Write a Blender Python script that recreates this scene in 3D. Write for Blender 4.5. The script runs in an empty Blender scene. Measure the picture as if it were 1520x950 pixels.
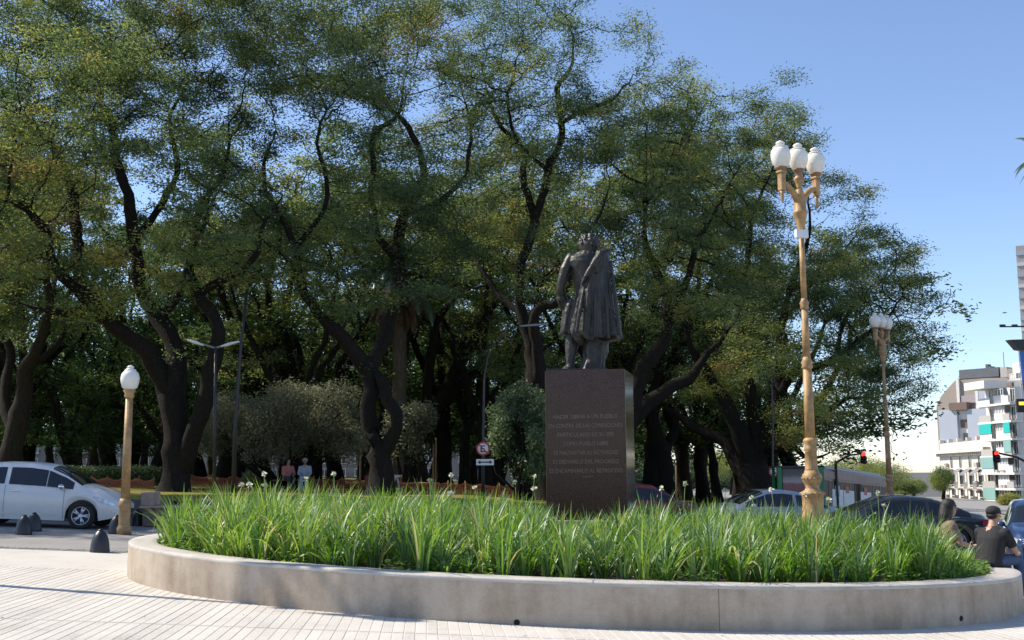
import bpy, bmesh, math, random
import numpy as np
from mathutils import Vector, Matrix, Euler, noise

# ---------------------------------------------------------------- camera, world, sun, exposure
SC = bpy.context.scene
COL = SC.collection
R = math.radians
PI = math.pi
random.seed(7)

PITCH, ROLL, EYE, FPX = R(7.87), R(-0.4), 1.64, 1650.0
cam_data = bpy.data.cameras.new('camera')
cam_data.sensor_width = 36.0
cam_data.lens = 36.0 * FPX / 1520.0
cam_data.clip_start = 0.1
cam_data.clip_end = 6000.0
cam = bpy.data.objects.new('camera', cam_data)
COL.objects.link(cam)
CAM_ROT = Matrix.Rotation(R(90) + PITCH, 3, 'X') @ Matrix.Rotation(ROLL, 3, 'Z')
cam.matrix_world = Matrix.Translation((0, 0, EYE)) @ CAM_ROT.to_4x4()
SC.camera = cam

SUN_EL, SUN_AZ = R(46.0), math.atan2(-0.965, 0.262)      # azimuth clockwise from +Y
world = bpy.data.worlds.new('World')
SC.world = world
world.use_nodes = True
wn = world.node_tree.nodes
sky = wn.new('ShaderNodeTexSky')
sky.sky_type = 'NISHITA'
sky.sun_disc = False
sky.sun_elevation = SUN_EL
sky.sun_rotation = SUN_AZ
sky.altitude = 3100
sky.air_density = 1.3
sky.dust_density = 2.7
sky.ozone_density = 5.0
sky_tint = wn.new('ShaderNodeMix'); sky_tint.data_type = 'RGBA'; sky_tint.blend_type = 'MULTIPLY'
sky_tint.inputs['Factor'].default_value = 1.0; sky_tint.inputs['B'].default_value = (1.12, 1.0, 0.95, 1)
world.node_tree.links.new(sky.outputs[0], sky_tint.inputs['A'])
world.node_tree.links.new(sky_tint.outputs['Result'], wn['Background'].inputs['Color'])
wn['Background'].inputs['Strength'].default_value = 0.115

sun_data = bpy.data.lights.new('sun', 'SUN')
sun_data.energy = 3.6
sun_data.angle = R(0.5)
sun_data.color = (1.0, 0.91, 0.77)
sun = bpy.data.objects.new('sun', sun_data)
COL.objects.link(sun)
to_sun = Vector((math.sin(SUN_AZ) * math.cos(SUN_EL), math.cos(SUN_AZ) * math.cos(SUN_EL), math.sin(SUN_EL)))
sun.rotation_euler = to_sun.to_track_quat('Z', 'Y').to_euler()

SC.view_settings.view_transform = 'Standard'
SC.view_settings.look = 'None'
SC.view_settings.exposure = 0.95
SC.view_settings.gamma = 1.0
SC.view_settings.use_curve_mapping = False
SC.cycles.max_bounces = 7
SC.cycles.diffuse_bounces = 3
SC.cycles.transmission_bounces = 4
SC.cycles.transparent_max_bounces = 6

# ---------------------------------------------------------------- measuring helpers
def at(px, py, D):
    """The world point at forward distance D that a reading (px, py) of the 1520 x 950 photograph stands for."""
    d = CAM_ROT @ Vector(((px - 760.0) / FPX, -(py - 475.0) / FPX, -1.0))
    t = D / d.y
    return Vector((d.x * t, D, EYE + d.z * t))

SLOPE = 0.042
def ground(x, y=0.0):
    """The square falls away gently to the right and levels out far off."""
    a = abs(x)
    if a > 26:
        a = 26 + 40 * math.tanh((a - 26) / 40)
    return -SLOPE * math.copysign(a, x)

# ---------------------------------------------------------------- object helpers
def tag(o, label=None, cat=None, group=None, kind=None):
    if label: o['label'] = label
    if cat: o['category'] = cat
    if group: o['group'] = group
    if kind: o['kind'] = kind
    return o

def thing(name, label, cat, loc=(0, 0, 0), rotz=0.0, group=None):
    o = bpy.data.objects.new(name, None)
    o.empty_display_size = 0.2
    COL.objects.link(o)
    o.location = loc
    o.rotation_euler = (0, 0, rotz)
    return tag(o, label, cat, group)

def link(name, me, mat=None, parent=None, loc=None, rot=None):
    if mat is not None and not me.materials:
        me.materials.append(mat)
    o = bpy.data.objects.new(name, me)
    COL.objects.link(o)
    if parent is not None: o.parent = parent
    if loc is not None: o.location = loc
    if rot is not None: o.rotation_euler = rot
    return o

KIDS = {}
def copy_tree(o, parent=None):
    c = o.copy()
    COL.objects.link(c)
    if parent is not None: c.parent = parent
    for ch in o.children: copy_tree(ch, c)
    return c

def mesh_np(name, verts, faces, smooth=False, attr=None):
    """verts (N,3), faces (M,k) arrays -> mesh; attr: {name: per-face floats}."""
    verts = np.ascontiguousarray(verts, dtype=np.float32)
    faces = np.ascontiguousarray(faces, dtype=np.int32)
    m, k = faces.shape
    me = bpy.data.meshes.new(name)
    me.vertices.add(len(verts)); me.vertices.foreach_set('co', verts.ravel())
    me.loops.add(m * k); me.loops.foreach_set('vertex_index', faces.ravel())
    me.polygons.add(m); me.polygons.foreach_set('loop_start', np.arange(0, m * k, k, dtype=np.int32))
    me.polygons.foreach_set('use_smooth', np.full(m, bool(smooth)))
    for an, av in (attr or {}).items():
        a = me.attributes.new(an, 'FLOAT', 'FACE')
        a.data.foreach_set('value', np.ascontiguousarray(av, dtype=np.float32))
    me.update(calc_edges=True)
    return me

class MB:
    """Collects boxes, tubes, lathes and sheets and links them as one mesh object."""
    def __init__(s): s.v = []; s.f = []; s.sm = []
    def add(s, vs, fs, smooth=False, M=None):
        b = len(s.v)
        for p in vs:
            p = Vector(p)
            s.v.append(M @ p if M is not None else p)
        for f in fs:
            s.f.append([i + b for i in f]); s.sm.append(smooth)
        return s
    def box(s, c, d, M=None, bev=0.0, rz=0.0):
        hx, hy, hz = d[0] / 2, d[1] / 2, d[2] / 2
        T = Matrix.Translation(c) @ Matrix.Rotation(rz, 4, 'Z')
        if M is not None: T = M @ T
        if bev <= 0:
            vs = [(x, y, z) for z in (-hz, hz) for x, y in ((-hx, -hy), (hx, -hy), (hx, hy), (-hx, hy))]
            fs = [(3, 2, 1, 0), (4, 5, 6, 7)] + [(i, (i + 1) % 4, 4 + (i + 1) % 4, 4 + i) for i in range(4)]
            return s.add(vs, fs, False, T)
        bm = bmesh.new()
        bmesh.ops.create_cube(bm, size=1.0)
        for v in bm.verts: v.co = Vector((v.co.x * d[0], v.co.y * d[1], v.co.z * d[2]))
        bmesh.ops.bevel(bm, geom=bm.edges[:], offset=bev, segments=2, profile=0.6, affect='EDGES')
        bm.verts.index_update()
        s.add([v.co.copy() for v in bm.verts], [[v.index for v in f.verts] for f in bm.faces], False, T)
        bm.free(); return s
    def lathe(s, prof, k=20, c=(0, 0, 0), M=None, smooth=True, flute=None):
        """prof: (radius, z) from bottom to top."""
        vs, fs = [], []
        for i, (r, z) in enumerate(prof):
            for j in range(k):
                a = 2 * PI * j / k
                rr = r
                if flute and flute[0] <= i <= flute[1] and j % 2: rr = r * flute[2]
                vs.append((c[0] + rr * math.cos(a), c[1] + rr * math.sin(a), c[2] + z))
        n = len(prof)
        for i in range(n - 1):
            for j in range(k):
                fs.append((i * k + j, i * k + (j + 1) % k, (i + 1) * k + (j + 1) % k, (i + 1) * k + j))
        fs.append(tuple(range(k - 1, -1, -1))); fs.append(tuple((n - 1) * k + j for j in range(k)))
        return s.add(vs, fs, smooth, M)
    def tube(s, pts, rad, k=8, M=None, smooth=True, cap=True):
        pts = [Vector(p) for p in pts]
        if not hasattr(rad, '__len__'): rad = [rad] * len(pts)
        u = None; vs, fs = [], []
        for i, p in enumerate(pts):
            d = (pts[min(i + 1, len(pts) - 1)] - pts[max(i - 1, 0)])
            d = d.normalized() if d.length > 1e-9 else Vector((0, 0, 1))
            if u is None: u = d.orthogonal().normalized()
            u = (u - d * u.dot(d)); u = u.normalized() if u.length > 1e-6 else d.orthogonal().normalized()
            w = d.cross(u)
            for j in range(k):
                a = 2 * PI * j / k
                vs.append(p + (u * math.cos(a) + w * math.sin(a)) * rad[i])
        n = len(pts)
        for i in range(n - 1):
            for j in range(k):
                fs.append((i * k + j, i * k + (j + 1) % k, (i + 1) * k + (j + 1) % k, (i + 1) * k + j))
        if cap:
            fs.append(tuple(range(k - 1, -1, -1))); fs.append(tuple((n - 1) * k + j for j in range(k)))
        return s.add(vs, fs, smooth, M)
    def ball(s, c, r, k=12, n=8, M=None):
        if not hasattr(r, '__len__'): r = (r, r, r)
        vs, fs = [(c[0], c[1], c[2] - r[2])], []
        for i in range(1, n):
            t = -PI / 2 + PI * i / n
            for j in range(k):
                a = 2 * PI * j / k
                vs.append((c[0] + r[0] * math.cos(t) * math.cos(a), c[1] + r[1] * math.cos(t) * math.sin(a), c[2] + r[2] * math.sin(t)))
        vs.append((c[0], c[1], c[2] + r[2])); top = len(vs) - 1
        for j in range(k): fs.append((0, 1 + (j + 1) % k, 1 + j))
        for i in range(n - 2):
            for j in range(k):
                a, b = 1 + i * k + j, 1 + i * k + (j + 1) % k
                fs.append((a, b, b + k, a + k))
        for j in range(k): fs.append((1 + (n - 2) * k + j, 1 + (n - 2) * k + (j + 1) % k, top))
        return s.add(vs, fs, True, M)
    def capsule(s, p, q, rp, rq, k=12):
        """A limb segment with round ends."""
        p, q = Vector(p), Vector(q)
        d = (q - p); L = d.length; d = d / L if L > 1e-6 else Vector((0, 0, 1))
        pts, rad = [], []
        for t in (-0.98, -0.8, -0.5, 0.0): pts.append(p + d * rp * t); rad.append(rp * math.sqrt(1 - t * t))
        for t in (0.0, 0.5, 0.8, 0.98): pts.append(q + d * rq * t); rad.append(rq * math.sqrt(1 - t * t))
        return s.tube(pts, rad, k)
    def chain(s, pts, k=12):
        for a, b in zip(pts, pts[1:]): s.capsule(a[:3], b[:3], a[3], b[3], k)
        return s
    def loft(s, rings, smooth=True):
        """closed rings of equal count, capped."""
        k = len(rings[0]); vs = [p for r in rings for p in r]; fs = []
        for i in range(len(rings) - 1):
            for j in range(k):
                fs.append((i * k + j, i * k + (j + 1) % k, (i + 1) * k + (j + 1) % k, (i + 1) * k + j))
        fs.append(tuple(range(k - 1, -1, -1))); fs.append(tuple((len(rings) - 1) * k + j for j in range(k)))
        return s.add(vs, fs, smooth)
    def mesh(s, name):
        me = bpy.data.meshes.new(name)
        me.from_pydata([tuple(p) for p in s.v], [], s.f)
        me.polygons.foreach_set('use_smooth', np.array(s.sm, dtype=bool))
        me.update()
        return me
    def build(s, name, mat, parent=None, loc=None, rot=None):
        return link(name, s.mesh(name), mat, parent, loc, rot)

# ---------------------------------------------------------------- materials
def new_mat(name):
    m = bpy.data.materials.new(name); m.use_nodes = True
    return m, m.node_tree.nodes, m.node_tree.links, m.node_tree.nodes['Principled BSDF']

def simple(name, col, rough=0.6, metal=0.0, var=0.12, scale=6.0, bump=0.0, bscale=40.0, spec=None, coat=0.0, emit=None, dirt=None):
    m, n, l, p = new_mat(name)
    p.inputs['Roughness'].default_value = rough
    p.inputs['Metallic'].default_value = metal
    if spec is not None: p.inputs['Specular IOR Level'].default_value = spec
    if coat: p.inputs['Coat Weight'].default_value = coat; p.inputs['Coat Roughness'].default_value = 0.06
    tc = n.new('ShaderNodeTexCoord')
    nz = n.new('ShaderNodeTexNoise'); nz.inputs['Scale'].default_value = scale; nz.inputs['Detail'].default_value = 6; nz.inputs['Roughness'].default_value = 0.65
    l.new(tc.outputs['Object'], nz.inputs['Vector'])
    cr = n.new('ShaderNodeValToRGB')
    lo = tuple(c * (1 - var) for c in col); hi = tuple(min(1, c * (1 + var)) for c in col)
    cr.color_ramp.elements[0].position = 0.3; cr.color_ramp.elements[1].position = 0.7
    cr.color_ramp.elements[0].color = (*lo, 1); cr.color_ramp.elements[1].color = (*hi, 1)
    l.new(nz.outputs['Fac'], cr.inputs['Fac'])
    out = cr.outputs['Color']
    if dirt:
        n2 = n.new('ShaderNodeTexNoise'); n2.inputs['Scale'].default_value = dirt[1]; n2.inputs['Detail'].default_value = 8; n2.inputs['Roughness'].default_value = 0.7
        l.new(tc.outputs['Object'], n2.inputs['Vector'])
        r2 = n.new('ShaderNodeMapRange'); r2.inputs[1].default_value = 0.48; r2.inputs[2].default_value = 0.72; r2.inputs[3].default_value = 0; r2.inputs[4].default_value = dirt[2]
        l.new(n2.outputs['Fac'], r2.inputs[0])
        mx = n.new('ShaderNodeMix'); mx.data_type = 'RGBA'
        l.new(r2.outputs[0], mx.inputs['Factor']); l.new(out, mx.inputs['A']); mx.inputs['B'].default_value = (*dirt[0], 1)
        out = mx.outputs['Result']
    l.new(out, p.inputs['Base Color'])
    if bump:
        nb = n.new('ShaderNodeTexNoise'); nb.inputs['Scale'].default_value = bscale; nb.inputs['Detail'].default_value = 8
        l.new(tc.outputs['Object'], nb.inputs['Vector'])
        b = n.new('ShaderNodeBump'); b.inputs['Strength'].default_value = bump; b.inputs['Distance'].default_value = 0.02
        l.new(nb.outputs['Fac'], b.inputs['Height']); l.new(b.outputs[0], p.inputs['Normal'])
    if emit:
        p.inputs['Emission Color'].default_value = (*emit[0], 1); p.inputs['Emission Strength'].default_value = emit[1]
    return m

def leaf_mat(name, ramp, transl=0.35, gloss=0.08, rough=0.45):
    """Two-sided leaf: diffuse + light let through + a weak sheen; the hue of each leaf comes from its own 'tint'."""
    m = bpy.data.materials.new(name); m.use_nodes = True
    n, l = m.node_tree.nodes, m.node_tree.links
    n.clear()
    out = n.new('ShaderNodeOutputMaterial')
    at_ = n.new('ShaderNodeAttribute'); at_.attribute_name = 'tint'
    cr = n.new('ShaderNodeValToRGB')
    while len(cr.color_ramp.elements) < len(ramp): cr.color_ramp.elements.new(0.5)
    for e, (pos, c) in zip(cr.color_ramp.elements, ramp): e.position = pos; e.color = (*c, 1)
    l.new(at_.outputs['Fac'], cr.inputs['Fac'])
    df = n.new('ShaderNodeBsdfDiffuse'); tr = n.new('ShaderNodeBsdfTranslucent'); gl = n.new('ShaderNodeBsdfGlossy')
    gl.inputs['Roughness'].default_value = rough; gl.inputs['Color'].default_value = (0.9, 0.95, 1.0, 1)
    hs = n.new('ShaderNodeHueSaturation'); hs.inputs['Hue'].default_value = 0.485; hs.inputs['Saturation'].default_value = 1.1; hs.inputs['Value'].default_value = 1.7
    l.new(cr.outputs[0], df.inputs['Color']); l.new(cr.outputs[0], hs.inputs['Color']); l.new(hs.outputs[0], tr.inputs['Color'])
    m1 = n.new('ShaderNodeMixShader'); m1.inputs[0].default_value = transl
    l.new(df.outputs[0], m1.inputs[1]); l.new(tr.outputs[0], m1.inputs[2])
    m2 = n.new('ShaderNodeMixShader'); m2.inputs[0].default_value = gloss
    l.new(m1.outputs[0], m2.inputs[1]); l.new(gl.outputs[0], m2.inputs[2])
    l.new(m2.outputs[0], out.inputs['Surface'])
    return m

def bark_mat(name, lo, hi, vs=7.0):
    m, n, l, p = new_mat(name)
    p.inputs['Roughness'].default_value = 0.9; p.inputs['Specular IOR Level'].default_value = 0.15
    tc = n.new('ShaderNodeTexCoord')
    mp = n.new('ShaderNodeMapping'); mp.inputs['Scale'].default_value = (1, 1, 0.22)
    l.new(tc.outputs['Object'], mp.inputs['Vector'])
    nz = n.new('ShaderNodeTexNoise'); nz.inputs['Scale'].default_value = vs * 2; nz.inputs['Detail'].default_value = 8; nz.inputs['Roughness'].default_value = 0.7; nz.inputs['Distortion'].default_value = 0.6
    l.new(mp.outputs[0], nz.inputs['Vector'])
    vo = n.new('ShaderNodeTexVoronoi'); vo.feature = 'DISTANCE_TO_EDGE'; vo.inputs['Scale'].default_value = vs * 2.6
    l.new(mp.outputs[0], vo.inputs['Vector'])
    mu = n.new('ShaderNodeMath'); mu.operation = 'MULTIPLY'; l.new(nz.outputs['Fac'], mu.inputs[0])
    ms = n.new('ShaderNodeMapRange'); ms.inputs[1].default_value = 0; ms.inputs[2].default_value = 0.25; ms.inputs[3].default_value = 0.78; ms.inputs[4].default_value = 1.1
    l.new(vo.outputs['Distance'], ms.inputs[0]); l.new(ms.outputs[0], mu.inputs[1])
    cr = n.new('ShaderNodeValToRGB'); cr.color_ramp.elements[0].position = 0.2; cr.color_ramp.elements[1].position = 0.75
    cr.color_ramp.elements[0].color = (*lo, 1); cr.color_ramp.elements[1].color = (*hi, 1)
    l.new(mu.outputs[0], cr.inputs['Fac']); l.new(cr.outputs[0], p.inputs['Base Color'])
    b = n.new('ShaderNodeBump'); b.inputs['Strength'].default_value = 0.9; b.inputs['Distance'].default_value = 0.06
    l.new(mu.outputs[0], b.inputs['Height']); l.new(b.outputs[0], p.inputs['Normal'])
    return m
# ---------------------------------------------------------------- the ground, road, pavement, lawn
def paving_mat(name, col, groove=None, var=0.10, stain=0.35, per_object=0.0):
    m, n, l, p = new_mat(name)
    p.inputs['Roughness'].default_value = 0.85; p.inputs['Specular IOR Level'].default_value = 0.25
    ge = n.new('ShaderNodeNewGeometry')
    n1 = n.new('ShaderNodeTexNoise'); n1.inputs['Scale'].default_value = 0.9; n1.inputs['Detail'].default_value = 10; n1.inputs['Roughness'].default_value = 0.72
    n2 = n.new('ShaderNodeTexNoise'); n2.inputs['Scale'].default_value = 38; n2.inputs['Detail'].default_value = 5
    l.new(ge.outputs['Position'], n1.inputs['Vector']); l.new(ge.outputs['Position'], n2.inputs['Vector'])
    a = n.new('ShaderNodeMath'); a.operation = 'MULTIPLY_ADD'; a.inputs[1].default_value = 0.55
    l.new(n1.outputs['Fac'], a.inputs[0])
    b = n.new('ShaderNodeMath'); b.operation = 'MULTIPLY'; b.inputs[1].default_value = 0.45; l.new(n2.outputs['Fac'], b.inputs[0]); l.new(b.outputs[0], a.inputs[2])
    fac = a.outputs[0]
    if per_object:
        oi = n.new('ShaderNodeObjectInfo')
        c = n.new('ShaderNodeMath'); c.operation = 'MULTIPLY_ADD'; c.inputs[1].default_value = per_object; l.new(oi.outputs['Random'], c.inputs[0]); l.new(fac, c.inputs[2])
        d = n.new('ShaderNodeMath'); d.operation = 'SUBTRACT'; d.inputs[1].default_value = per_object / 2; l.new(c.outputs[0], d.inputs[0]); fac = d.outputs[0]
    cr = n.new('ShaderNodeValToRGB')
    cr.color_ramp.elements[0].position = 0.3; cr.color_ramp.elements[1].position = 0.66
    cr.color_ramp.elements[0].color = (*[c * (1 - stain) for c in col], 1); cr.color_ramp.elements[1].color = (*[min(1, c * (1 + var)) for c in col], 1)
    e = cr.color_ramp.elements.new(0.44); e.color = (*[c * (1 - stain * 0.25) for c in col], 1)
    l.new(fac, cr.inputs['Fac'])
    bump = n.new('ShaderNodeBump'); bump.inputs['Strength'].default_value = 0.35; bump.inputs['Distance'].default_value = 0.006
    colour = cr.outputs[0]
    if groove:
        ang, pitch = groove
        mp = n.new('ShaderNodeMapping'); mp.inputs['Rotation'].default_value = (0, 0, -ang)
        l.new(ge.outputs['Position'], mp.inputs['Vector'])
        sx = n.new('ShaderNodeSeparateXYZ'); l.new(mp.outputs[0], sx.inputs[0])
        dv = n.new('ShaderNodeMath'); dv.operation = 'DIVIDE'; dv.inputs[1].default_value = pitch; l.new(sx.outputs['X'], dv.inputs[0])
        fr = n.new('ShaderNodeMath'); fr.operation = 'FRACT'; l.new(dv.outputs[0], fr.inputs[0])
        gt = n.new('ShaderNodeMath'); gt.operation = 'LESS_THAN'; gt.inputs[1].default_value = 0.11; l.new(fr.outputs[0], gt.inputs[0])
        mx = n.new('ShaderNodeMix'); mx.data_type = 'RGBA'
        l.new(gt.outputs[0], mx.inputs['Factor']); l.new(colour, mx.inputs['A']); mx.inputs['B'].default_value = (*[c * 0.92 for c in col], 1)
        colour = mx.outputs['Result']
    l.new(n2.outputs['Fac'], bump.inputs['Height'])
    l.new(bump.outputs[0], p.inputs['Normal'])
    l.new(colour, p.inputs['Base Color'])
    return m

STRIP_ANG = R(4.4)          # the grooves of the pavement run a little to the left of straight ahead
STRIP = 0.115
M_pave = paving_mat('pale_paving', (0.555, 0.525, 0.472), stain=.42)
M_paveg = paving_mat('grooved_paving', (0.555, 0.525, 0.472), groove=(STRIP_ANG, STRIP), stain=.42)
M_slab = paving_mat('paving_slab', (0.565, 0.535, 0.482), per_object=0.10, stain=.42)
M_joint = paving_mat('paving_joint', (0.515, 0.475, 0.42))
M_asphalt = paving_mat('asphalt', (0.115, 0.112, 0.108), var=0.2)
M_cobble = paving_mat('road_paving', (0.27, 0.26, 0.245), var=0.15)
M_kerb = simple('kerb_stone', (0.33, 0.32, 0.30), 0.85, var=0.2, scale=8, bump=0.3)

def sheet(name, xs, ys, zf, mat, smooth=True):
    xs, ys = np.array(xs, float), np.array(ys, float)
    X, Y = np.meshgrid(xs, ys)
    Z = np.vectorize(zf)(X, Y)
    v = np.stack([X, Y, Z], -1).reshape(-1, 3)
    nx = len(xs)
    i, j = np.meshgrid(np.arange(nx - 1), np.arange(len(ys) - 1))
    a = (j * nx + i).ravel()
    f = np.stack([a, a + 1, a + nx + 1, a + nx], -1)
    return tag(link(name, mesh_np(name, v, f, smooth), mat), kind='structure')

far = [-3000, -1200, -600, -300, -160, -110, -80, -66, -56, -48, -40, -33, -26, -18, -10, 0, 10, 18, 26, 33, 40, 48, 56, 66, 80, 110, 160, 300, 600, 1200, 3000]
sheet('ground', far, [-200, -60, -20, 0, 20, 40, 60, 90, 130, 200, 400, 900, 3000], lambda x, y: ground(x) - 0.012, M_asphalt)
near = list(np.linspace(-26, 26, 14))
sheet('road', [-44, -36, -30] + near + [30, 36, 44, 60, 80], [20.55, 24, 28, 32, 40, 60, 90, 130, 170], lambda x, y: ground(x) - 0.006, M_cobble)
sheet('pavement', [-44, -36, -30] + near + [30, 36, 44], [16.9, 18.5, 20.08], lambda x, y: ground(x) + 0.004, M_paveg)
sheet('paving_bed', near, [-12, 4, 7.2, 10, 14, 16.9], lambda x, y: ground(x) + 0.0005, M_joint)
sheet('pavement_edge', near, [-12, -4, 2, 6.0], lambda x, y: ground(x) + 0.004, M_paveg)
# drainage band of small setts beyond the first strip of pavement
M_sett = simple('sett', (0.23, 0.225, 0.22), 0.85, var=0.3, scale=3, bump=0.3)
mb = MB(); rs = random.Random(3)
for i in range(150):
    for j in range(4):
        x = -20 + i * 0.115; y = 20.13 + j * 0.112
        mb.box((x, y, ground(x) - 0.014 + rs.uniform(-0.003, 0.003)), (0.100, 0.098, 0.04), M=None, rz=rs.uniform(-.05, .05))
dr = sheet('drain_channel', near, [20.08, 20.55], lambda x, y: ground(x) - 0.004, M_joint)
tag(mb.build('setts', M_sett, dr), kind='stuff')

# long paving strips with open joints, laid as single pieces where the photograph shows them
def strip_mesh(L):
    mb = MB(); w = STRIP - 0.007; h = 0.03
    b = 0.004
    vs = []
    for y in (0, L):
        vs += [(-w/2, y, -h), (-w/2, y, -b), (-w/2 + b, y, 0), (w/2 - b, y, 0), (w/2, y, -b), (w/2, y, -h)]
    fs = [(i, i + 1, i + 7, i + 6)[::-1] for i in range(5)] + [(0, 1, 2, 3, 4, 5), (11, 10, 9, 8, 7, 6)]
    mb.add(vs, fs)
    return mb.mesh('paving_strip')
pav = bpy.data.objects['pavement']
sx_rot = math.atan(SLOPE)
dirv = Vector((-math.sin(STRIP_ANG), math.cos(STRIP_ANG)))
perp = Vector((math.cos(STRIP_ANG), math.sin(STRIP_ANG)))
rows = [(5.93, 11.58, strip_mesh(5.64), -44, 48), (11.58, 16.95, strip_mesh(5.36), -100, 98)]
rs = random.Random(9)
cnt = 0
for y0, y1, me, i0, i1 in rows:
    me.materials.append(M_slab)
    for i in range(i0, i1):
        # origin of the strip on the line y = y0
        u = (i + 0.55) * STRIP
        x = (u - y0 * perp.y) / perp.x
        y = y0 + 0.006
        if abs(x) > 17: continue
        o = bpy.data.objects.new('paving_strip', me); COL.objects.link(o)
        o.parent = pav
        o.matrix_world = Matrix.Translation((x, y, ground(x) + 0.004 + rs.uniform(-.0012, .0012))) @ Matrix.Rotation(sx_rot, 4, 'Y') @ Matrix.Rotation(STRIP_ANG, 4, 'Z')
        cnt += 1
# outer parts of the pavement that the strips do not reach
sheet('pavement_side', np.linspace(-44, -12.2, 9), [-12, 6, 12, 16.9], lambda x, y: ground(x) + 0.0035, M_paveg)
sheet('pavement_side', np.linspace(11.6, 26, 5), [-12, 6, 12, 16.9], lambda x, y: ground(x) + 0.0035, M_paveg)

# raised park lawn behind its low retaining wall
def lawn_front(x):
    if x < -1: return 29.6
    if x < 5: return 29.6 + (x + 1) * 1.75
    return 40.1 + (x - 5) * 0.62
def lawn_z(x, y):
    base = 0.72 - 0.030 * max(-26, min(26, x))
    t = max(0.0, min(1.0, (x + 2) / 8.0))
    base = base * (1 - t) + (ground(x) + 0.35) * t
    return base + 0.05 * noise.noise((x * .15, y * .15, 3.1))
def grass_ground_mat():
    m, n, l, p = new_mat('lawn'); p.inputs['Roughness'].default_value = 0.95; p.inputs['Specular IOR Level'].default_value = 0.1
    ge = n.new('ShaderNodeNewGeometry')
    n1 = n.new('ShaderNodeTexNoise'); n1.inputs['Scale'].default_value = 0.35; n1.inputs['Detail'].default_value = 9; n1.inputs['Roughness'].default_value = 0.7
    n2 = n.new('ShaderNodeTexNoise'); n2.inputs['Scale'].default_value = 14; n2.inputs['Detail'].default_value = 6
    l.new(ge.outputs['Position'], n1.inputs['Vector']); l.new(ge.outputs['Position'], n2.inputs['Vector'])
    cr = n.new('ShaderNodeValToRGB')
    cols = [(0.30, (0.10, 0.075, 0.035)), (0.45, (0.22, 0.17, 0.05)), (0.55, (0.16, 0.19, 0.03)), (0.7, (0.08, 0.14, 0.025))]
    while len(cr.color_ramp.elements) < 4: cr.color_ramp.elements.new(.5)
    for e, (po, c) in zip(cr.color_ramp.elements, cols): e.position = po; e.color = (*c, 1)
    a = n.new('ShaderNodeMath'); a.operation = 'MULTIPLY_ADD'; a.inputs[1].default_value = 0.35; l.new(n2.outputs['Fac'], a.inputs[0])
    b = n.new('ShaderNodeMath'); b.operation = 'MULTIPLY'; b.inputs[1].default_value = 0.65; l.new(n1.outputs['Fac'], b.inputs[0]); l.new(b.outputs[0], a.inputs[2])
    l.new(a.outputs[0], cr.inputs['Fac']); l.new(cr.outputs[0], p.inputs['Base Color'])
    bp = n.new('ShaderNodeBump'); bp.inputs['Strength'].default_value = 0.8; bp.inputs['Distance'].default_value = 0.08
    l.new(n2.outputs['Fac'], bp.inputs['Height']); l.new(bp.outputs[0], p.inputs['Normal'])
    return m
M_lawn = grass_ground_mat()
M_wall = simple('retaining_stone', (0.17, 0.14, 0.12), 0.9, var=0.3, scale=4, bump=0.6, bscale=12)
xs = np.concatenate([np.linspace(-110, -30, 21)[:-1], np.linspace(-30, 15, 46)])
ts = np.array([0, .01, .03, .06, .1, .16, .24, .34, .46, .6, .8, 1.0])
V, F = [], []
for t in ts:
    for x in xs:
        y = lawn_front(x) * (1 - t) + 120 * t
        V.append((x, y, lawn_z(x, y)))
nx = len(xs)
for j in range(len(ts) - 1):
    for i in range(nx - 1):
        a = j * nx + i; F.append((a, a + 1, a + nx + 1, a + nx))
LAWN = tag(link('lawn', mesh_np('lawn', np.array(V), np.array(F), True), M_lawn), kind='structure')
mb = MB()
for xa, xb in zip(xs, xs[1:]):
    if -9.35 < (xa + xb) / 2 < -8.35: continue
    for (x0, x1) in ((xa, xb),):
        p0, p1 = Vector((x0, lawn_front(x0), 0)), Vector((x1, lawn_front(x1), 0))
        vs = []
        for p in (p0, p1):
            zt, zb = lawn_z(p.x, p.y) + 0.03, ground(p.x) - 0.1
            vs += [(p.x, p.y - 0.18, zb), (p.x, p.y - 0.18, zt), (p.x, p.y + 0.12, zt), (p.x, p.y + 0.12, zb)]
        mb.add(vs, [(0, 4, 5, 1), (1, 5, 6, 2), (2, 6, 7, 3), (0, 1, 2, 3), (7, 6, 5, 4)])
tag(mb.build('retaining_wall', M_wall), 'low dark stone wall holding up the raised park lawn', 'wall')
# steps through the wall beside the lamp post
M_step = simple('step_stone', (0.27, 0.24, 0.21), 0.9, var=0.25, scale=6, bump=0.4)
g0 = ground(-9.0)
st = thing('stone_steps', 'flight of dark stone steps up to the lawn behind the lamp post', 'steps', (-9.0, 29.0, g0))
zt = lawn_z(-9.0, 29.7) - g0
for i in range(5):
    MB().box((0, 0.1 + i * 0.30, zt * (i + 0.5) / 5 - .01), (1.55, 0.33, zt / 5 * 0.98), bev=0.015).build('step', M_step, st)
# ---------------------------------------------------------------- the round planter
PC, PRX, PRY, RIM = (0.86, 17.6), 6.62, 5.15, 0.40
def rim_z(x): return 0.495 - 0.0400 * x
def ell(a, off=0.0):
    """a point on the planter's outline, moved inwards by off"""
    ca, sa = math.cos(a), math.sin(a)
    n = Vector((ca / PRX, sa / PRY)).normalized()
    return Vector((PC[0] + PRX * ca - n.x * off, PC[1] + PRY * sa - n.y * off))
def inside(x, y, off=0.0):
    return ((x - PC[0]) / (PRX - off)) ** 2 + ((y - PC[1]) / (PRY - off)) ** 2 < 1

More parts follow.
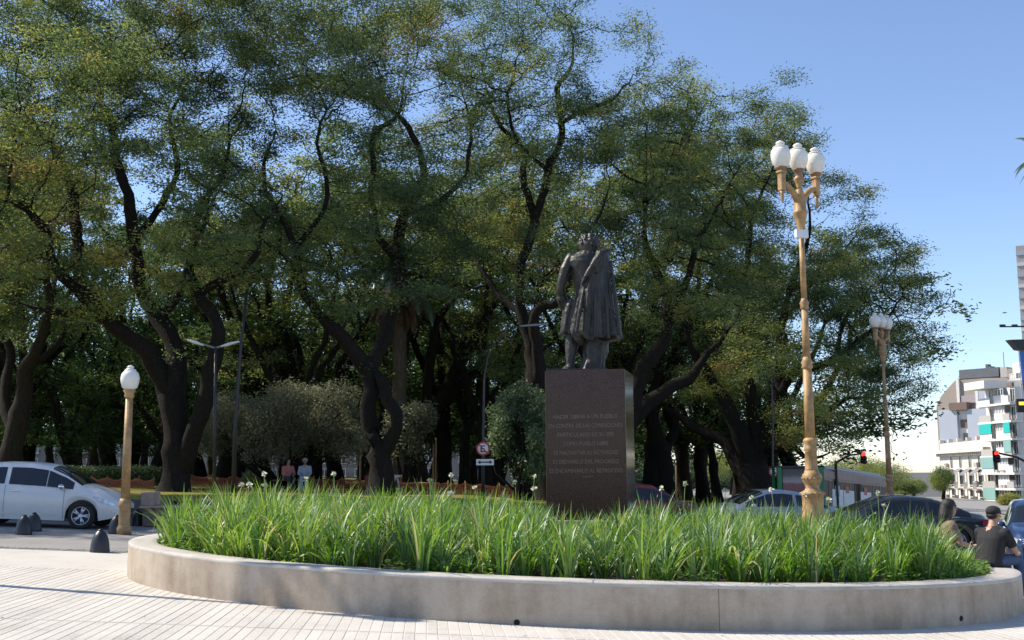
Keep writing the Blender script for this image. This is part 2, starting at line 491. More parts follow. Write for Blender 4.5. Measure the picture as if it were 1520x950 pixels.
def concrete_mat():
    m, n, l, p = new_mat('planter_concrete')
    p.inputs['Roughness'].default_value = 0.82; p.inputs['Specular IOR Level'].default_value = 0.3
    tc = n.new('ShaderNodeTexCoord')
    n1 = n.new('ShaderNodeTexNoise'); n1.inputs['Scale'].default_value = 1.3; n1.inputs['Detail'].default_value = 9; n1.inputs['Roughness'].default_value = 0.68
    mp = n.new('ShaderNodeMapping'); mp.inputs['Scale'].default_value = (3.0, 3.0, 0.35)
    n2 = n.new('ShaderNodeTexNoise'); n2.inputs['Scale'].default_value = 2.2; n2.inputs['Detail'].default_value = 6
    n3 = n.new('ShaderNodeTexNoise'); n3.inputs['Scale'].default_value = 60; n3.inputs['Detail'].default_value = 4
    l.new(tc.outputs['Object'], n1.inputs['Vector']); l.new(tc.outputs['Object'], mp.inputs['Vector'])
    l.new(mp.outputs[0], n2.inputs['Vector']); l.new(tc.outputs['Object'], n3.inputs['Vector'])
    a = n.new('ShaderNodeMath'); a.operation = 'MULTIPLY_ADD'; a.inputs[1].default_value = 0.6; l.new(n1.outputs['Fac'], a.inputs[0])
    b = n.new('ShaderNodeMath'); b.operation = 'MULTIPLY_ADD'; b.inputs[1].default_value = 0.22; l.new(n2.outputs['Fac'], b.inputs[0])
    c = n.new('ShaderNodeMath'); c.operation = 'MULTIPLY'; c.inputs[1].default_value = 0.18; l.new(n3.outputs['Fac'], c.inputs[0])
    l.new(c.outputs[0], b.inputs[2]); l.new(b.outputs[0], a.inputs[2])
    cr = n.new('ShaderNodeValToRGB')
    cs = [(0.34, (0.23, 0.178, 0.13)), (0.43, (0.335, 0.27, 0.205)), (0.50, (0.40, 0.33, 0.255)), (0.60, (0.48, 0.41, 0.33))]
    while len(cr.color_ramp.elements) < 4: cr.color_ramp.elements.new(.5)
    for e, (po, q) in zip(cr.color_ramp.elements, cs): e.position = po; e.color = (*q, 1)
    l.new(a.outputs[0], cr.inputs['Fac'])
    n4 = n.new('ShaderNodeTexNoise'); n4.inputs['Scale'].default_value = 0.85; n4.inputs['Detail'].default_value = 7; n4.inputs['Roughness'].default_value = .75; l.new(tc.outputs['Object'], n4.inputs['Vector'])
    gr = n.new('ShaderNodeMapRange'); gr.inputs[1].default_value = .50; gr.inputs[2].default_value = .68; gr.inputs[3].default_value = 0; gr.inputs[4].default_value = .32; l.new(n4.outputs['Fac'], gr.inputs[0])
    mxs = n.new('ShaderNodeMix'); mxs.data_type = 'RGBA'; l.new(gr.outputs[0], mxs.inputs['Factor']); l.new(cr.outputs[0], mxs.inputs['A']); mxs.inputs['B'].default_value = (.17, .13, .095, 1)
    l.new(mxs.outputs['Result'], p.inputs['Base Color'])
    bp = n.new('ShaderNodeBump'); bp.inputs['Strength'].default_value = 0.35; bp.inputs['Distance'].default_value = 0.012
    l.new(a.outputs[0], bp.inputs['Height']); l.new(bp.outputs[0], p.inputs['Normal'])
    return m
M_conc = concrete_mat()
M_rim = simple('planter_rim', (0.47, 0.44, 0.395), 0.85, var=0.16, scale=2.5, bump=0.3, bscale=50, dirt=((0.22, 0.20, 0.18), 1.8, 0.5))
M_soil = simple('soil', (0.05, 0.038, 0.026), 0.95, var=0.45, scale=9, bump=0.9, bscale=30)
M_hole = simple('drain_dark', (0.015, 0.013, 0.012), 0.9)

planter = thing('planter', 'low oval concrete planter full of tall green grass round the monument', 'planter', (PC[0], PC[1], ground(PC[0])))
pz = ground(PC[0])
NS = 220
V, F = [], []
prof = [(0.0, None), (-0.004, 0.30), (0.0, 0.055), (-0.003, 0.052), (-0.012, 0.046)]
for i in range(NS):
    a = 2 * PI * i / NS
    wob = 0.006 * noise.noise((math.cos(a) * 3, math.sin(a) * 3, 0.3))
    for k in range(4):
        off = (0.0, -0.004, 0.0, 0.02)[k] + wob
        q = ell(a, off)
        z0, z1 = ground(q.x) - 0.06, rim_z(q.x) - 0.035
        z = (z0, z0 + (z1 - z0) * 0.5, z1, z1)[k]
        V.append((q.x - PC[0], q.y - PC[1], z - pz))
    qi = ell(a, RIM - 0.02)
    V.append((qi.x - PC[0], qi.y - PC[1], rim_z(qi.x) - 0.035 - pz)); V.append((qi.x - PC[0], qi.y - PC[1], rim_z(qi.x) - 0.5 - pz))
for i in range(NS):
    j = (i + 1) % NS
    for k in range(5): F.append((i * 6 + k, j * 6 + k, j * 6 + k + 1, i * 6 + k + 1))
wall_me = mesh_np('planter_wall', np.array(V), np.array(F), True)
wall_me.materials.append(M_conc)
wall = link('wall', wall_me, None, planter)
wall_me.set_sharp_from_angle(angle=R(40)) if hasattr(wall_me, 'set_sharp_from_angle') else None
# coping: smoothed top slab, a hand's breadth proud
V, F = [], []
sec = [(-0.001, -0.040), (-0.003, -0.022), (0.001, -0.008), (0.014, 0.0), (0.12, 0.003), (0.28, 0.003), (RIM - 0.012, 0.0), (RIM, -0.012), (RIM, -0.06)]
for i in range(NS):
    a = 2 * PI * i / NS
    wob = 0.007 * noise.noise((math.cos(a) * 3, math.sin(a) * 3, 0.3)); wz = 0.006 * noise.noise((math.cos(a) * 5, math.sin(a) * 5, 4.3))
    chip = 0.006 * max(0, noise.noise((math.cos(a) * 16, math.sin(a) * 16, 9.3)))
    for k, (off, dz) in enumerate(sec):
        q = ell(a, off + wob + (chip if k in (1, 2, 3) else 0)); V.append((q.x - PC[0], q.y - PC[1], rim_z(q.x) + dz + wz - pz))
ns = len(sec)
for i in range(NS):
    j = (i + 1) % NS
    for k in range(ns - 1): F.append((i * ns + k, j * ns + k, j * ns + k + 1, i * ns + k + 1))
link('coping', mesh_np('coping', np.array(V), np.array(F), True), M_rim, planter)
# fine vertical joints and drain holes in the wall's face
def wall_angle(px):
    best = None
    for i in range(900):
        a = PI + PI * i / 900
        q = ell(a); sxx = 760 + FPX * q.x / q.y
        if best is None or abs(sxx - px) < best[0]: best = (abs(sxx - px), a)
    return best[1]
M_seam = simple('seam', (0.19, 0.145, 0.105), 0.9)
for px in (556, 1058):
    a = wall_angle(px); q = ell(a, 0.0); t = Vector((-PRX * math.sin(a), PRY * math.cos(a))).normalized()
    zb, ztp = ground(q.x), rim_z(q.x) - 0.04
    MB().box((q.x - PC[0], q.y - PC[1], (zb + ztp) / 2 - pz), (0.005, 0.006, ztp - zb), rz=math.atan2(t.y, t.x)).build('joint', M_seam, planter)
for px, h in ((765, 0.03), (1405, 0.09), (1500, 0.13)):
    a = wall_angle(px); q = ell(a, 0.0); t = Vector((-PRX * math.sin(a), PRY * math.cos(a))).normalized()
    T = Matrix.Translation((q.x - PC[0], q.y - PC[1], ground(q.x) + h - pz)) @ Matrix.Rotation(math.atan2(t.y, t.x), 4, 'Z') @ Matrix.Rotation(R(90), 4, 'X')
    MB().lathe([(0.033, -0.009), (0.033, 0.009), (0.024, 0.009), (0.022, 0.006)], 14, M=T).build('drain_hole', M_hole, planter)

def bed_z(x, y):
    r = math.sqrt(((x - PC[0]) / PRX) ** 2 + ((y - PC[1]) / PRY) ** 2)
    return rim_z(x) - 0.07 + 0.13 * max(0, 1 - r * r) + 0.02 * noise.noise((x * 1.5, y * 1.5, 0))
V, F = [], []
rr = [0, .15, .3, .45, .6, .72, .82, .9, 0.955]
for r_ in rr:
    for i in range(72):
        a = 2 * PI * i / 72
        x, y = PC[0] + (PRX - 0.1) * r_ * math.cos(a), PC[1] + (PRY - 0.1) * r_ * math.sin(a)
        V.append((x - PC[0], y - PC[1], bed_z(x, y) - pz))
for k in range(len(rr) - 1):
    for i in range(72):
        j = (i + 1) % 72; F.append((k * 72 + i, (k + 1) * 72 + i, (k + 1) * 72 + j, k * 72 + j))
link('soil', mesh_np('soil', np.array(V), np.array(F), True), M_soil, planter)

# ---------------------------------------------------------------- tall strap-leaved grass in the bed
STATUE = Vector((1.37, 19.4))
def blades(name, P, PHI, TH0, KAP, LEN, W, TINT, seg=5):
    n = len(P)
    t = np.linspace(0, 1, seg + 1)
    th = TH0[:, None] + KAP[:, None] * t[None, :] ** 1.7
    ds = LEN[:, None] / seg
    dh = np.sin(th) * ds; dz = np.cos(th) * ds
    H = np.concatenate([np.zeros((n, 1)), np.cumsum(dh[:, :-1], 1)], 1); Z = np.concatenate([np.zeros((n, 1)), np.cumsum(dz[:, :-1], 1)], 1)
    cx, sx = np.cos(PHI), np.sin(PHI)
    C = np.stack([P[:, 0:1] + H * cx[:, None], P[:, 1:2] + H * sx[:, None], P[:, 2:3] + Z], -1)
    w = W[:, None] * np.clip(1.02 - t[None, :] ** 2.6, 0.04, 1) * (0.75 + 0.25 * np.minimum(1, t * 4))[None, :]
    tw = np.random.default_rng(5).normal(0, 0.5, n)
    wx = -np.sin(PHI + tw); wy = np.cos(PHI + tw)
    off = np.stack([w * wx[:, None], w * wy[:, None], np.zeros_like(w)], -1) * 0.5
    vs = np.stack([C - off, C + off], 2).reshape(-1, 3)            # n, seg+1, 2
    base = (np.arange(n) * (seg + 1) * 2)[:, None] + (np.arange(seg) * 2)[None, :]
    f = np.stack([base, base + 1, base + 3, base + 2], -1).reshape(-1, 4)
    return mesh_np(name, vs, f, True, {'tint': np.repeat(TINT, seg)})

rng = np.random.default_rng(11)
cl = []
tries = 0
while len(cl) < 1080 and tries < 60000:
    tries += 1
    x = rng.uniform(PC[0] - PRX, PC[0] + PRX); y = rng.uniform(PC[1] - PRY, PC[1] + PRY)
    if not inside(x, y, 0.42 + 0.10): continue
    if abs(x - STATUE.x) < 1.0 and abs(y - STATUE.y) < 0.95: continue
    if 760 + FPX * x / y > 1385 and rng.random() < 0.72: continue
    if 760 + FPX * x / y > 1428: continue
    if any((x - c[0]) ** 2 + (y - c[1]) ** 2 < 0.215 ** 2 for c in cl): continue
    cl.append((x, y))
P, PHI, TH0, KAP, LEN, W, TI = [], [], [], [], [], [], []
for (x, y) in cl:
    near_edge = not inside(x, y, 1.2)
    nb = int(rng.integers(24, 48))
    big = rng.uniform(0.55, 1.25) * (0.92 if near_edge else 1.0)
    patch = noise.noise((x * 0.7, y * 0.7, 2.0))
    big *= 1 + 0.16 * patch
    ppx = 760 + FPX * x / y
    big *= 0.95 + (0.10 if y < 15.5 else -0.05) * min(1, max(0, (ppx - 700) / 200))
    if y > 13.4: big *= 1 - 0.26 * math.exp(-((ppx - 868) / 75) ** 2)
    if ppx > 1380: big *= .62
    if ppx < 640: big *= 1.10
    tint0 = 0.44 + 0.30 * noise.noise((x * 0.9, y * 0.9, 8.0)) + rng.normal(0, 0.12)
    dirb = rng.uniform(0, 2 * PI)
    droop = rng.random() < 0.30
    for b in range(nb):
        ph = rng.uniform(0, 2 * PI) if rng.random() < 0.7 else dirb + rng.normal(0, 0.6)
        rr_ = abs(rng.normal(0, 0.045))
        P.append((x + rr_ * math.cos(ph), y + rr_ * math.sin(ph), bed_z(x, y) - 0.02))
        PHI.append(ph); TH0.append(abs(rng.normal(0.20, 0.16)) + (0.15 if droop else 0)); KAP.append(abs(rng.normal(0.75, 0.8)) + (1.1 if droop else 0))
        LEN.append(big * rng.uniform(0.45, 0.88)); W.append(rng.uniform(0.015, 0.036))
        ti = tint0 + rng.normal(0, 0.10)
        if rng.random() < 0.035: ti = rng.uniform(0.88, 1.0)
        TI.append(min(1, max(0, ti)))
M_grass = leaf_mat('grass_blade', [(0.0, (0.040, 0.092, 0.014)), (0.4, (0.092, 0.205, 0.024)), (0.68, (0.205, 0.325, 0.055)), (0.84, (0.36, 0.42, 0.15)), (1.0, (0.42, 0.32, 0.16))], 0.46, 0.07, 0.5)
g = link('grass', blades('grass', np.array(P), np.array(PHI), np.array(TH0), np.array(KAP), np.array(LEN), np.array(W), np.array(TI)), M_grass)
tag(g, 'tall bright green strap leaved grass filling the oval concrete planter', 'grass', kind='stuff')
# low broad-leaved weeds along the inner edge of the rim
vs, fs, ti = [], [], []
for i in range(5200):
    a = rng.uniform(PI * 0.95, PI * 2.1); o_ = RIM + abs(rng.normal(0.06, 0.16))
    q = ell(a, o_)
    if noise.noise((q.x * 0.8, q.y * 0.8, 5)) + (0.35 if a > PI * 1.75 else 0.0) < -0.05: continue
    z = bed_z(q.x, q.y) + rng.uniform(0.01, 0.16)
    s = rng.uniform(0.016, 0.038); ph = rng.uniform(0, 2 * PI); tl = rng.uniform(-0.7, 0.7)
    u = np.array([math.cos(ph), math.sin(ph), tl * 0.5]); w = np.array([-math.sin(ph), math.cos(ph), tl])
    c = np.array([q.x, q.y, z]); b = len(vs)
    vs += [c - u * s, c + w * s * .6, c + u * s * 1.2, c - w * s * .6]; fs.append((b, b + 1, b + 2, b + 3)); ti.append(rng.uniform(0.2, 0.75))
tag(link('ground_cover', mesh_np('ground_cover', np.array(vs), np.array(fs), False, {'tint': np.array(ti)}), M_grass), 'low leafy weeds growing just inside the planter rim', 'weeds', kind='stuff')

# pale flower heads on thin stalks
M_stalk = simple('stalk', (0.10, 0.17, 0.05), 0.6)
M_petal = simple('petal', (0.72, 0.70, 0.52), 0.6, var=0.1)
def flower(h, lean, ph, size):
    t = thing('white_flower', 'small creamy white flower head on a thin stalk above the planter grass', 'flower', (0, 0, 0), 0, 'white flowers among the planter grass')
    tip = Vector((lean * math.cos(ph), lean * math.sin(ph), h))
    MB().tube([(0, 0, 0), tip * 0.5 + Vector((0, 0, 0.03)), tip], [0.006, 0.005, 0.004], 5).build('stalk', M_stalk, t)
    mb = MB(); rs = random.Random(int(h * 1000))
    for i in range(22):
        d = Vector((rs.gauss(0, 1), rs.gauss(0, 1), rs.gauss(0.35, .6))).normalized()
        u = d.orthogonal().normalized(); c = tip + d * size * rs.uniform(.5, .9)
        mb.add([c - d * size * .5, c + u * size * .35, c + d * size * .6, c - u * size * .35], [(0, 1, 2, 3)])
    mb.build('flower_head', M_petal, t)
    return t
protos = [flower(0.98, .06, 0.4, .040), flower(1.08, .10, 2.2, .034), flower(0.88, .12, 4.1, .045)]
spots = [(365, 14.0), (404, 15), (388, 16), (452, 16.5), (505, 16), (350, 17.5), (640, 18), (668, 17), (700, 19), (768, 18.6), (783, 18), (798, 18.8), (980, 17), (1004, 15.2), (1120, 19.5), (1185, 18), (1296, 17), (1306, 18.4), (1215, 14.6), (1150, 15), (655, 14.2), (1070, 18.6)]
for i, (px, D) in enumerate(spots):
    o = protos[i] if i < 3 else copy_tree(protos[i % 3])
    x = (px - 760) / FPX * D
    o.location = (x, D, bed_z(x, D) - 0.03); o.rotation_euler.z = i * 1.7
# ---------------------------------------------------------------- the monument
def granite_mat():
    m, n, l, p = new_mat('polished_granite')
    p.inputs['Roughness'].default_value = 0.12; p.inputs['Specular IOR Level'].default_value = 0.22
    tc = n.new('ShaderNodeTexCoord')
    vo = n.new('ShaderNodeTexVoronoi'); vo.inputs['Scale'].default_value = 85
    nz = n.new('ShaderNodeTexNoise'); nz.inputs['Scale'].default_value = 3; nz.inputs['Detail'].default_value = 8; nz.inputs['Roughness'].default_value = .7
    l.new(tc.outputs['Object'], vo.inputs['Vector']); l.new(tc.outputs['Object'], nz.inputs['Vector'])
    sp = n.new('ShaderNodeSeparateColor'); l.new(vo.outputs['Color'], sp.inputs[0])
    a = n.new('ShaderNodeMath'); a.operation = 'MULTIPLY_ADD'; a.inputs[1].default_value = .6; l.new(sp.outputs[0], a.inputs[0])
    b = n.new('ShaderNodeMath'); b.operation = 'MULTIPLY'; b.inputs[1].default_value = .4; l.new(nz.outputs['Fac'], b.inputs[0]); l.new(b.outputs[0], a.inputs[2])
    cr = n.new('ShaderNodeValToRGB'); cr.color_ramp.elements[0].position = .15; cr.color_ramp.elements[1].position = .85
    cr.color_ramp.elements[0].color = (.030, .0155, .0125, 1); cr.color_ramp.elements[1].color = (.105, .054, .044, 1)
    l.new(a.outputs[0], cr.inputs['Fac']); l.new(cr.outputs[0], p.inputs['Base Color'])
    return m
def bronze_mat():
    m, n, l, p = new_mat('dark_bronze')
    p.inputs['Metallic'].default_value = 0.15
    tc = n.new('ShaderNodeTexCoord')
    mp = n.new('ShaderNodeMapping'); mp.inputs['Scale'].default_value = (2.2, 2.2, 0.5)
    n1 = n.new('ShaderNodeTexNoise'); n1.inputs['Scale'].default_value = 5; n1.inputs['Detail'].default_value = 9; n1.inputs['Roughness'].default_value = .7
    n2 = n.new('ShaderNodeTexNoise'); n2.inputs['Scale'].default_value = 24; n2.inputs['Detail'].default_value = 6
    l.new(tc.outputs['Object'], mp.inputs[0]); l.new(mp.outputs[0], n1.inputs['Vector']); l.new(tc.outputs['Object'], n2.inputs['Vector'])
    cr = n.new('ShaderNodeValToRGB'); cr.color_ramp.elements[0].position = .35; cr.color_ramp.elements[1].position = .68
    cr.color_ramp.elements[0].color = (.009, .0085, .0075, 1); cr.color_ramp.elements[1].color = (.040, .038, .031, 1)
    l.new(n1.outputs['Fac'], cr.inputs['Fac']); l.new(cr.outputs[0], p.inputs['Base Color'])
    rr_ = n.new('ShaderNodeMapRange'); rr_.inputs[3].default_value = .36; rr_.inputs[4].default_value = .62; l.new(n2.outputs['Fac'], rr_.inputs[0]); l.new(rr_.outputs[0], p.inputs['Roughness'])
    bp = n.new('ShaderNodeBump'); bp.inputs['Strength'].default_value = .35; bp.inputs['Distance'].default_value = .02
    l.new(n2.outputs['Fac'], bp.inputs['Height']); l.new(bp.outputs[0], p.inputs['Normal'])
    return m
M_granite, M_bronze = granite_mat(), bronze_mat()
M_slabg = simple('base_granite', (0.30, 0.25, 0.225), 0.55, var=0.2, scale=30)
M_letter = simple('letter_granite', (0.21, 0.155, 0.125), 0.8, var=.1)

PD = 19.0                                   # distance of the pedestal's front face
pb = at(871, 772, PD); ptop = at(870, 549, PD)
PW, PH, PDEP = 1.385, ptop.z - pb.z, 1.25
PROT = R(-12.5)
fx, fz = pb.x, pb.z
ped = thing('pedestal', 'tall dark red polished granite pedestal with a carved inscription', 'pedestal', (fx, PD, fz), PROT)
MB().box((0, PDEP / 2, PH / 2), (PW, PDEP, PH), bev=0.012).build('shaft', M_granite, ped)
MB().box((0, PDEP / 2, -0.10), (PW + .36, PDEP + .36, 0.195), bev=0.02).build('base_slab', M_slabg, ped)
MB().box((0, PDEP / 2, -0.42), (PW + .75, PDEP + .75, 0.44), bev=0.03).build('foundation', M_slabg, ped)
lines = ['HACER OBRAR A UN PUEBLO', 'EN CONTRA DE LAS CONDICIONES', 'PARTICULARES DE SU SER', 'COMO PUEBLO LIBRE', 'ES MALGASTAR SU ACTIVIDAD', 'ES DESVIARLO DEL PROGRESO', 'ES ENCAMINARLO AL RETROCESO']
widths = [1.10, 1.27, 0.97, 0.77, 1.10, 1.13, 1.25]
dg = bpy.context.evaluated_depsgraph_get()
for i, (t, w) in enumerate(zip(lines, widths)):
    cu = bpy.data.curves.new('lettering', 'FONT'); cu.body = t; cu.align_x = 'CENTER'; cu.size = 0.098; cu.extrude = 0.002; cu.resolution_u = 2
    o = bpy.data.objects.new('lettering', cu); COL.objects.link(o)
    bpy.context.view_layer.update()
    me = bpy.data.meshes.new_from_object(o.evaluated_get(bpy.context.evaluated_depsgraph_get()))
    bpy.data.objects.remove(o)
    co = np.zeros(len(me.vertices) * 3); me.vertices.foreach_get('co', co); co = co.reshape(-1, 3)
    co[:, 0] *= w / (co[:, 0].max() - co[:, 0].min())
    me.vertices.foreach_set('co', co.ravel()); me.materials.clear()
    z = PH * (549 + 223 - (622 + i * 13.4)) / 223
    link('lettering', me, M_letter, ped, (0, -0.0015, z), (R(90), 0, 0))
sg = MB()
sg.tube([(-.06, -.001, 0), (-.03, -.001, .012), (0, -.001, .004), (.03, -.001, .018), (.06, -.001, .012), (.13, -.001, .02)], .005, 5)
sg.build('signature', M_letter, ped, (0, 0, PH * (772 - 709) / 223))

# bronze figure seen from behind, in a coat with a heavy cape over his right shoulder
fig = thing('statue', 'dark bronze statue of a man in a long cape standing on the granite pedestal', 'statue', (fx + 0.02, PD + 0.62, ptop.z + 0.001), R(-2))
S = FPX / PD
SCX = (PD + 0.62) / PD
def sp(px, py, y=0.0):
    return ((px - 872) / S * SCX, y, (549 - py) / S * SCX)
mb = MB()
k = 20
def ring(cx, cy, z, rx, ry, fold=0.0, nf=7, ph=0.0, n=40, tw=0.0):
    out = []
    for j in range(n):
        a = 2 * PI * j / n
        f = 1 + fold * (math.sin(nf * a + ph) + 0.5 * math.sin((nf * 1.7) * a + ph * 2 + 1))
        out.append((cx + rx * f * math.cos(a), cy + ry * f * math.sin(a), z))
    return out
def zz(py): return (549 - py) / S * SCX
def xx(px): return (px - 872) / S * SCX
# head, thick hair, neck
hd = sp(884, 356, .06)
mb.ball((hd[0], .05, hd[2]), (.185, .21, .21), 18, 12)
rs = random.Random(4)
for i in range(90):
    a, b = rs.uniform(0, 2 * PI), rs.uniform(-.35, 1.3)
    c = (hd[0] + .178 * math.cos(a) * math.cos(b), .04 + .20 * math.sin(a) * math.cos(b), hd[2] + .02 + .19 * math.sin(b))
    if c[1] > .12 and c[2] < hd[2] + .12: continue
    mb.ball(c, rs.uniform(.028, .042), 8, 6)
mb.ball((hd[0] - .01, .26, hd[2] - .03), (.035, .06, .045), 8, 6)     # nose, facing away
pass
mb.capsule((hd[0] - .01, .0, hd[2] - .12), (hd[0] - .02, -.02, hd[2] - .32), .12, .15, 14)
# coat collar
for j in range(9):
    a = PI + PI * j / 8
    mb.ball((hd[0] - .01 + .19 * math.cos(a), -.01 + .13 * math.sin(a), zz(371) - .01), (.07, .06, .07), 8, 6)
# torso and coat to the waist
def er(py, l, r, ry, cy=0.0, fold=0.0): return ring((xx(l) + xx(r)) / 2, cy, zz(py), (xx(r) - xx(l)) / 2, ry, fold)
mb.loft([er(365, 873, 895, .10), er(369, 862, 902, .15, -.01), er(374, 854, 908, .185, -.02), er(381, 851, 912, .21, -.02), er(393, 855, 912, .22, -.01), er(410, 859, 911, .21), er(428, 862, 908, .20, .02), er(445, 859, 908, .22, .02, .03), er(462, 857, 906, .23, .03, .05), er(475, 857, 904, .23, .03, .06)])
# left arm, bent at the elbow, hand on the coat front
mb.chain([sp(856, 375, .0) + (.10,), sp(847, 393, -.04) + (.095,), sp(842, 410, -.05) + (.085,), sp(840, 423, -.02) + (.085,), sp(843, 434, .06) + (.085,), sp(847, 443, .14) + (.085,)], 16)
mb.chain([sp(848, 445, .17) + (.062,), sp(852, 452, .22) + (.06,), sp(856, 456, .24) + (.04,)], 10)
for q in range(4): mb.chain([sp(851 + q * 1.5, 450, .20 + q * .02) + (.02,), sp(852 + q * 1.6, 457, .24 + q * .02) + (.019,), sp(856 + q * 1.2, 461, .26 + q * .015) + (.016,)], 8)
mb.chain([sp(850, 446, .16) + (.024,), sp(857, 449, .2) + (.02,)], 8)
mb.chain([sp(841, 436, .06) + (.095,), sp(845, 445, .11) + (.10,)], 14)       # wide cuff
# coat skirt hanging at the left
mb.loft([ring(xx(857), .06, zz(440), .10, .18, .05, 5), ring(xx(854), .08, zz(455), .13, .20, .09, 5), ring(xx(852), .09, zz(472), .14, .22, .12, 5, .6), ring(xx(851), .1, zz(488), .145, .23, .14, 5, 1.0), ring(xx(851), .1, zz(491), .12, .2, .14, 5, 1.0)])
# the cape
lv = [(368, 893, 912), (373, 890, 917), (382, 884, 919), (396, 876, 921), (412, 868, 923), (428, 862, 926), (445, 859, 928), (462, 856, 930), (478, 854, 932), (490, 853, 933), (497, 856, 934), (499, 858, 932)]
rings = []
for i, (py, xl, xr) in enumerate(lv):
    t = i / (len(lv) - 1); xl += 1.0 * (1 - t); xr -= 3.5 - .5 * t; xl += 1.5 * t; a0, a1 = xx(xl), xx(xr); cx, rx = (a0 + a1) / 2, (a1 - a0) / 2
    n = 72; rg = []
    for j in range(n):
        a = 2 * PI * j / n
        amp = 0.03 + 0.15 * t
        back = max(0, -math.sin(a))
        f = 1 + (.04 + .30 * t) * back * (1.3 * (1 - abs(math.sin(5.0 * a + .4 + .5 * t))) ** 1.3 - .45 + .35 * (1 - abs(math.sin(8.5 * a + 1.1 - .6 * t))) - .15) + amp * .25 * math.sin(6 * a + 1)
        hem = (0.035 * math.sin(5 * a + .5) + 0.02 * math.sin(11 * a) + .05 * max(0, -math.cos(a)) - .07 * max(0, 1 - abs(math.cos(a) + .45) * 3)) * max(0, t - .6) * 2.5
        rg.append((cx + rx * (1 + (f - 1) * .4) * math.cos(a), -.06 + (.24 + .08 * t) * f * math.sin(a) * (1 if math.sin(a) < 0 else .75), zz(py) + hem))
    rings.append(rg)
mb.loft(rings)
# rolled edge of the cape running from the shoulder down across the back
mb.chain([sp(910, 369, -.10) + (.078,), sp(903, 373, -.22) + (.085,), sp(894, 383, -.28) + (.074,), sp(886, 394, -.30) + (.052,), sp(878, 407, -.30) + (.044,), sp(872, 418, -.26) + (.03,)], 14)
mb.chain([sp(905, 367, -.02) + (.055,), sp(897, 370, -.16) + (.055,), sp(897, 380, -.28) + (.042,)], 12)
mb.chain([sp(905, 376, -.25) + (.042,), sp(896, 390, -.32) + (.04,), sp(893, 402, -.33) + (.026,)], 12)
# individual hanging folds
for (x0, y0, x1, y1, r_) in ((893, 388, 889, 497, .045), (906, 378, 909, 498, .05), (915, 385, 925, 493, .045), (876, 416, 862, 489, .045), (884, 436, 879, 501, .04)):
    yb = -.33; mb.chain([sp(x0, y0, yb + .10) + (r_ * .5,), sp((x0 + x1) / 2, (y0 + y1) / 2, yb + .01) + (r_ * .8,), sp(x1, y1 + 1, yb + .0) + (r_ * .7,)], 10)
# cloth that falls behind the legs to the base, and the corner of the cape that hangs low
mb.loft([ring(xx(866), -.14, zz(478), .11, .09, .1, 4), ring(xx(864), -.15, zz(493), .11, .08, .15, 4), ring(xx(867), -.15, zz(503), .07, .06, .15, 4), ring(xx(870), -.14, zz(509), .02, .03)])
mb.loft([ring(xx(891), .04, zz(484), .22, .17, .08, 6), ring(xx(890), .04, zz(505), .20, .16, .12, 6, .5), ring(xx(888), .02, zz(525), .19, .15, .14, 6, 1.0), ring(xx(885), .0, zz(540), .21, .17, .14, 6, 1.3), ring(xx(884), .0, zz(546), .25, .2, .1, 6, 1.3)])
# legs and shoes
mb.chain([sp(862, 470, .08) + (.16,), sp(857, 493, .10) + (.125,), sp(855, 510, .07) + (.118,), sp(853, 528, .03) + (.085,), sp(853, 538, .02) + (.08,)], 16)
mb.chain([sp(852, 541, .0) + (.078,), sp(847, 543, .14) + (.075,), sp(842, 544.5, .28) + (.05,)], 14)
mb.chain([sp(886, 470, .0) + (.17,), sp(886, 497, .0) + (.15,), sp(885, 515, -.04) + (.125,), sp(884, 530, -.08) + (.10,), sp(884, 538, -.08) + (.095,)], 16)
mb.chain([sp(884, 541, -.09) + (.085,), sp(889, 543, .04) + (.08,), sp(893, 544.5, .16) + (.05,)], 14)
mb.chain([sp(900, 495, .12) + (.14,), sp(903, 515, .14) + (.10,), sp(896, 538, .10) + (.07,)], 14)
mb.chain([sp(884, 533, -.1) + (.09,), sp(876, 543, -.06) + (.07,), sp(866, 546, .0) + (.05,)], 12); mb.chain([sp(884, 533, -.08) + (.09,), sp(900, 546, -.02) + (.05,)], 12)
body = mb.build('figure', M_bronze, fig)
rm = body.modifiers.new('remesh', 'REMESH'); rm.mode = 'VOXEL'; rm.voxel_size = 0.013; rm.use_smooth_shade = True
sm_ = body.modifiers.new('smooth', 'SMOOTH'); sm_.factor = .5; sm_.iterations = 2
tx = bpy.data.textures.new('cast_surface', 'CLOUDS'); tx.noise_scale = .09; tx.noise_depth = 3
dm = body.modifiers.new('displace', 'DISPLACE'); dm.texture = tx; dm.strength = .02; dm.mid_level = .5; dm.texture_coords = 'LOCAL'
MB().box((xx(862), .05, .024), (1.06, .82, .048), bev=.012).build('bronze_base', M_bronze, fig)
# ---------------------------------------------------------------- street lamps
M_gold = simple('ochre_paint', (0.40, 0.245, 0.105), 0.5, var=0.28, scale=6, bump=.3, bscale=60, dirt=((0.13, 0.075, 0.04), 3.5, 0.75))
M_globe = simple('milk_glass', (0.80, 0.77, 0.71), 0.25, var=0.03, scale=8, dirt=((0.50, 0.43, 0.33), 3.0, 0.35))
M_gdirt = simple('aged_metal', (0.24, 0.14, 0.075), 0.6, var=.2)
M_lightbox = simple('white_plastic', (0.70, 0.72, 0.74), 0.4, var=.05)
M_dark = simple('dark_metal', (0.030, 0.031, 0.034), 0.5, var=.2)
M_steel = simple('galvanised', (0.22, 0.23, 0.24), 0.5, metal=.3, var=.1)

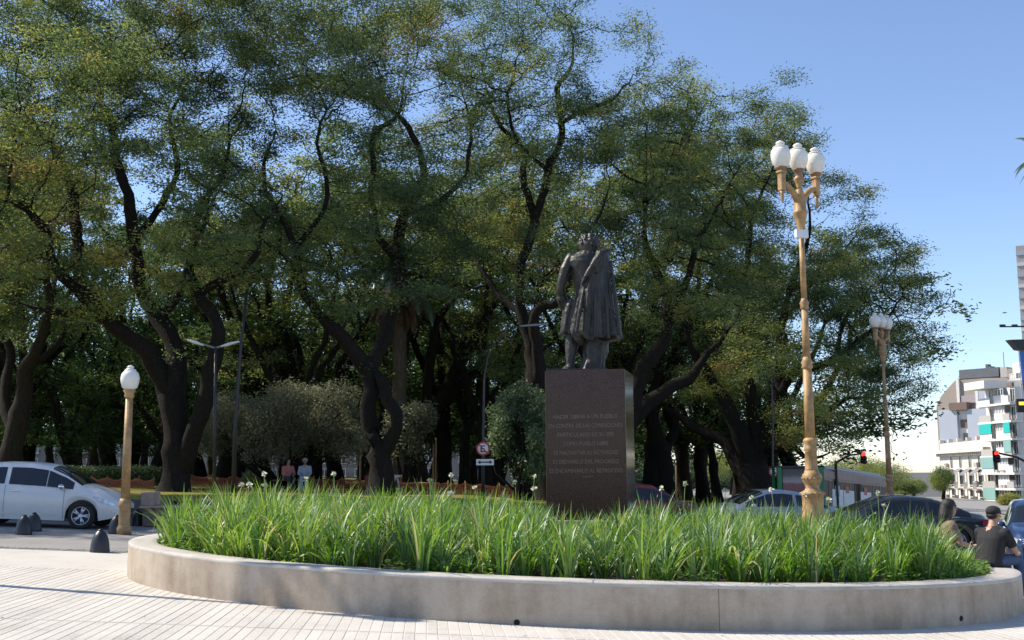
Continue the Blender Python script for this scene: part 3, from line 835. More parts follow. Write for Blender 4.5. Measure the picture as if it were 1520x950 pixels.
def globe(parent, c, s=1.0, M=None):
    """acorn globe, its finial cap and the neck under it; c is the globe's foot"""
    g = MB().lathe([(.085 * s, 0), (.12 * s, .03 * s), (.175 * s, .12 * s), (.207 * s, .23 * s), (.212 * s, .31 * s), (.20 * s, .39 * s), (.17 * s, .445 * s), (.145 * s, .465 * s)], 24, c).build('globe', M_globe, parent)
    MB().lathe([(.162 * s, .463 * s), (.168 * s, .478 * s), (.12 * s, .50 * s), (.07 * s, .515 * s), (.062 * s, .53 * s), (.095 * s, .55 * s), (.10 * s, .57 * s), (.078 * s, .595 * s), (.035 * s, .61 * s), (.03 * s, .62 * s)], 20, c).build('finial', M_globe, g)
    MB().lathe([(.055 * s, -.14 * s), (.075 * s, -.10 * s), (.065 * s, -.06 * s), (.10 * s, -.02 * s), (.125 * s, .012 * s), (.13 * s, .035 * s), (.118 * s, .05 * s)], 20, c).build('socket', M_gdirt, g)
    return g

def triple_lamp(label, D, px_base, px_top, extras, name='street_lamp'):
    """px readings of the photograph fix its height; local z = 0 is the pavement"""
    b = at(px_base, 752, D); x0 = b.x
    zg = ground(x0)
    t = thing(name, label, 'street lamp', (x0, D, zg), 0, 'triple globe street lamps')
    z = lambda py: at(px_base + (752 - py) * (px_top - px_base) / 536.0, py, D).z - zg
    s = D / FPX
    body = [(24 * s, 0), (24 * s, .12), (20 * s, .14), (19 * s, .5), (21 * s, .55), (17 * s, .62), (16 * s, z(757)), (15 * s, z(752)), (15.5 * s, z(737)), (17.5 * s, z(734)), (17.5 * s, z(731)), (12 * s, z(728)), (9.5 * s, z(724)), (11 * s, z(719)), (13.5 * s, z(714)), (14.5 * s, z(709)), (13.5 * s, z(704)), (11 * s, z(702)), (10 * s, z(698))]
    MB().lathe(body, 24).build('base', M_gold, t)
    MB().lathe([(10 * s, z(698)), (9.4 * s, z(696)), (8.6 * s, z(671)), (9.4 * s, z(669))], 32, flute=(1, 2, .86)).build('fluted_drum', M_gold, t)
    mb = MB()
    mb.lathe([(9.4 * s, z(669)), (10.2 * s, z(667)), (8.5 * s, z(663)), (8.0 * s, z(660)), (10.6 * s, z(656)), (10.4 * s, z(653)), (8.0 * s, z(650))], 24)
    mb.build('collar', M_gold, t)
    mb = MB()
    for i in range(16):      # beading on the collars
        a = 2 * PI * i / 16
        mb.ball((16.8 * s * math.cos(a), 16.8 * s * math.sin(a), z(732.5)), 2.2 * s, 6, 4); mb.ball((14.0 * s * math.cos(a), 14.0 * s * math.sin(a), z(710)), 1.7 * s, 6, 4)
    tag(mb.build('beading', M_gold, t), kind='stuff')
    MB().lathe([(7.7 * s, z(650)), (6.6 * s, z(548))], 24, flute=(0, 1, .94)).build('pole', M_gold, t)
    MB().lathe([(6.6 * s, z(548)), (8.6 * s, z(545)), (7.2 * s, z(542)), (8.8 * s, z(538)), (6.4 * s, z(534)), (5.8 * s, z(530))], 24).build('collar', M_gold, t)
    MB().lathe([(5.7 * s, z(530)), (5.0 * s, z(460))], 20).build('pole', M_gold, t)
    MB().lathe([(5.0 * s, z(460)), (6.8 * s, z(457)), (5.6 * s, z(454)), (7.0 * s, z(450)), (5.0 * s, z(446)), (4.4 * s, z(443))], 20).build('collar', M_gold, t)
    MB().lathe([(4.4 * s, z(443)), (4.0 * s, z(345))], 16).build('pole', M_gold, t)
    MB().lathe([(4.0 * s, z(345)), (5.4 * s, z(341)), (7 * s, z(330)), (10 * s, z(319)), (11.4 * s, z(317)), (11.4 * s, z(314.5)), (9 * s, z(312)), (9 * s, z(300)), (7 * s, z(290)), (5 * s, z(283)), (4.2 * s, z(281))], 24).build('capital', M_gold, t)
    MB().lathe([(4.2 * s, z(281)), (3.5 * s, z(278)), (6 * s, z(271)), (8 * s, z(267)), (8.2 * s, z(265)), (4.4 * s, z(261)), (4.0 * s, z(256))], 20).build('stem', M_gold, t)
    gs = 15 * s / .212
    globe(t, (0, 0, z(254)), gs)
    c0 = Vector((0, 0, z(254)))
    for sg in (-1, 1):
        d = Vector((0.86, 0.51, 0)) * sg
        L = 36 * s
        zz0, zt_ = z(300), z(262)
        pts = [d * 4 * s + Vector((0, 0, zz0)), d * 12 * s + Vector((0, 0, zz0 + 12 * s)), d * 22 * s + Vector((0, 0, zz0 + 21 * s)), d * (L - 3 * s) + Vector((0, 0, zz0 + 24 * s))]
        arm = MB().tube(pts, [5.5 * s, 5 * s, 4.5 * s, 4.5 * s], 10).build('arm', M_gold, t)
        p = d * L
        hb = MB()
        hb.box((p.x, p.y, z(273)), (9 * s, 9 * s, 30 * s), bev=1.2 * s, rz=.54)
        hb.box((p.x, p.y, z(260)), (12 * s, 12 * s, 3.5 * s), bev=1 * s, rz=.54)
        hb.lathe([(.5 * s, -34 * s), (2.2 * s, -30 * s), (3.2 * s, -24 * s), (2.4 * s, -20 * s), (4 * s, -16 * s)], 12, (p.x, p.y, z(273)))
        hb.build('bracket', M_gold, arm)
        globe(t, (p.x, p.y, z(254) - 1.5 * s), gs)
    if extras:
        bx = MB().box((-2 * s, -8 * s, z(349)), (20 * s, 8 * s, 13 * s), bev=.02, rz=.25).box((5 * s, -3 * s, z(349)), (6 * s, 6 * s, 4 * s)).build('light_box', M_lightbox, t)
    return t
lampA = triple_lamp('tall ochre street lamp with three white globes behind the planter grass', 24.0, 1207, 1184, True)
bpy.context.view_layer.update()
lb = copy_tree(lampA)
M_brownp = simple('brown_paint', (0.34, 0.205, 0.105), 0.55, var=.2)
p2 = at(1321, 730, 45.0)
lb.location = (p2.x, 45.0, at(1310, 463, 45.0).z - (at(1184, 209, 24).z - ground(lampA.location.x)) )
lb.rotation_euler.z = R(14)
tag(lb, 'weathered brown street lamp with three globes near the bus and traffic light')
for ch in list(lb.children):
    if ch.name.startswith('light_box'): bpy.data.objects.remove(ch)
for ch in [c for c in lb.children_recursive if c.type == 'MESH']:
    if ch.data.materials[0] == M_gold:
        ch.data = ch.data.copy(); ch.data.materials[0] = M_brownp
# a lamp of the same kind beyond the left edge of the picture; its shadow crosses the pavement
lc = copy_tree(lampA); lc.location = (-9.4, 15.19, ground(-9.4)); tag(lc, 'ochre three globe street lamp standing out of view to the left')

# single globe lamp by the white car
bb = at(184, 790, 25.2)
one = thing('street_lamp', 'slim ochre lamp post with one white globe beside the white car', 'street lamp', (bb.x, 25.2, ground(bb.x)))
zg1 = ground(bb.x); s = 25.2 / FPX
z1 = lambda py: at(184 + (790 - py) * 9 / 230.0, py, 25.2).z - zg1
MB().lathe([(10.5 * s, 0), (10.5 * s, z1(783)), (9 * s, z1(781)), (8.2 * s, z1(778)), (8.2 * s, z1(754)), (9.3 * s, z1(752)), (9.3 * s, z1(746)), (8 * s, z1(744)), (7.4 * s, z1(740))], 20).build('base', M_gold, one)
MB().lathe([(6.6 * s, z1(740)), (5.4 * s, z1(592))], 24, flute=(0, 1, .93)).build('pole', M_gold, one)
MB().lathe([(5.4 * s, z1(592)), (7.6 * s, z1(588)), (6.4 * s, z1(585)), (8.5 * s, z1(581)), (8.5 * s, z1(579))], 20).build('capital', M_gold, one)
gb = MB().lathe([(.10, z1(579)), (.17, z1(575)), (.205, z1(566)), (.21, z1(561)), (.19, z1(555)), (.14, z1(551)), (.11, z1(549.5))], 24).build('globe', M_globe, one)
MB().lathe([(.13, z1(550)), (.12, z1(548.5)), (.07, z1(547)), (.065, z1(546)), (.085, z1(545)), (.06, z1(543.5)), (.02, z1(542.3))], 16).build('finial', M_globe, gb)
# ---------------------------------------------------------------- trees
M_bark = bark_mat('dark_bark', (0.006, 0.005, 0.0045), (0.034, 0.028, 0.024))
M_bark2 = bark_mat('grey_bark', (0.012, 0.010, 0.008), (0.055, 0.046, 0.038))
JAC = [(0.0, (0.044, 0.078, 0.036)), (0.35, (0.098, 0.145, 0.058)), (0.6, (0.182, 0.230, 0.070)), (0.8, (0.300, 0.300, 0.080)), (0.92, (0.20, 0.13, 0.055)), (1.0, (0.125, 0.080, 0.050))]
M_leaf = leaf_mat('feathery_leaf', JAC, 0.47, 0.018, 0.6)
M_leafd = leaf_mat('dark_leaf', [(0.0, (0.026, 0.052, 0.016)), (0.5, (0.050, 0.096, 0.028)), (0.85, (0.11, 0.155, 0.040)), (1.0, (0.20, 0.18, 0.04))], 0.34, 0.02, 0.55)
M_leafg = leaf_mat('olive_leaf', [(0.0, (0.070, 0.084, 0.046)), (0.5, (0.145, 0.155, 0.092)), (1.0, (0.27, 0.265, 0.17))], 0.3, 0.03, 0.5)
M_leafm = leaf_mat('shrub_leaf', [(0.0, (0.040, 0.075, 0.035)), (0.5, (0.095, 0.14, 0.065)), (1.0, (0.19, 0.23, 0.12))], 0.3, 0.03, 0.5)

def sn(P, f, seed):
    """cheap smooth noise on (N,3) points, about -1..1"""
    r = np.random.default_rng(seed); out = 0
    for o in range(5):
        k = r.normal(0, 1, 3); k /= np.linalg.norm(k); k2 = r.normal(0, 1, 3); k2 /= np.linalg.norm(k2)
        out = out + np.sin(P @ k * f * (1 + .35 * o) + r.uniform(0, 6.3) + 1.5 * np.sin(P @ k2 * f * .7 + r.uniform(0, 6.3)))
    return out / 2.6

def smooth_limb(pts, rad, step, rg, wob):
    """Catmull-Rom through the points with a little wander; returns points and radii."""
    P = [Vector(p) for p in pts]; P = [P[0] * 2 - P[1]] + P + [P[-1] * 2 - P[-2]]
    out, rr_ = [], []
    for i in range(1, len(P) - 2):
        n = max(1, int((P[i + 1] - P[i]).length / step))
        for j in range(n):
            t = j / n
            a, b, c, d = P[i - 1], P[i], P[i + 1], P[i + 2]
            q = 0.5 * ((2 * b) + (c - a) * t + (2 * a - 5 * b + 4 * c - d) * t * t + (3 * b - a - 3 * c + d) * t ** 3)
            r_ = rad[i - 1] * (1 - t) + rad[i] * t
            w = wob * min(1, i * .5)
            q += Vector((noise.noise((q.x * .8, q.z * .8, rg)), noise.noise((q.x * .8, q.z * .8, rg + 9)), noise.noise((q.x * .8, q.z * .8, rg + 17)))) * w
            q += Vector((noise.noise((q.x * 2.1, q.z * 2.1, rg + 31)), noise.noise((q.x * 2.1, q.z * 2.1, rg + 39)), noise.noise((q.x * 2.1, q.z * 2.1, rg + 47)))) * w * .55
            out.append(q); rr_.append(r_ * (1 + .24 * noise.noise((q.x * 1.9, q.z * 1.9, rg + 3))))
    out.append(P[-2]); rr_.append(rad[-1])
    return out, rr_

class Skel:
    def __init__(s): s.pos, s.par, s.minr, s.hand = [], [], [], []
    def limb(s, pts, rad, parent=-1):
        last = parent
        if parent == -1 and s.pos:
            d = [(Vector(q) - pts[0]).length for q in s.pos]; last = int(np.argmin(d))
        start = 0
        for p, r in list(zip(pts, rad))[start:]:
            s.pos.append(tuple(p)); s.par.append(last); s.minr.append(r); s.hand.append(1); last = len(s.pos) - 1

def colonise(sk, att, step, kill, rng, maxit=120, jit=0.28, from_r=0.45):
    pos = np.zeros((20000, 3)); n0 = len(sk.pos); pos[:n0] = sk.pos
    par = list(sk.par); kids = np.zeros(20000, int)
    n = n0
    ok = np.array([r < from_r for r in sk.minr]);
    D = np.full(len(att), 1e9); near = np.zeros(len(att), int)
    idx = np.where(ok)[0]
    for c in range(0, len(idx), 200):
        ii = idx[c:c + 200]; d = np.linalg.norm(att[:, None] - pos[ii][None], axis=2); m = d.argmin(1); dm = d[np.arange(len(att)), m]
        u = dm < D; D[u] = dm[u]; near[u] = ii[m[u]]
    alive = D > kill
    for it in range(maxit):
        a = np.where(alive)[0]
        if len(a) == 0 or n > 19000: break
        dv = att[a] - pos[near[a]]; dv /= np.linalg.norm(dv, axis=1)[:, None] + 1e-9
        acc = np.zeros((n, 3)); np.add.at(acc, near[a], dv)
        g = np.where((np.abs(acc).sum(1) > 1e-6) & (kids[:n] < 3))[0]
        if len(g) == 0: break
        d = acc[g]; d /= np.linalg.norm(d, axis=1)[:, None] + 1e-9
        d += rng.normal(0, jit, d.shape); d /= np.linalg.norm(d, axis=1)[:, None]
        new = pos[g] + d * step
        m = len(new)
        pos[n:n + m] = new; par += list(g); kids[g] += 1
        ids = np.arange(n, n + m); n += m
        dd = np.linalg.norm(att[a][:, None] - new[None], axis=2); mm = dd.argmin(1); dm = dd[np.arange(len(a)), mm]
        u = dm < D[a]; D[a[u]] = dm[u]; near[a[u]] = ids[mm[u]]
        alive &= D > kill
    return pos[:n], np.array(par), n0

def twigs(pos, par, rng, length, per=2, up=0.25):
    n = len(pos); has = np.zeros(n, bool); has[par[par >= 0]] = True
    tips = np.where(~has)[0]
    P, Q = [pos], [par]
    c = n
    for k in range(per):
        d = rng.normal(0, 1, (len(tips), 3)); d[:, 2] += up
        pd = pos[tips] - pos[np.maximum(par[tips], 0)]; pd /= np.linalg.norm(pd, axis=1)[:, None] + 1e-9
        d = d / np.linalg.norm(d, axis=1)[:, None] + pd * .8; d /= np.linalg.norm(d, axis=1)[:, None]
        a = pos[tips] + d * length * rng.uniform(.5, 1, (len(tips), 1))
        P.append(a); Q.append(tips.copy()); ia = np.arange(c, c + len(tips)); c += len(tips)
        d2 = d + rng.normal(0, .5, d.shape); d2 /= np.linalg.norm(d2, axis=1)[:, None]
        P.append(a + d2 * length * rng.uniform(.5, 1, (len(tips), 1))); Q.append(ia); c += len(tips)
    return np.concatenate(P), np.concatenate(Q)

def radii(par, n0, minr, tip=0.0135, ex=2.12, cap=0.30):
    n = len(par); A = np.zeros(n)
    kids = np.zeros(n, int)
    for i in range(n): 
        if par[i] >= 0: kids[par[i]] += 1
    for i in range(n - 1, -1, -1):
        if kids[i] == 0: A[i] = tip ** ex
        if par[i] >= 0: A[par[i]] += A[i]
    r = np.minimum(A ** (1 / ex), cap)
    r[:n0] = np.array(minr)
    for i in range(n0, n):          # a child is never thicker than its parent
        r[i] = min(r[i], r[par[i]] * .92)
    return r

def tubes(pos, par, r, sel, k):
    """a k-sided tube for every selected node, joined to its parent"""
    n = len(pos)
    U = np.zeros((n, 3)); Dn = np.zeros((n, 3))
    p = np.where(par < 0, np.arange(n), par)
    d = pos - pos[p]; L = np.linalg.norm(d, axis=1); d[L < 1e-6] = (0, 0, 1); d /= np.maximum(np.linalg.norm(d, axis=1), 1e-9)[:, None]
    best = {}
    for i in range(n):
        if par[i] >= 0 and (par[i] not in best or r[i] > r[best[par[i]]]): best[par[i]] = i
    # ring direction is the mean of the incoming and the outgoing main direction
    Dm = d.copy()
    for q, i in best.items(): Dm[q] = d[q] + d[i]
    Dm /= np.maximum(np.linalg.norm(Dm, axis=1), 1e-9)[:, None]
    for i in range(n):
        u = U[par[i]] if par[i] >= 0 else np.array([1.0, .2, .1])
        u = u - Dm[i] * u.dot(Dm[i]); l_ = np.linalg.norm(u)
        if l_ < 1e-4: u = np.cross(Dm[i], [.3, 1, .2]); l_ = np.linalg.norm(u)
        U[i] = u / l_
    Wv = np.cross(Dm, U)
    ang = 2 * np.pi * np.arange(k) / k
    circ = U[:, None] * np.cos(ang)[None, :, None] + Wv[:, None] * np.sin(ang)[None, :, None]
    ringv = pos[:, None] + circ * r[:, None, None]
    s = np.where(sel & (par >= 0))[0]
    main = np.array([best.get(par[i], -1) == i for i in s])
    V = [ringv.reshape(-1, 3)]; F = []
    base = n * k
    lo = np.where(main, par[s] * k, 0)
    side = s[~main]
    rv = pos[par[side]][:, None] + circ[side] * np.minimum(r[side] * 1.25, r[par[side]])[:, None, None]
    V.append(rv.reshape(-1, 3)); lo[~main] = base + np.arange(len(side)) * k
    j = np.arange(k); j2 = (j + 1) % k
    hi = s * k
    F = np.stack([lo[:, None] + j, lo[:, None] + j2, hi[:, None] + j2, hi[:, None] + j], -1).reshape(-1, 4)
    V = np.concatenate(V)
    used = np.zeros(len(V), bool); used[F] = True; mp_ = np.cumsum(used) - 1
    return V[used], mp_[F]

def leaves(P, rng, per, spread, size, tint, flat=0.5, droop=0.0, aspect=0.36):
    """per small pointed leaves round every point of P"""
    n = len(P) * per
    C = np.repeat(P, per, 0) + rng.normal(0, 1, (n, 3)) * spread
    T = np.repeat(tint, per) + rng.normal(0, .09, n)
    d = rng.normal(0, 1, (n, 3)); d[:, 2] *= flat; d[:, 2] -= droop; d /= np.linalg.norm(d, axis=1)[:, None]
    w = rng.normal(0, 1, (n, 3)); w[:, 2] *= .8; w = np.cross(d, w); w /= np.maximum(np.linalg.norm(w, axis=1), 1e-6)[:, None]
    s = size * rng.uniform(.6, 1.35, (n, 1))
    V = np.stack([C - d * s * .5, C + w * s * aspect * .5, C + d * s * .5, C - w * s * aspect * .5], 1).reshape(-1, 3)
    F = np.arange(n * 4).reshape(-1, 4)
    return V, F, np.clip(T, 0, 1)

def blobs_points(blobs, spacing, rng, gap=0.0, seed=1, f=0.55):
    """attraction points filling ellipsoids: (centre, (rx, ry, rz))"""
    out = []
    for c, r in blobs:
        vol = 4 / 3 * PI * r[0] * r[1] * r[2]; m = max(20, int(vol / spacing ** 3))
        u = rng.normal(0, 1, (m, 3)); u /= np.linalg.norm(u, axis=1)[:, None]; u *= rng.uniform(0, 1, (m, 1)) ** (1 / 2.6)
        out.append(np.array(c) + u * np.array(r))
    A = np.concatenate(out)
    if gap > -1: A = A[sn(A, f, seed) > gap]
    return A

def grow_tree(name, label, limbs, blobs, base, seed, group='large park trees in a dark contorted row', spacing=0.76, step=0.36, per=84, size=0.116, spread=0.25, topbare=None, leaf=None, gap=-0.17, twl=0.38, tintbias=0.0, wob=0.16, dens=None, bark=None):
    rng = np.random.default_rng(seed)
    sk = Skel()
    for pts, rad in limbs:
        q, rr_ = smooth_limb(pts, rad, 0.34, seed, wob)
        if not sk.pos:      # flare of the roots
            rr_ = [x * (1 + .28 * max(0, 1 - i * .34 / 0.8)) for i, x in enumerate(rr_)]
        sk.limb(q, rr_)
    att = blobs_points(blobs, spacing, rng, gap, seed)
    pos, par, n0 = colonise(sk, att, step, 0.62, rng)
    pos, par = twigs(pos, par, rng, twl)
    r = radii(par, n0, sk.minr)
    base = Vector(base)
    t = thing(name, label, 'tree', base, 0, group)
    b = np.array(base)
    hand = np.zeros(len(pos), bool); hand[:n0] = True
    V, F = tubes(pos, par, r, hand, 12)
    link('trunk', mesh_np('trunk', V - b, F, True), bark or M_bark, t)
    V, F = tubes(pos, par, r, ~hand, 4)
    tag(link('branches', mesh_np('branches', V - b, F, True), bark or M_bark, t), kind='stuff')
    thin = np.where((r < 0.046) & ~hand)[0]
    if dens is not None: thin = thin[rng.random(len(thin)) < dens(pos[thin])]
    if topbare is not None: thin = thin[rng.random(len(thin)) < topbare(pos[thin])]
    thin = thin[rng.random(len(thin)) < np.clip(.72 + .55 * sn(pos[thin], 1.5, seed + 9), .08, 1)]
    tn = 0.36 + 0.20 * sn(pos[thin], .8, seed + 5) + .10 * sn(pos[thin], .25, 77) + tintbias
    # the leaves hang in flat pads on a share of the twigs, with open air between the pads
    pick = rng.random(len(thin)) < .34
    cen, ct = pos[thin][pick], tn[pick] + rng.normal(0, .19, pick.sum())
    V1, F1, T1_ = leaves(cen + np.array([0, 0, .05]), rng, int(per * 2.5), np.array([spread * 1.45, spread * 1.45, spread * .55]), size, ct, .45, .12)
    V2, F2, T2_ = leaves(pos[thin], rng, max(2, int(per * .22)), spread * .8, size, tn)
    V = np.concatenate([V1, V2]) - b; F = np.concatenate([F1, F2 + len(V1)]); T = np.concatenate([T1_, T2_])
    print('TREE', name, len(pos), len(V) // 4)
    tag(link('crown', mesh_np('crown', V, F, False, {'tint': T}), leaf or M_leaf, t), kind='stuff')
    return t

def LB(D0, *rows):
    """limb from photograph readings: (px, py, half width px, extra depth)"""
    pts, rad = [], []
    for q in rows:
        D = D0 + (q[3] if len(q) > 3 else 0)
        pts.append(at(q[0], q[1], D)); rad.append(q[2] * D / FPX * (.62 + .26 * min(1, q[2] / 14)))
    rad[-1] *= .4; rad[-2] *= .85
    return pts, rad
def BL(D0, *rows):
    """crown masses from photograph readings: (px, py, rx px, ry px, extra depth, depth radius m)"""
    out = []
    for q in rows:
        D = D0 + q[4]; out.append((tuple(at(q[0], q[1], D)), (q[2] * D / FPX, q[5], q[3] * D / FPX)))
    return out
def foot(px, D): 
    x = (px - 760) / FPX * D
    return (x, D, lawn_z(x, D) - 0.05)
def LBF(D0, px, hw, *rows):
    """a trunk that starts on the ground under px"""
    p, r = LB(D0, *rows); f = Vector(foot(px, D0)); r[-1] = rows[-1][2] * D0 / FPX * .86; r[-2] = rows[-2][2] * D0 / FPX * .86
    return [f] + p, [hw * D0 / FPX * .86] + r

# tree with the heavy double trunk at the left
D = 40.0
T1 = [LBF(D, 262, 24, (262, 700, 23), (261, 640, 22), (258, 590, 21), (262, 540, 18)),
      LB(D, (262, 550, 18), (260, 515, 16, .2), (236, 472, 15, .4), (207, 422, 13, .4), (198, 340, 11, 0), (181, 250, 9, -.5), (166, 195, 8, -.8), (150, 150, 6, -1.2), (155, 90, 4, -1.2)),
      LB(D, (250, 580, 17), (217, 522, 16, -.6), (182, 490, 14, -1.1), (148, 462, 13, -1.7), (112, 428, 11, -2.2), (84, 394, 9, -2.8), (62, 335, 9, -3.2), (24, 302, 8, -3.6), (-20, 292, 6, -4)),
      LB(D, (178, 488, 12, -1.1), (150, 452, 11, -1), (120, 405, 11, -.6), (112, 350, 10, 0), (106, 282, 10, .5), (84, 228, 9, .8), (52, 192, 7, 1), (40, 150, 5, 1.2)),
      LB(D, (120, 460, 11, -1.8), (90, 465, 9, -2.3), (68, 462, 7, -2.6), (30, 450, 4, -3)),
      LB(D, (268, 700, 19), (288, 645, 15, -.4), (304, 592, 14, -.8), (319, 525, 13, -1.1), (327, 490, 12, -1.2), (312, 462, 11, -1.2), (291, 438, 10, -1.1), (284, 400, 8, -.9), (296, 345, 6, -.6), (320, 290, 5, -.4)),
      LB(D, (295, 440, 8, -1.1), (322, 418, 8, -1.6), (358, 402, 7, -2), (384, 370, 6, -2.4), (391, 330, 5, -2.6), (420, 290, 4, -2.6)),
      LB(D, (235, 470, 10, .4), (262, 440, 9, 1), (282, 380, 8, 1.6), (300, 310, 7, 2), (330, 260, 6, 2.2), (345, 200, 5, 2.4)),
      LB(D, (200, 360, 8, 0), (240, 300, 7, .8), (262, 240, 6, 1.2), (250, 180, 5, 1.4), (280, 120, 4, 1.6))]
B1 = BL(D, (190, 60, 200, 100, 0, 5), (60, 150, 150, 110, -2, 5), (270, 170, 130, 110, 1, 5), (40, 40, 140, 90, 1, 5), (330, 70, 100, 90, 1, 4.5), (110, 290, 160, 90, -2, 4.5), (310, 300, 120, 90, -1, 4.5), (60, 410, 120, 60, -3, 4), (350, 395, 75, 50, -2, 3), (200, 220, 150, 70, -3, 3), (225, -60, 250, 70, 0, 6), (150, 330, 110, 70, -4.5, 2.5), (250, 250, 110, 60, -4.5, 2.5), (90, 230, 100, 60, -5, 2.5), (300, 350, 70, 45, -4.5, 2.2), (30, 440, 80, 40, -5, 2.2), (215, 430, 60, 30, -4, 1.8), (180, 110, 130, 70, -5, 2.5))
tr1 = grow_tree('jacaranda_tree', 'huge dark tree with a thick double trunk behind the white car', T1, B1, foot(262, D), 21)

# forked, twisting tree in the middle
D = 42.0
T2 = [LBF(D, 566, 22, (566, 710, 20), (563, 672, 20), (556, 648, 17)),
      LB(D, (556, 655, 19), (546, 632, 15), (545, 608, 14), (553, 582, 14), (549, 552, 14), (528, 524, 13, -.3), (498, 490, 12, -.8), (472, 465, 10, -1.2), (453, 440, 9, -1.5), (446, 408, 8, -1.7), (438, 368, 7, -2), (408, 305, 6, -2), (392, 255, 5, -1.8), (410, 190, 4, -1.6)),
      LB(D, (572, 668, 14), (586, 636, 11, -.4), (589, 612, 11, -.5), (577, 590, 11, -.5), (566, 566, 11, -.4), (556, 548, 11, -.2)),
      LB(D, (550, 552, 14), (562, 518, 13, .2), (577, 480, 13, .5), (589, 435, 13, .6), (591, 388, 13, .6), (597, 330, 10, .3), (617, 290, 9, 0), (629, 258, 8, -.2), (618, 215, 7, -.4), (600, 180, 6, -.4), (572, 150, 5, -.6), (560, 100, 4, -.6)),
      LB(D, (590, 385, 9, .6), (566, 352, 7, 0), (552, 300, 6, -.6), (556, 240, 6, -1), (552, 200, 6, -1.2), (590, 175, 5, -1.4), (600, 120, 4, -1.4)),
      LB(D, (600, 320, 7, .3), (650, 300, 6, 1), (680, 270, 5, 1.6), (700, 220, 5, 2), (690, 150, 4, 2.4)),
      LB(D, (446, 405, 6, -1.7), (420, 380, 5, -2.6), (380, 350, 5, -3), (350, 320, 4, -3)),
      LB(D, (440, 365, 6, -2), (478, 320, 5, -2.4), (482, 260, 5, -2.4), (470, 200, 4, -2.4), (500, 140, 4, -2))]
B2 = BL(D, (560, 60, 150, 90, 0, 5), (450, 110, 110, 100, -1, 4.5), (640, 150, 110, 90, 1, 4.5), (520, 210, 130, 80, -1, 4), (430, 290, 100, 80, -2, 4), (620, 260, 90, 60, 0, 4), (545, 320, 90, 50, 1, 3.5), (470, 400, 70, 40, -2, 3), (660, 355, 70, 55, 1, 3.5), (420, 10, 90, 50, 0, 4), (700, 60, 80, 60, 2, 4), (500, 330, 80, 45, -4.5, 2.2), (580, 250, 80, 50, -4.5, 2.2), (460, 230, 70, 50, -4.5, 2.2), (640, 420, 60, 35, -3, 2), (540, 130, 90, 60, -4.5, 2.4), (520, 440, 50, 25, -3, 1.8), (570, -30, 130, 50, 0, 5), (470, 30, 80, 60, -2, 4), (640, 40, 80, 60, -1, 4))
bare_top = lambda P: np.clip(1.25 - (P[:, 2] - 15.5) * .09, .55, 1)
tr2 = grow_tree('jacaranda_tree', 'twisting forked tree with a narrow loop low in its trunk', T2, B2, foot(566, D), 22, topbare=bare_top)

# tall tree behind the statue
D = 46.0
T3 = [LBF(D, 812, 22, (810, 650, 21), (802, 600, 20), (798, 575, 17)),
      LB(D, (797, 580, 15), (789, 542, 13, .2), (783, 503, 12, .4), (776, 472, 10, .4), (768, 440, 9, .3), (772, 400, 9, 0), (786, 355, 9, -.3), (794, 330, 9, -.4), (785, 300, 8, -.4), (777, 262, 7, -.3), (776, 225, 6, 0), (740, 180, 5, .4), (720, 120, 4, .6)),
      LB(D, (803, 575, 12), (798, 525, 11, -.6), (790, 482, 10, -1), (801, 456, 9, -1.2), (823, 449, 8, -1.5), (840, 433, 7, -1.8), (852, 390, 6, -2), (880, 340, 5, -2.2), (900, 290, 4, -2.4)),
      LB(D, (793, 332, 8, -.4), (806, 280, 8, -.8), (817, 250, 8, -1), (834, 205, 7, -1), (834, 170, 6, -1), (829, 135, 6, -1), (850, 90, 4, -1), (846, 40, 3, -1)),
      LB(D, (832, 185, 5, -1), (870, 160, 5, -1.4), (910, 150, 4, -1.6), (940, 110, 3, -1.6)),
      LB(D, (776, 470, 7, .4), (745, 440, 6, 1), (715, 400, 5, 1.5), (690, 350, 5, 2), (700, 310, 4, 2)),
      LB(D, (815, 255, 5, -1), (770, 210, 4, -2), (755, 150, 4, -2.4), (770, 80, 3, -2.4))]
B3 = BL(D, (850, 70, 105, 80, 0, 4.5), (770, 50, 90, 75, 1, 4.5), (920, 130, 80, 70, 0, 4), (760, 170, 90, 70, -1, 4), (860, 210, 110, 70, -1, 4), (740, 310, 80, 70, 1, 4), (870, 320, 80, 50, -2, 3), (800, 350, 60, 40, -1, 3), (730, 400, 50, 30, 1, 2.5), (950, 60, 35, 40, 1, 3), (800, 270, 70, 40, -4, 2), (740, 230, 60, 45, -4, 2), (890, 260, 60, 35, -4, 2), (840, 365, 45, 30, -5, 1.6), (700, 250, 60, 40, 1, 3), (800, 200, 80, 50, 2, 3), (760, 380, 60, 30, -3.5, 1.8), (800, -10, 110, 50, 0, 4.5), (690, 130, 50, 60, -1, 3.5), (840, 130, 80, 55, -3, 2.5), (930, 90, 45, 50, 1, 3))
tr3 = grow_tree('jacaranda_tree', 'tall airy tree with two bare stems rising left of the statue', T3, B3, foot(812, D), 23, topbare=lambda P: np.clip(1.15 - (P[:, 2] - 14) * .10, .34, 1), dens=lambda P: np.full(len(P), .95))

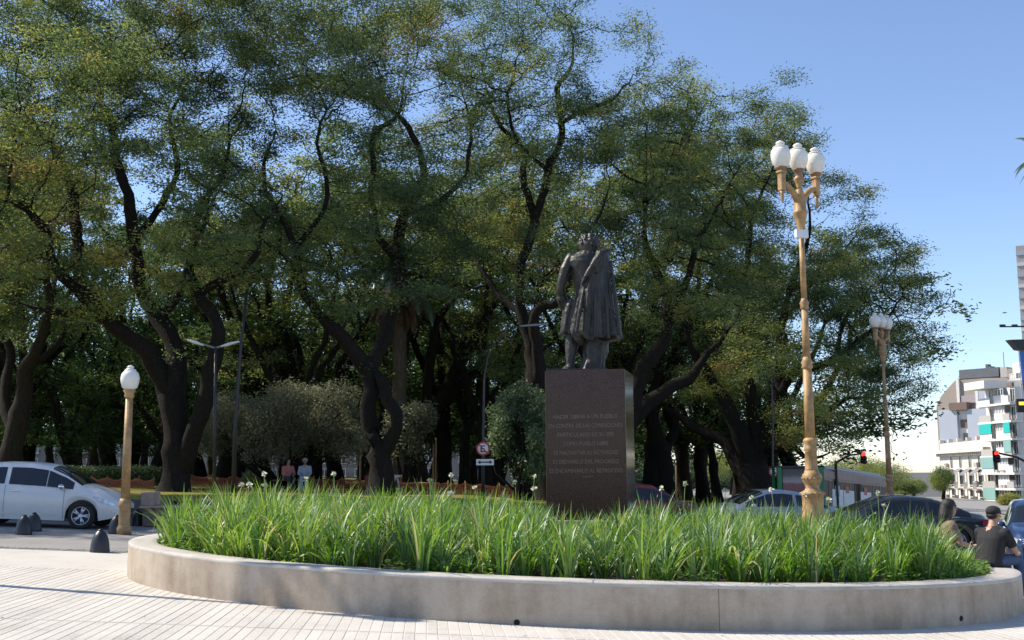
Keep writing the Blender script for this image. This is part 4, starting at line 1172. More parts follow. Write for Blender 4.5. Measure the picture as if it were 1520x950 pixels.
# tree just right of the pedestal
D = 48.0
T3c = [LBF(D, 920, 24, (922, 680, 22), (928, 640, 20)),
       LB(D, (928, 640, 17), (940, 590, 15, -.3), (962, 540, 13, -.6), (988, 492, 11, -1), (988, 440, 9, -1.2), (972, 395, 8, -1.4), (955, 330, 6, -1.6), (960, 260, 5, -1.6)),
       LB(D, (930, 632, 14), (955, 605, 13, .5), (992, 578, 12, 1), (1030, 552, 10, 1.4), (1050, 525, 8, 1.8), (1090, 480, 6, 2)),
       LB(D, (990, 470, 8, -1.1), (1020, 420, 7, -2), (1030, 360, 6, -2.4), (1060, 320, 5, -2.6), (1090, 260, 4, -2.6)),
        LB(D, (958, 300, 5, -1.6), (1010, 240, 5, -1), (1030, 190, 4, -.6), (1050, 150, 3, -.4))]
B3c = BL(D, (1000, 200, 95, 70, 0, 4.5), (950, 240, 80, 70, -1, 4), (1080, 210, 85, 80, 0, 4.5), (1030, 300, 110, 80, -2, 4.5), (950, 370, 80, 60, -2, 4), (1070, 400, 90, 70, -1, 4), (990, 450, 80, 45, -1.5, 3.5), (1125, 180, 65, 55, 1, 4), (1000, 125, 40, 25, 1, 3), (1000, 360, 80, 40, -4.5, 2), (1050, 300, 80, 45, -4.5, 2), (960, 440, 45, 25, -4, 1.6), (1010, 250, 90, 60, -3, 3), (930, 310, 60, 40, -3, 2), (1090, 350, 80, 60, 1, 3), (1060, 460, 70, 30, -4, 1.8), (1010, 160, 60, 40, -2, 3), (940, 180, 60, 60, 1, 3.5), (1100, 150, 60, 35, 0, 3))
tr3c = grow_tree('jacaranda_tree', 'spreading tree whose limbs leave just right of the granite pedestal', T3c, B3c, foot(920, D), 24, topbare=lambda P: np.clip(1.15 - (P[:, 2] - 14) * .09, .5, 1))

# great many-limbed tree behind the parked cars
D = 52.0
T4 = [LBF(D, 1122, 34, (1120, 705, 30), (1118, 678, 27)),
      LB(D, (1112, 685, 18), (1095, 640, 15, -.4), (1075, 592, 12, -.8), (1052, 556, 10, -1.2), (1030, 520, 8, -1.5), (1012, 475, 6, -1.8)),
      LB(D, (1108, 708, 15), (1085, 672, 13, .6), (1062, 650, 11, 1), (1032, 635, 9, 1.5), (1000, 612, 7, 2), (970, 590, 5, 2)),
      LB(D, (1118, 680, 16), (1120, 630, 12, 0), (1114, 575, 10, -.5), (1102, 510, 8, -.8), (1096, 450, 7, -1), (1110, 380, 6, -1.2), (1120, 310, 5, -1.2), (1150, 240, 4, -1.2)),
      LB(D, (1126, 680, 16), (1140, 630, 13, .2), (1152, 590, 12, .4), (1156, 535, 9, .4), (1161, 485, 8, .4), (1175, 420, 6, .4), (1200, 360, 5, .4), (1200, 290, 4, .4)),
      LB(D, (1152, 595, 9, .4), (1172, 560, 9, 0), (1205, 545, 8, -.6), (1240, 530, 7, -1), (1275, 505, 6, -1.4), (1310, 480, 5, -1.6), (1340, 440, 4, -1.6)),
      LB(D, (1138, 655, 9, .2), (1180, 640, 7, -.8), (1225, 612, 6, -1.4), (1260, 590, 5, -2), (1300, 590, 4, -2)),
      LB(D, (1140, 672, 7, 0), (1175, 662, 6, -1.4), (1205, 680, 5, -2), (1232, 672, 4, -2.4)),
      LB(D, (1175, 430, 5, .4), (1230, 400, 5, .8), (1270, 350, 4, 1)),
      LB(D, (1240, 530, 5, -1), (1260, 460, 5, -.5), (1300, 420, 4, 0))]
B4 = BL(D, (1150, 240, 85, 75, 0, 4.5), (1230, 330, 65, 60, 0, 4.5), (1110, 330, 90, 60, -2, 4), (1190, 400, 100, 70, -1, 4.5), (1290, 400, 70, 65, 0, 4.5), (1320, 490, 65, 70, 0, 4.5), (1230, 490, 90, 50, -2, 4), (1100, 500, 80, 45, -2, 4), (1310, 570, 55, 45, -1, 4), (1240, 600, 75, 40, -2, 4), (1060, 570, 60, 40, 1, 3.5), (1180, 620, 50, 25, -3, 3), (1280, 660, 45, 30, -1, 3), (1205, 210, 30, 18, 0, 2), (1270, 315, 28, 22, 0, 2.5), (1335, 380, 25, 20, 0, 2.5), (1130, 420, 80, 40, -4.5, 2), (1200, 460, 80, 40, -4.5, 2), (1270, 540, 70, 35, -4, 2), (1160, 540, 60, 25, -4.5, 1.6), (1090, 560, 50, 22, -4, 1.6), (1190, 300, 90, 60, -3, 3), (1240, 420, 80, 55, -3, 3), (1130, 470, 80, 40, 1, 3), (1330, 430, 55, 50, 1, 3), (1300, 530, 60, 50, 1, 3))
tr4 = grow_tree('jacaranda_tree', 'broad many limbed tree behind the parked cars, reaching furthest into open sky', T4, B4, foot(1122, D), 25, topbare=lambda P: np.clip(1.2 - (P[:, 2] - 14.5) * .09, .5, 1), tintbias=.04, per=90)

# tree at the left edge
D = 47.0
T0 = [LBF(D, 12, 22, (16, 690, 20), (24, 640, 18), (34, 590, 15), (40, 548, 12, -.3), (58, 505, 9, -.8), (75, 460, 7, -1.2), (70, 400, 5, -1.4)),
      LB(D, (22, 650, 12), (8, 590, 10, .6), (12, 530, 9, 1), (-5, 470, 7, 1.2), (-30, 410, 6, 1.2)),
      LB(D, (40, 548, 8), (75, 520, 6, .8), (105, 480, 5, 1.4), (130, 450, 4, 1.6))]
B0 = BL(D, (40, 400, 110, 60, 0, 4), (-60, 350, 110, 90, 0, 4.5), (60, 300, 100, 70, 1, 4), (110, 470, 60, 30, 1, 3), (-40, 220, 130, 90, 1, 5), (-30, 480, 50, 30, 0, 3))
tr0 = grow_tree('jacaranda_tree', 'slim leaning tree cut by the left edge of the picture', T0, B0, foot(12, D), 26, bark=M_bark2)

# leaning group deeper in the park, left of the no parking sign
D = 58.0
T6 = [LBF(D, 596, 15, (604, 700, 13), (620, 650, 13), (655, 592, 12), (690, 530, 10), (722, 470, 9), (744, 432, 7), (770, 390, 5)),
      LB(D, (640, 615, 11), (690, 565, 9, .6), (738, 542, 8, 1), (790, 530, 6, 1.4), (830, 505, 4, 1.6)),
      LB(D, (625, 650, 10), (634, 590, 10, -.5), (640, 520, 9, -1), (652, 470, 8, -1.2), (690, 430, 6, -1.4)),
      LB(D, (745, 432, 5), (757, 470, 5, .8), (770, 485, 4, 1)),]
B6 = BL(D, (700, 430, 100, 50, 0, 4.5), (640, 420, 80, 50, -1, 4), (780, 470, 70, 45, 1, 4), (720, 340, 110, 60, 1, 5), (600, 480, 70, 40, 1, 4), (690, 520, 50, 25, 2, 3))
tr6 = grow_tree('leaning_tree', 'dark tree leaning to the right behind the forked tree', T6, B6, foot(596, D), 27, group='trees deeper in the park', per=34, size=.16, spread=.28, spacing=1.0)
D = 60.0
T7 = [LBF(D, 690, 11, (688, 690, 10), (690, 640, 9), (684, 600, 8), (676, 560, 7), (690, 500, 5)),
      LB(D, (690, 650, 7), (705, 610, 6, .5), (712, 560, 6, .6), (708, 500, 5, .6), (720, 470, 4, .8))]
B7 = BL(D, (690, 480, 60, 40, 0, 4), (730, 500, 50, 35, 1, 4))
grow_tree('slim_tree', 'slim dark tree directly behind the no parking sign pole', T7, B7, foot(690, D), 28, group='trees deeper in the park', per=34, size=.16, spread=.28, spacing=1.1)
D = 58.0
T5 = [LBF(D, 988, 17, (986, 700, 15), (984, 672, 14), (974, 640, 11), (966, 600, 9), (975, 560, 7), (990, 510, 5)),
      LB(D, (986, 676, 11), (1000, 640, 9, .6), (1004, 600, 8, .8), (1020, 560, 6, 1), (1040, 520, 5, 1))]
B5 = BL(D, (980, 520, 70, 40, 0, 4), (1040, 540, 60, 40, 1, 4), (930, 540, 50, 35, 0, 4), (1000, 460, 70, 40, 2, 4))
grow_tree('forked_tree', 'forked tree between the pedestal and the silver car', T5, B5, foot(988, D), 29, group='trees deeper in the park', per=34, size=.16, spread=.28, spacing=1.1)
D = 66.0
T8 = [LBF(D, 1040, 12, (1040, 700, 11), (1038, 660, 10), (1050, 620, 8), (1065, 580, 6)), LB(D, (1038, 665, 8), (1020, 630, 7, .5), (1010, 590, 6, .6), (1000, 550, 5, .6))]
B8 = BL(D, (1030, 560, 70, 40, 0, 4), (1080, 590, 60, 35, 0, 4), (980, 580, 50, 30, 1, 4))
grow_tree('forked_tree', 'smaller forked tree above the roof of the silver car', T8, B8, foot(1040, D), 30, group='trees deeper in the park', per=34, size=.17, spread=.3, spacing=1.2)

# ---- generic park trees for the depth of the wood: three are grown, the rest are copies
def wild_tree(seed, h, spreadr, trunk_r, label, leafm, per, size, low, group, name='park_tree'):
    rs = random.Random(seed)
    limbs = []
    lean = Vector((rs.uniform(-.6, .6), rs.uniform(-.6, .6), 0))
    fork = h * rs.uniform(.22, .3)
    limbs.append(([Vector((0, 0, -.1)), Vector((0, 0, fork * .5)) + lean * .3, Vector((0, 0, fork)) + lean * .7], [trunk_r, trunk_r * .85, trunk_r * .75]))
    top = Vector((0, 0, fork)) + lean * .7
    for i in range(4):
        a = i * PI / 2 + rs.uniform(-.5, .5); rr_ = spreadr * rs.uniform(.3, .55)
        d = Vector((math.cos(a), math.sin(a), 0))
        limbs.append(([top - Vector((0, 0, .2)), top + d * rr_ * .35 + Vector((0, 0, h * .12)), top + d * rr_ * .7 + Vector((rs.uniform(-.4, .4), rs.uniform(-.4, .4), h * .28)), top + d * rr_ + Vector((0, 0, h * .42))], [trunk_r * .55, trunk_r * .42, trunk_r * .3, trunk_r * .18]))
    bl = []
    for i in range(7):
        a = rs.uniform(0, 2 * PI); rr_ = spreadr * rs.uniform(.2, .7)
        bl.append(((rr_ * math.cos(a), rr_ * math.sin(a), h * rs.uniform(low, .88)), (spreadr * .45, spreadr * .45, h * .12)))
    return grow_tree(name, label, limbs, bl, (0, 0, 0), seed, group=group, spacing=1.05, step=.42, per=per, size=size, spread=.24, leaf=leafm, gap=-.5, wob=.2)
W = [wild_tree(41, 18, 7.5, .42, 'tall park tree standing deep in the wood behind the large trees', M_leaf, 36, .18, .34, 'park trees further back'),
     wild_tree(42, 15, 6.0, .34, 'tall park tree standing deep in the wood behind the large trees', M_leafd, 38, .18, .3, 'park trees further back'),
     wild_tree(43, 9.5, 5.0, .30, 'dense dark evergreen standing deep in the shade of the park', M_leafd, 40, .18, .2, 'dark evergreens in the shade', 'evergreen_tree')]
rs = random.Random(12)
places = []
for (px, D, k) in [(40, 62, 2), (110, 57, 2), (165, 66, 2), (230, 58, 2), (300, 70, 2), (340, 60, 2), (395, 66, 2), (450, 60, 2), (500, 72, 2), (560, 66, 2), (610, 76, 2), (-40, 55, 2), (740, 74, 2), (860, 66, 2), (800, 82, 2), (660, 88, 2),
                   (20, 74, 1), (140, 80, 0), (250, 84, 1), (360, 78, 0), (470, 84, 1), (580, 90, 0), (700, 80, 1), (780, 66, 0), (860, 84, 1), (920, 72, 0), (960, 92, 1), (1040, 84, 1), (1090, 96, 0), (-70, 68, 0), (-120, 60, 1),
                   (430, 54, 0), (660, 62, 0), (0, 95, 1), (960, 60, 0), (1060, 64, 1), (1140, 66, 0), (1180, 62, 2), (1010, 70, 2), (900, 58, 0), (720, 56, 0), (560, 56, 1), (380, 58, 0), (250, 62, 1), (30, 58, 0), (1100, 74, 2), (960, 76, 2), (200, 104, 0), (420, 106, 1), (620, 112, 0), (540, 104, 2), (330, 100, 2), (120, 100, 2)] + [(-80 + i * 47 + (i * 37 % 23), 96 + (i * 53 % 24), 2) for i in range(23)] + [(20 + i * 44 + (i * 29 % 19), 60 + (i * 31 % 17), 2) for i in range(0, 18, 2)]:
    places.append(((px - 760) / FPX * D, D, k))
# trees beyond the left edge of the picture shade the parked car
places += [(-25.5, 35, 0), (-31, 33, 0), (-23.5, 30.8, 1), (-35, 30, 0), (-40, 37, 0), (-21.0, 33.2, 1)]
first = [True] * 3
for (x, y, k) in places:
    if first[k]: o = W[k]; first[k] = False
    else: o = copy_tree(W[k])
    o.location = (x, y, lawn_z(x, y) - .1); o.rotation_euler.z = rs.uniform(0, 6.28); s_ = rs.uniform(.85, 1.18) * (1.5 if k == 2 and y > 58 else 1.0); o.scale = (s_, s_, s_ * rs.uniform(.92, 1.08))

# ---- shrubs and hedge
def shrub(name, label, cx, D, lobes, leafm, n, size, seed, base_px=None, group=None):
    """lobes: (px, py, rx px, ry px, extra depth, depth radius)"""
    rng = np.random.default_rng(seed)
    f = foot(cx, D); t = thing(name, label, 'shrub', f, 0, group)
    b = np.array(f)
    P = []
    BLs = BL(D, *lobes); vol = [r[0] * r[1] * r[2] for c, r in BLs]; tv = sum(vol)
    mb = MB()
    for (c, r), v in zip(BLs, vol):
        m = int(n * v / tv); u = rng.normal(0, 1, (m, 3)); u /= np.linalg.norm(u, axis=1)[:, None]; u *= (rng.uniform(.15, 1, (m, 1)) ** .5)
        P.append(np.array(c) + u * np.array(r) * (1 + .14 * sn(u * 3, 1.6, seed + len(P)))[:, None])
        for q in range(4):
            e = Vector(c) + Vector((rng.normal(0, r[0] * .4), rng.normal(0, r[1] * .4), rng.normal(0, r[2] * .4)))
            s0 = Vector(f) + Vector((rng.normal(0, .2), rng.normal(0, .2), 0)); mid = (s0 + e) / 2 + Vector((rng.normal(0, .3), rng.normal(0, .3), .1))
            mb.tube([s0 - Vector(f), mid - Vector(f), e - Vector(f)], [.07, .05, .015], 6)
    P = np.concatenate(P); P = P[P[:, 2] > b[2] + .05]
    P = P[sn(P, 2.4, seed + 2) > -.30]
    V, F, T = leaves(P, rng, 3, .09, size, .45 + .25 * sn(P, 1.6, seed + 4), .8, 0, .45)
    tag(link('foliage', mesh_np('foliage', V - b, F, False, {'tint': T}), leafm, t), kind='stuff')
    mb.build('stems', M_bark, t)
    return t
shrub('grey_shrub', 'wide grey green bushy shrub behind the two people in the park', 430, 47, [(340, 625, 50, 42, 0, 1.6), (400, 640, 60, 50, -.6, 1.8), (460, 620, 60, 52, 0, 1.8), (505, 600, 35, 35, .4, 1.3), (430, 600, 50, 35, .8, 1.6), (520, 655, 40, 35, 0, 1.3), (310, 655, 28, 25, 0, 1)], M_leafg, 24000, .11, 61)
shrub('grey_shrub', 'grey green shrub half hidden behind the fork of the middle tree', 600, 50, [(600, 640, 30, 45, 0, 1.2), (625, 620, 25, 25, .5, 1)], M_leafg, 4200, .14, 62)
shrub('silvery_shrub', 'pale silvery green shrub close to the left side of the pedestal', 775, 44, [(765, 620, 36, 40, 0, 1.3), (790, 640, 30, 50, -.3, 1.3), (745, 650, 22, 28, 0, .9), (775, 590, 30, 22, .3, 1), (785, 690, 30, 30, 0, 1)], M_leafm, 9000, .15, 63)
shrub('low_bush', 'small bright green bush left of the pink clad person', 385, 52, [(385, 712, 26, 14, 0, .8)], M_leafm, 1500, .12, 64)
# clipped hedge
rng = np.random.default_rng(70); hx0, hx1, hy = at(70, 712, 50).x, at(232, 712, 50).x, 50.0
hz = lawn_z((hx0 + hx1) / 2, hy); hh = at(150, 694, hy).z - hz
hd_ = thing('hedge', 'long clipped dark hedge on the lawn behind the white car', 'hedge', ((hx0 + hx1) / 2, hy, hz - .05))
m = 15000; P = np.stack([rng.uniform(-(hx1 - hx0) / 2, (hx1 - hx0) / 2, m), rng.uniform(-.5, .5, m), rng.uniform(0, 1, m) ** .8 * hh], -1)
P += .05 * rng.normal(0, 1, P.shape); P[:, 2] += .06 * sn(P, 2.2, 3)
V, F, T = leaves(P, rng, 2, .05, .10, .4 + .2 * sn(P, 2, 9), .9, 0, .5)
tag(link('foliage', mesh_np('foliage', V, F, False, {'tint': T}), M_leafm, hd_), kind='stuff')
mb = MB()
for i in range(24): mb.tube([(-(hx1 - hx0) / 2 + (i + .5) * (hx1 - hx0) / 24, 0, 0), (-(hx1 - hx0) / 2 + (i + .5) * (hx1 - hx0) / 24, .05, hh * .8)], [.04, .02], 5)
mb.build('stems', M_bark, hd_)

# ---- palms
M_palmleaf = leaf_mat('palm_leaf', [(0.0, (0.030, 0.060, 0.030)), (0.5, (0.06, 0.10, 0.05)), (1.0, (0.12, 0.17, 0.08))], .25, .12, .35)
M_deadpalm = leaf_mat('dead_frond', [(0.0, (0.055, 0.034, 0.020)), (1.0, (0.19, 0.12, 0.07))], .15, .03, .6)
M_palmtrunk = bark_mat('palm_bark', (0.05, 0.04, 0.03), (0.16, 0.13, 0.10), 5)
def frond(mv, mf, mt, az, el, L, droop, lw, rs, dead=False):
    n = 26; p = Vector((0, 0, 0)); th = el; ds = L / n; pts = []
    for i in range(n + 1):
        pts.append(p.copy()); p = p + Vector((math.cos(th) * math.cos(az), math.cos(th) * math.sin(az), math.sin(th))) * ds; th -= droop / n * (0.4 + 1.2 * i / n)
        th = max(th, -1.5)
    side = Vector((-math.sin(az), math.cos(az), 0))
    for i in range(n):
        a, b_ = pts[i], pts[i + 1]
        k = len(mv); w = .035 * (1 - i / n) + .008
        mv += [a - side * w, a + side * w, b_ + side * w, b_ - side * w]; mf.append((k, k + 1, k + 2, k + 3)); mt.append(.8)
        if i < 2: continue
        d = (b_ - a).normalized()
        for s in (-1, 1):
            for q in range(2):
                ll = lw * math.sin(PI * min(.97, (i + q * .5) / n * .9 + .08)) * rs.uniform(.85, 1.1)
                o = a + (b_ - a) * q * .5
                tip = o + (side * s * .8 + d * .6 + Vector((0, 0, -.35 if not dead else -1.1))).normalized() * ll
                k = len(mv); ww = d * .035
                mv += [o - ww, o + ww, tip + ww * .2, tip - ww * .2]; mf.append((k, k + 1, k + 2, k + 3)); mt.append(min(1, max(0, rs.gauss(.45, .2))))
def palm(label, D, px, crown_py, hw, L, seed, nfr=44, dead=26, ground_z=None, group='palm trees'):
    rs = random.Random(seed); c = at(px, crown_py, D)
    gz = ground_z if ground_z is not None else lawn_z(c.x, D) - .1
    t = thing('palm_tree', label, 'palm tree', (c.x, D, gz), 0, group)
    H = c.z - gz; r0 = hw * D / FPX
    prof = []
    nn = 46
    for i in range(nn): 
        z = H * i / (nn - 1); prof.append((r0 * (1.25 - .3 * min(1, i / 6)) * (1 + (.05 if i % 2 else -.02)), z))
    MB().lathe(prof, 14).build('trunk', M_palmtrunk, t)
    for nm, num, mat in (('fronds', nfr, M_palmleaf), ('dead_fronds', dead, M_deadpalm)):
        mv, mf, mt = [], [], []
        for i in range(num):
            if nm == 'fronds': frond(mv, mf, mt, rs.uniform(0, 6.28), rs.uniform(-.35, 1.35), L * rs.uniform(.8, 1.05), rs.uniform(1.1, 2.1), L * .16, rs)
            else: frond(mv, mf, mt, rs.uniform(0, 6.28), rs.uniform(-1.25, -.75), L * rs.uniform(.5, .75), .5, L * .13, rs, True)
        if not mv: continue
        tag(link(nm, mesh_np(nm, np.array(mv), np.array(mf), False, {'tint': np.array(mt)}), mat, t, (0, 0, H)), kind='stuff')
    return t
palm('stout palm with a brown skirt of dead fronds behind the forked tree', 54, 594, 405, 11, 4.4, 5, 36, 80)
palm('palm at the far right whose frond tips enter the picture', 62, 1568, 232, 8, 2.9, 8, 44, 4, ground_z=ground(30))
# ---------------------------------------------------------------- vehicles
def paint(name, col, rough=.32, metal=0.0):
    return simple(name, col, rough, metal, var=.03, scale=3, coat=.6, dirt=((col[0] * .7 + .02, col[1] * .68 + .018, col[2] * .62 + .012), 1.4, .3))
M_glass = simple('car_glass', (0.012, 0.014, 0.017), 0.05, spec=.7, var=.0)
M_tyre = simple('rubber', (0.018, 0.018, 0.018), .85, var=.2, bump=.2)
M_alloy = simple('alloy', (0.55, 0.56, 0.58), .3, .8, var=.05)
M_blk = simple('black_trim', (0.015, 0.015, 0.016), .55)
M_lampw = simple('headlamp', (0.62, 0.66, 0.70), .12, .3, var=.15, scale=14, coat=.8)
M_lampr = simple('tail_lamp', (0.50, 0.012, 0.010), .15, var=.1, coat=.8)
M_plate = simple('number_plate_white', (0.75, 0.76, 0.78), .4)
M_chrome = simple('chrome', (0.7, 0.7, 0.72), .12, 1.0, var=.02)

def interp(tab, x):
    xs = [a for a, b in tab]; ys = [b for a, b in tab]
    return float(np.interp(x, xs, ys))

def make_car(name, label, cat, L, Wd, H, top, belt, wheels, wr, mats, loc, rotz, side_win, front_glass, rear_glass, group=None, pillars=(), seams=(), clear=.19, front=None):
    """x forward; top/belt: profile tables from the rear (-L/2) to the nose (+L/2)."""
    t = thing(name, label, cat, loc, rotz, group)
    hw = Wd / 2
    def zt(x): return sum(interp(top, x + d) for d in (-.06, -.03, 0, .03, .06)) / 5
    def zb_(x): return min(zt(x) - .012, interp(belt, x))
    def low(x):
        z = clear + .10 * max(0, abs(x) - L / 2 + .45) / .45
        for xw in wheels:
            d = abs(x - xw); ra = wr + .055
            if d < ra: z = max(z, wr + math.sqrt(max(0, ra * ra - d * d)))
        return z
    def half(x):
        u = abs(x) / (L / 2)
        return hw * (1 - .30 * max(0, (u - .70) / .30) ** 2.2)
    def sec(x):
        w, T, B, lo = half(x), zt(x), zb_(x), low(x)
        g = min(1, max(0, (T - B) / (H * .30)))
        wr_ = w * (.90 - .17 * g)
        m1, m2 = lo + .30 * (B - lo), lo + .70 * (B - lo)
        return [(w * .93, lo), (w * .985, max(m1, lo)), (w * 1.0, max(m2, lo)), (w * .965, B), (w * .94 - .02 * g, B + .012 + .0 * g), (wr_, T - .075 * g - .02), (wr_ - .07, T - .022 * g - .006), (wr_ * .5, T + .008), (0, T + .016)]
    def S(x, v):
        c = sec(x); i = min(int(v), len(c) - 2); f = v - i
        return Vector((x, c[i][0] * (1 - f) + c[i + 1][0] * f, c[i][1] * (1 - f) + c[i + 1][1] * f))
    xs = sorted(set([round(-L / 2 + L * i / 76, 4) for i in range(77)] + [round(xw + s * (wr + .055) * c, 4) for xw in wheels for s in (-1, 1) for c in (.999, .97, .9, .75, .5, .25)]))
    mb = MB(); rings = []
    for x in xs:
        c = sec(x); rings.append([(x, -y, z) for y, z in c] + [(x, y, z) for y, z in c[::-1][1:]])
    k = len(rings[0]); vs = [p for r in rings for p in r]; fs = []
    for i in range(len(rings) - 1):
        for j in range(k - 1): fs.append((i * k + j, i * k + j + 1, (i + 1) * k + j + 1, (i + 1) * k + j))
    # nose and tail pushed out softly
    for e, sg in ((0, -1), (len(rings) - 1, 1)):
        b = len(vs); r = rings[e]; zl, zh = r[0][2], r[k // 2][2]
        for (x, y, z) in r:
            vs.append((x + sg * .055, y * .90, zl + (z - zl) * .90 + (zh - zl) * .05))
        for j in range(k - 1):
            q = (e * k + j, e * k + j + 1, b + j + 1, b + j); fs.append(q if sg > 0 else q[::-1])
        fs.append(tuple(range(b, b + k)) if sg > 0 else tuple(range(b + k - 1, b - 1, -1)))
    mb.add(vs, fs, True); body = mb.build('body', mats['paint'], t)
    # dark floor and wheel housings
    MB().box((0, 0, clear + .13), (L * .90, Wd * .78, .16)).build('underbody', M_blk, t)
    hb = MB()
    for xw in wheels:
        for sg in (-1, 1): hb.box((xw, sg * (hw - .30), wr + .12), (wr * 2.0, .40, wr * 1.55))
    hb.build('wheel_housing', M_blk, t)
    def patch(nm, xa, xb, va, vb, mat, both=True, off=.006, n=18, m=4, mid=False):
        for sg in ((-1, 1) if both else (1,)):
            V, F = [], []
            rows = n + 1
            for i in range(rows):
                x = xa + (xb - xa) * i / n
                if mid:   # whole width across the top
                    vv = [va + (8 - va) * j / m for j in range(m + 1)]
                    line = [S(x, v) for v in vv]; line = [Vector((p.x, -p.y, p.z)) for p in line] + line[::-1][1:]
                else:
                    line = [S(x, va + (vb - va) * j / m) for j in range(m + 1)]
                    if sg < 0: line = [Vector((p.x, -p.y, p.z)) for p in line]
                V += line; w = len(line)
            for i in range(n):
                for j in range(w - 1):
                    q = (i * w + j, i * w + j + 1, (i + 1) * w + j + 1, (i + 1) * w + j)
                    F.append(q)
            me = bpy.data.meshes.new(nm); me.from_pydata([tuple(p) for p in V], [], F)
            bm = bmesh.new(); bm.from_mesh(me); bmesh.ops.recalc_face_normals(bm, faces=bm.faces)
            cen = sum((v.co for v in bm.verts), Vector()) / len(bm.verts)
            a = sum((f.normal * f.calc_area() for f in bm.faces), Vector())
            outw = Vector((0, cen.y, 0)) if not mid else Vector((cen.x * .2, 0, 1))
            if a.dot(outw) < 0: bmesh.ops.reverse_faces(bm, faces=bm.faces)
            bm.normal_update()
            for v in bm.verts: v.co = v.co + v.normal * off
            for f in bm.faces: f.smooth = True
            bm.to_mesh(me); bm.free()
            link(nm, me, mat, t)
            if mid: break
    for (xa, xb) in side_win: patch('window', xa, xb, 4.08, 4.93, M_glass)
    if front_glass: patch('windscreen', front_glass[0], front_glass[1], 5.4, 8, M_glass, mid=True, m=6)
    if rear_glass: patch('rear_window', rear_glass[0], rear_glass[1], 5.4, 8, M_glass, mid=True, m=6)
    for x in pillars:
        patch('pillar', x - .045, x + .045, 4.0, 5.0, M_blk, off=.010, n=2)
    for x in seams: patch('door_seam', x - .004, x + .004, .15, 4.0, M_blk, off=.004, n=1, m=8)
    for xw in wheels:
        for sg in (-1, 1):
            wth = thing('wheel', None, None, (xw, sg * (hw - .115), wr)); wth.parent = t
            del_keys = [q for q in wth.keys()]
            T = Matrix.Rotation(R(90) * -sg, 4, 'X')
            ti = MB().lathe([(wr * .66, -.10), (wr * .93, -.105), (wr * .99, -.07), (wr, -.02), (wr, .03), (wr * .985, .075), (wr * .92, .105), (wr * .70, .108), (wr * .66, .095)], 28, M=T).build('tyre', M_tyre, wth)
            rb = MB().lathe([(wr * .67, .06), (wr * .69, .10), (wr * .64, .104), (wr * .61, .07), (wr * .58, .03), (.01, .025)], 28, M=T)
            for q in range(5):
                a = 2 * PI * q / 5
                for da in (-.17, .17):
                    p0 = Vector((.05 * math.cos(a), .05 * math.sin(a), .085)); p1 = Vector((wr * .63 * math.cos(a + da), wr * .63 * math.sin(a + da), .085))
                    rb.tube([p0, p1], [.030, .024], 6, M=T)
            rb.lathe([(.06, .06), (.06, .10), (.045, .108), (.0, .108)], 14, M=T)
            rb.build('rim', M_alloy, wth)
            MB().lathe([(wr * .57, .032), (wr * .3, .034), (.02, .034)], 20, M=T).build('brake_disc', M_blk, wth)
    return t, S, sec, patch

def finish_front(t, S, patch, L, hw, mats, grille=(.30, .52), light_x=(.30, .05), plate=True, nose_z=.6):
    x = L / 2
    patch('headlight', x - light_x[0], x - light_x[1], 2.35, 3.0, M_lampw, off=.008, n=8)
    pl = S(x, 2.7)
    for sg in (-1, 1):
        MB().box((x + .045, sg * (pl.y - .24), pl.z - .01), (.035, .30, .12), bev=.015, rz=-sg * .18).build('front_lamp', M_lampw, t)
    mb = MB()
    for q in range(4): mb.box((x + .055, 0, grille[0] + .02 + q * (grille[1] - grille[0]) / 4), (.02, hw * 1.15, (grille[1] - grille[0]) / 7))
    mb.box((x + .045, 0, (grille[0] + grille[1]) / 2), (.02, hw * 1.25, grille[1] - grille[0]))
    mb.build('grille', M_blk, t)
    if plate: MB().box((x + .072, 0, grille[0] + .05), (.012, .42, .12)).build('number_plate', M_plate, t)
def mirrors(t, S, x, mats, cap):
    for sg in (-1, 1):
        p = S(x, 4.0); mb = MB()
        mb.ball((x + .02, sg * (p.y + .11), p.z + .06), (.075, .10, .068), 12, 8)
        mb.build('mirror', cap, t)
        MB().tube([(x, sg * (p.y - .02), p.z + .0), (x + .01, sg * (p.y + .08), p.z + .03)], .022, 6).build('mirror_arm', M_blk, t)
def handles(t, S, xs, mat):
    for x in xs:
        for sg in (-1, 1):
            p = S(x, 2.62); MB().box((x, sg * (p.y + .018), p.z), (.19, .022, .026), bev=.008).build('door_handle', mat, t)

def place_on_road(px, D): 
    x = (px - 760) / FPX * D
    return (x, D, ground(x) - .004)

# white hatchback at the left edge, nose to the right
M_white = paint('pearl_white_paint', (0.66, 0.655, 0.64))
L = 3.95; hl = L / 2
top = [(-hl, .95), (-hl + .12, 1.12), (-hl + .5, 1.43), (-hl + 1.2, 1.51), (-.1, 1.52), (.35, 1.47), (.75, 1.30), (1.12, 1.06), (1.22, 1.005), (1.6, .92), (1.85, .80), (hl, .66)]
belt = [(-hl, .94), (-1.2, .97), (0, .93), (1.1, .89), (1.4, .80), (1.75, .70), (hl, .58)]
front_at = at(171, 770, 26.6)
t, S, sec, patch = make_car('parked_car', 'silvery white hatchback cut off by the left edge, nose towards the ochre lamp post', 'car', L, 1.74, 1.52, top, belt, (-1.24, 1.22), .315,
    {'paint': M_white}, (front_at.x - hl - .05, 26.6 + .6, ground(front_at.x - 1.8) - .004), -math.atan(SLOPE) * 0, [(-1.55, -.62), (-.52, .34), (.36, .98)], (.42, 1.16), (-hl + .1, -hl + .5), None, pillars=(), seams=(-.57, .80))
t.rotation_euler = (0, math.atan(SLOPE), R(3))
finish_front(t, S, patch, L, .87, None, (.26, .50), (.50, .05))
mirrors(t, S, .72, None, M_chrome); handles(t, S, (-.34, -1.3), M_chrome)
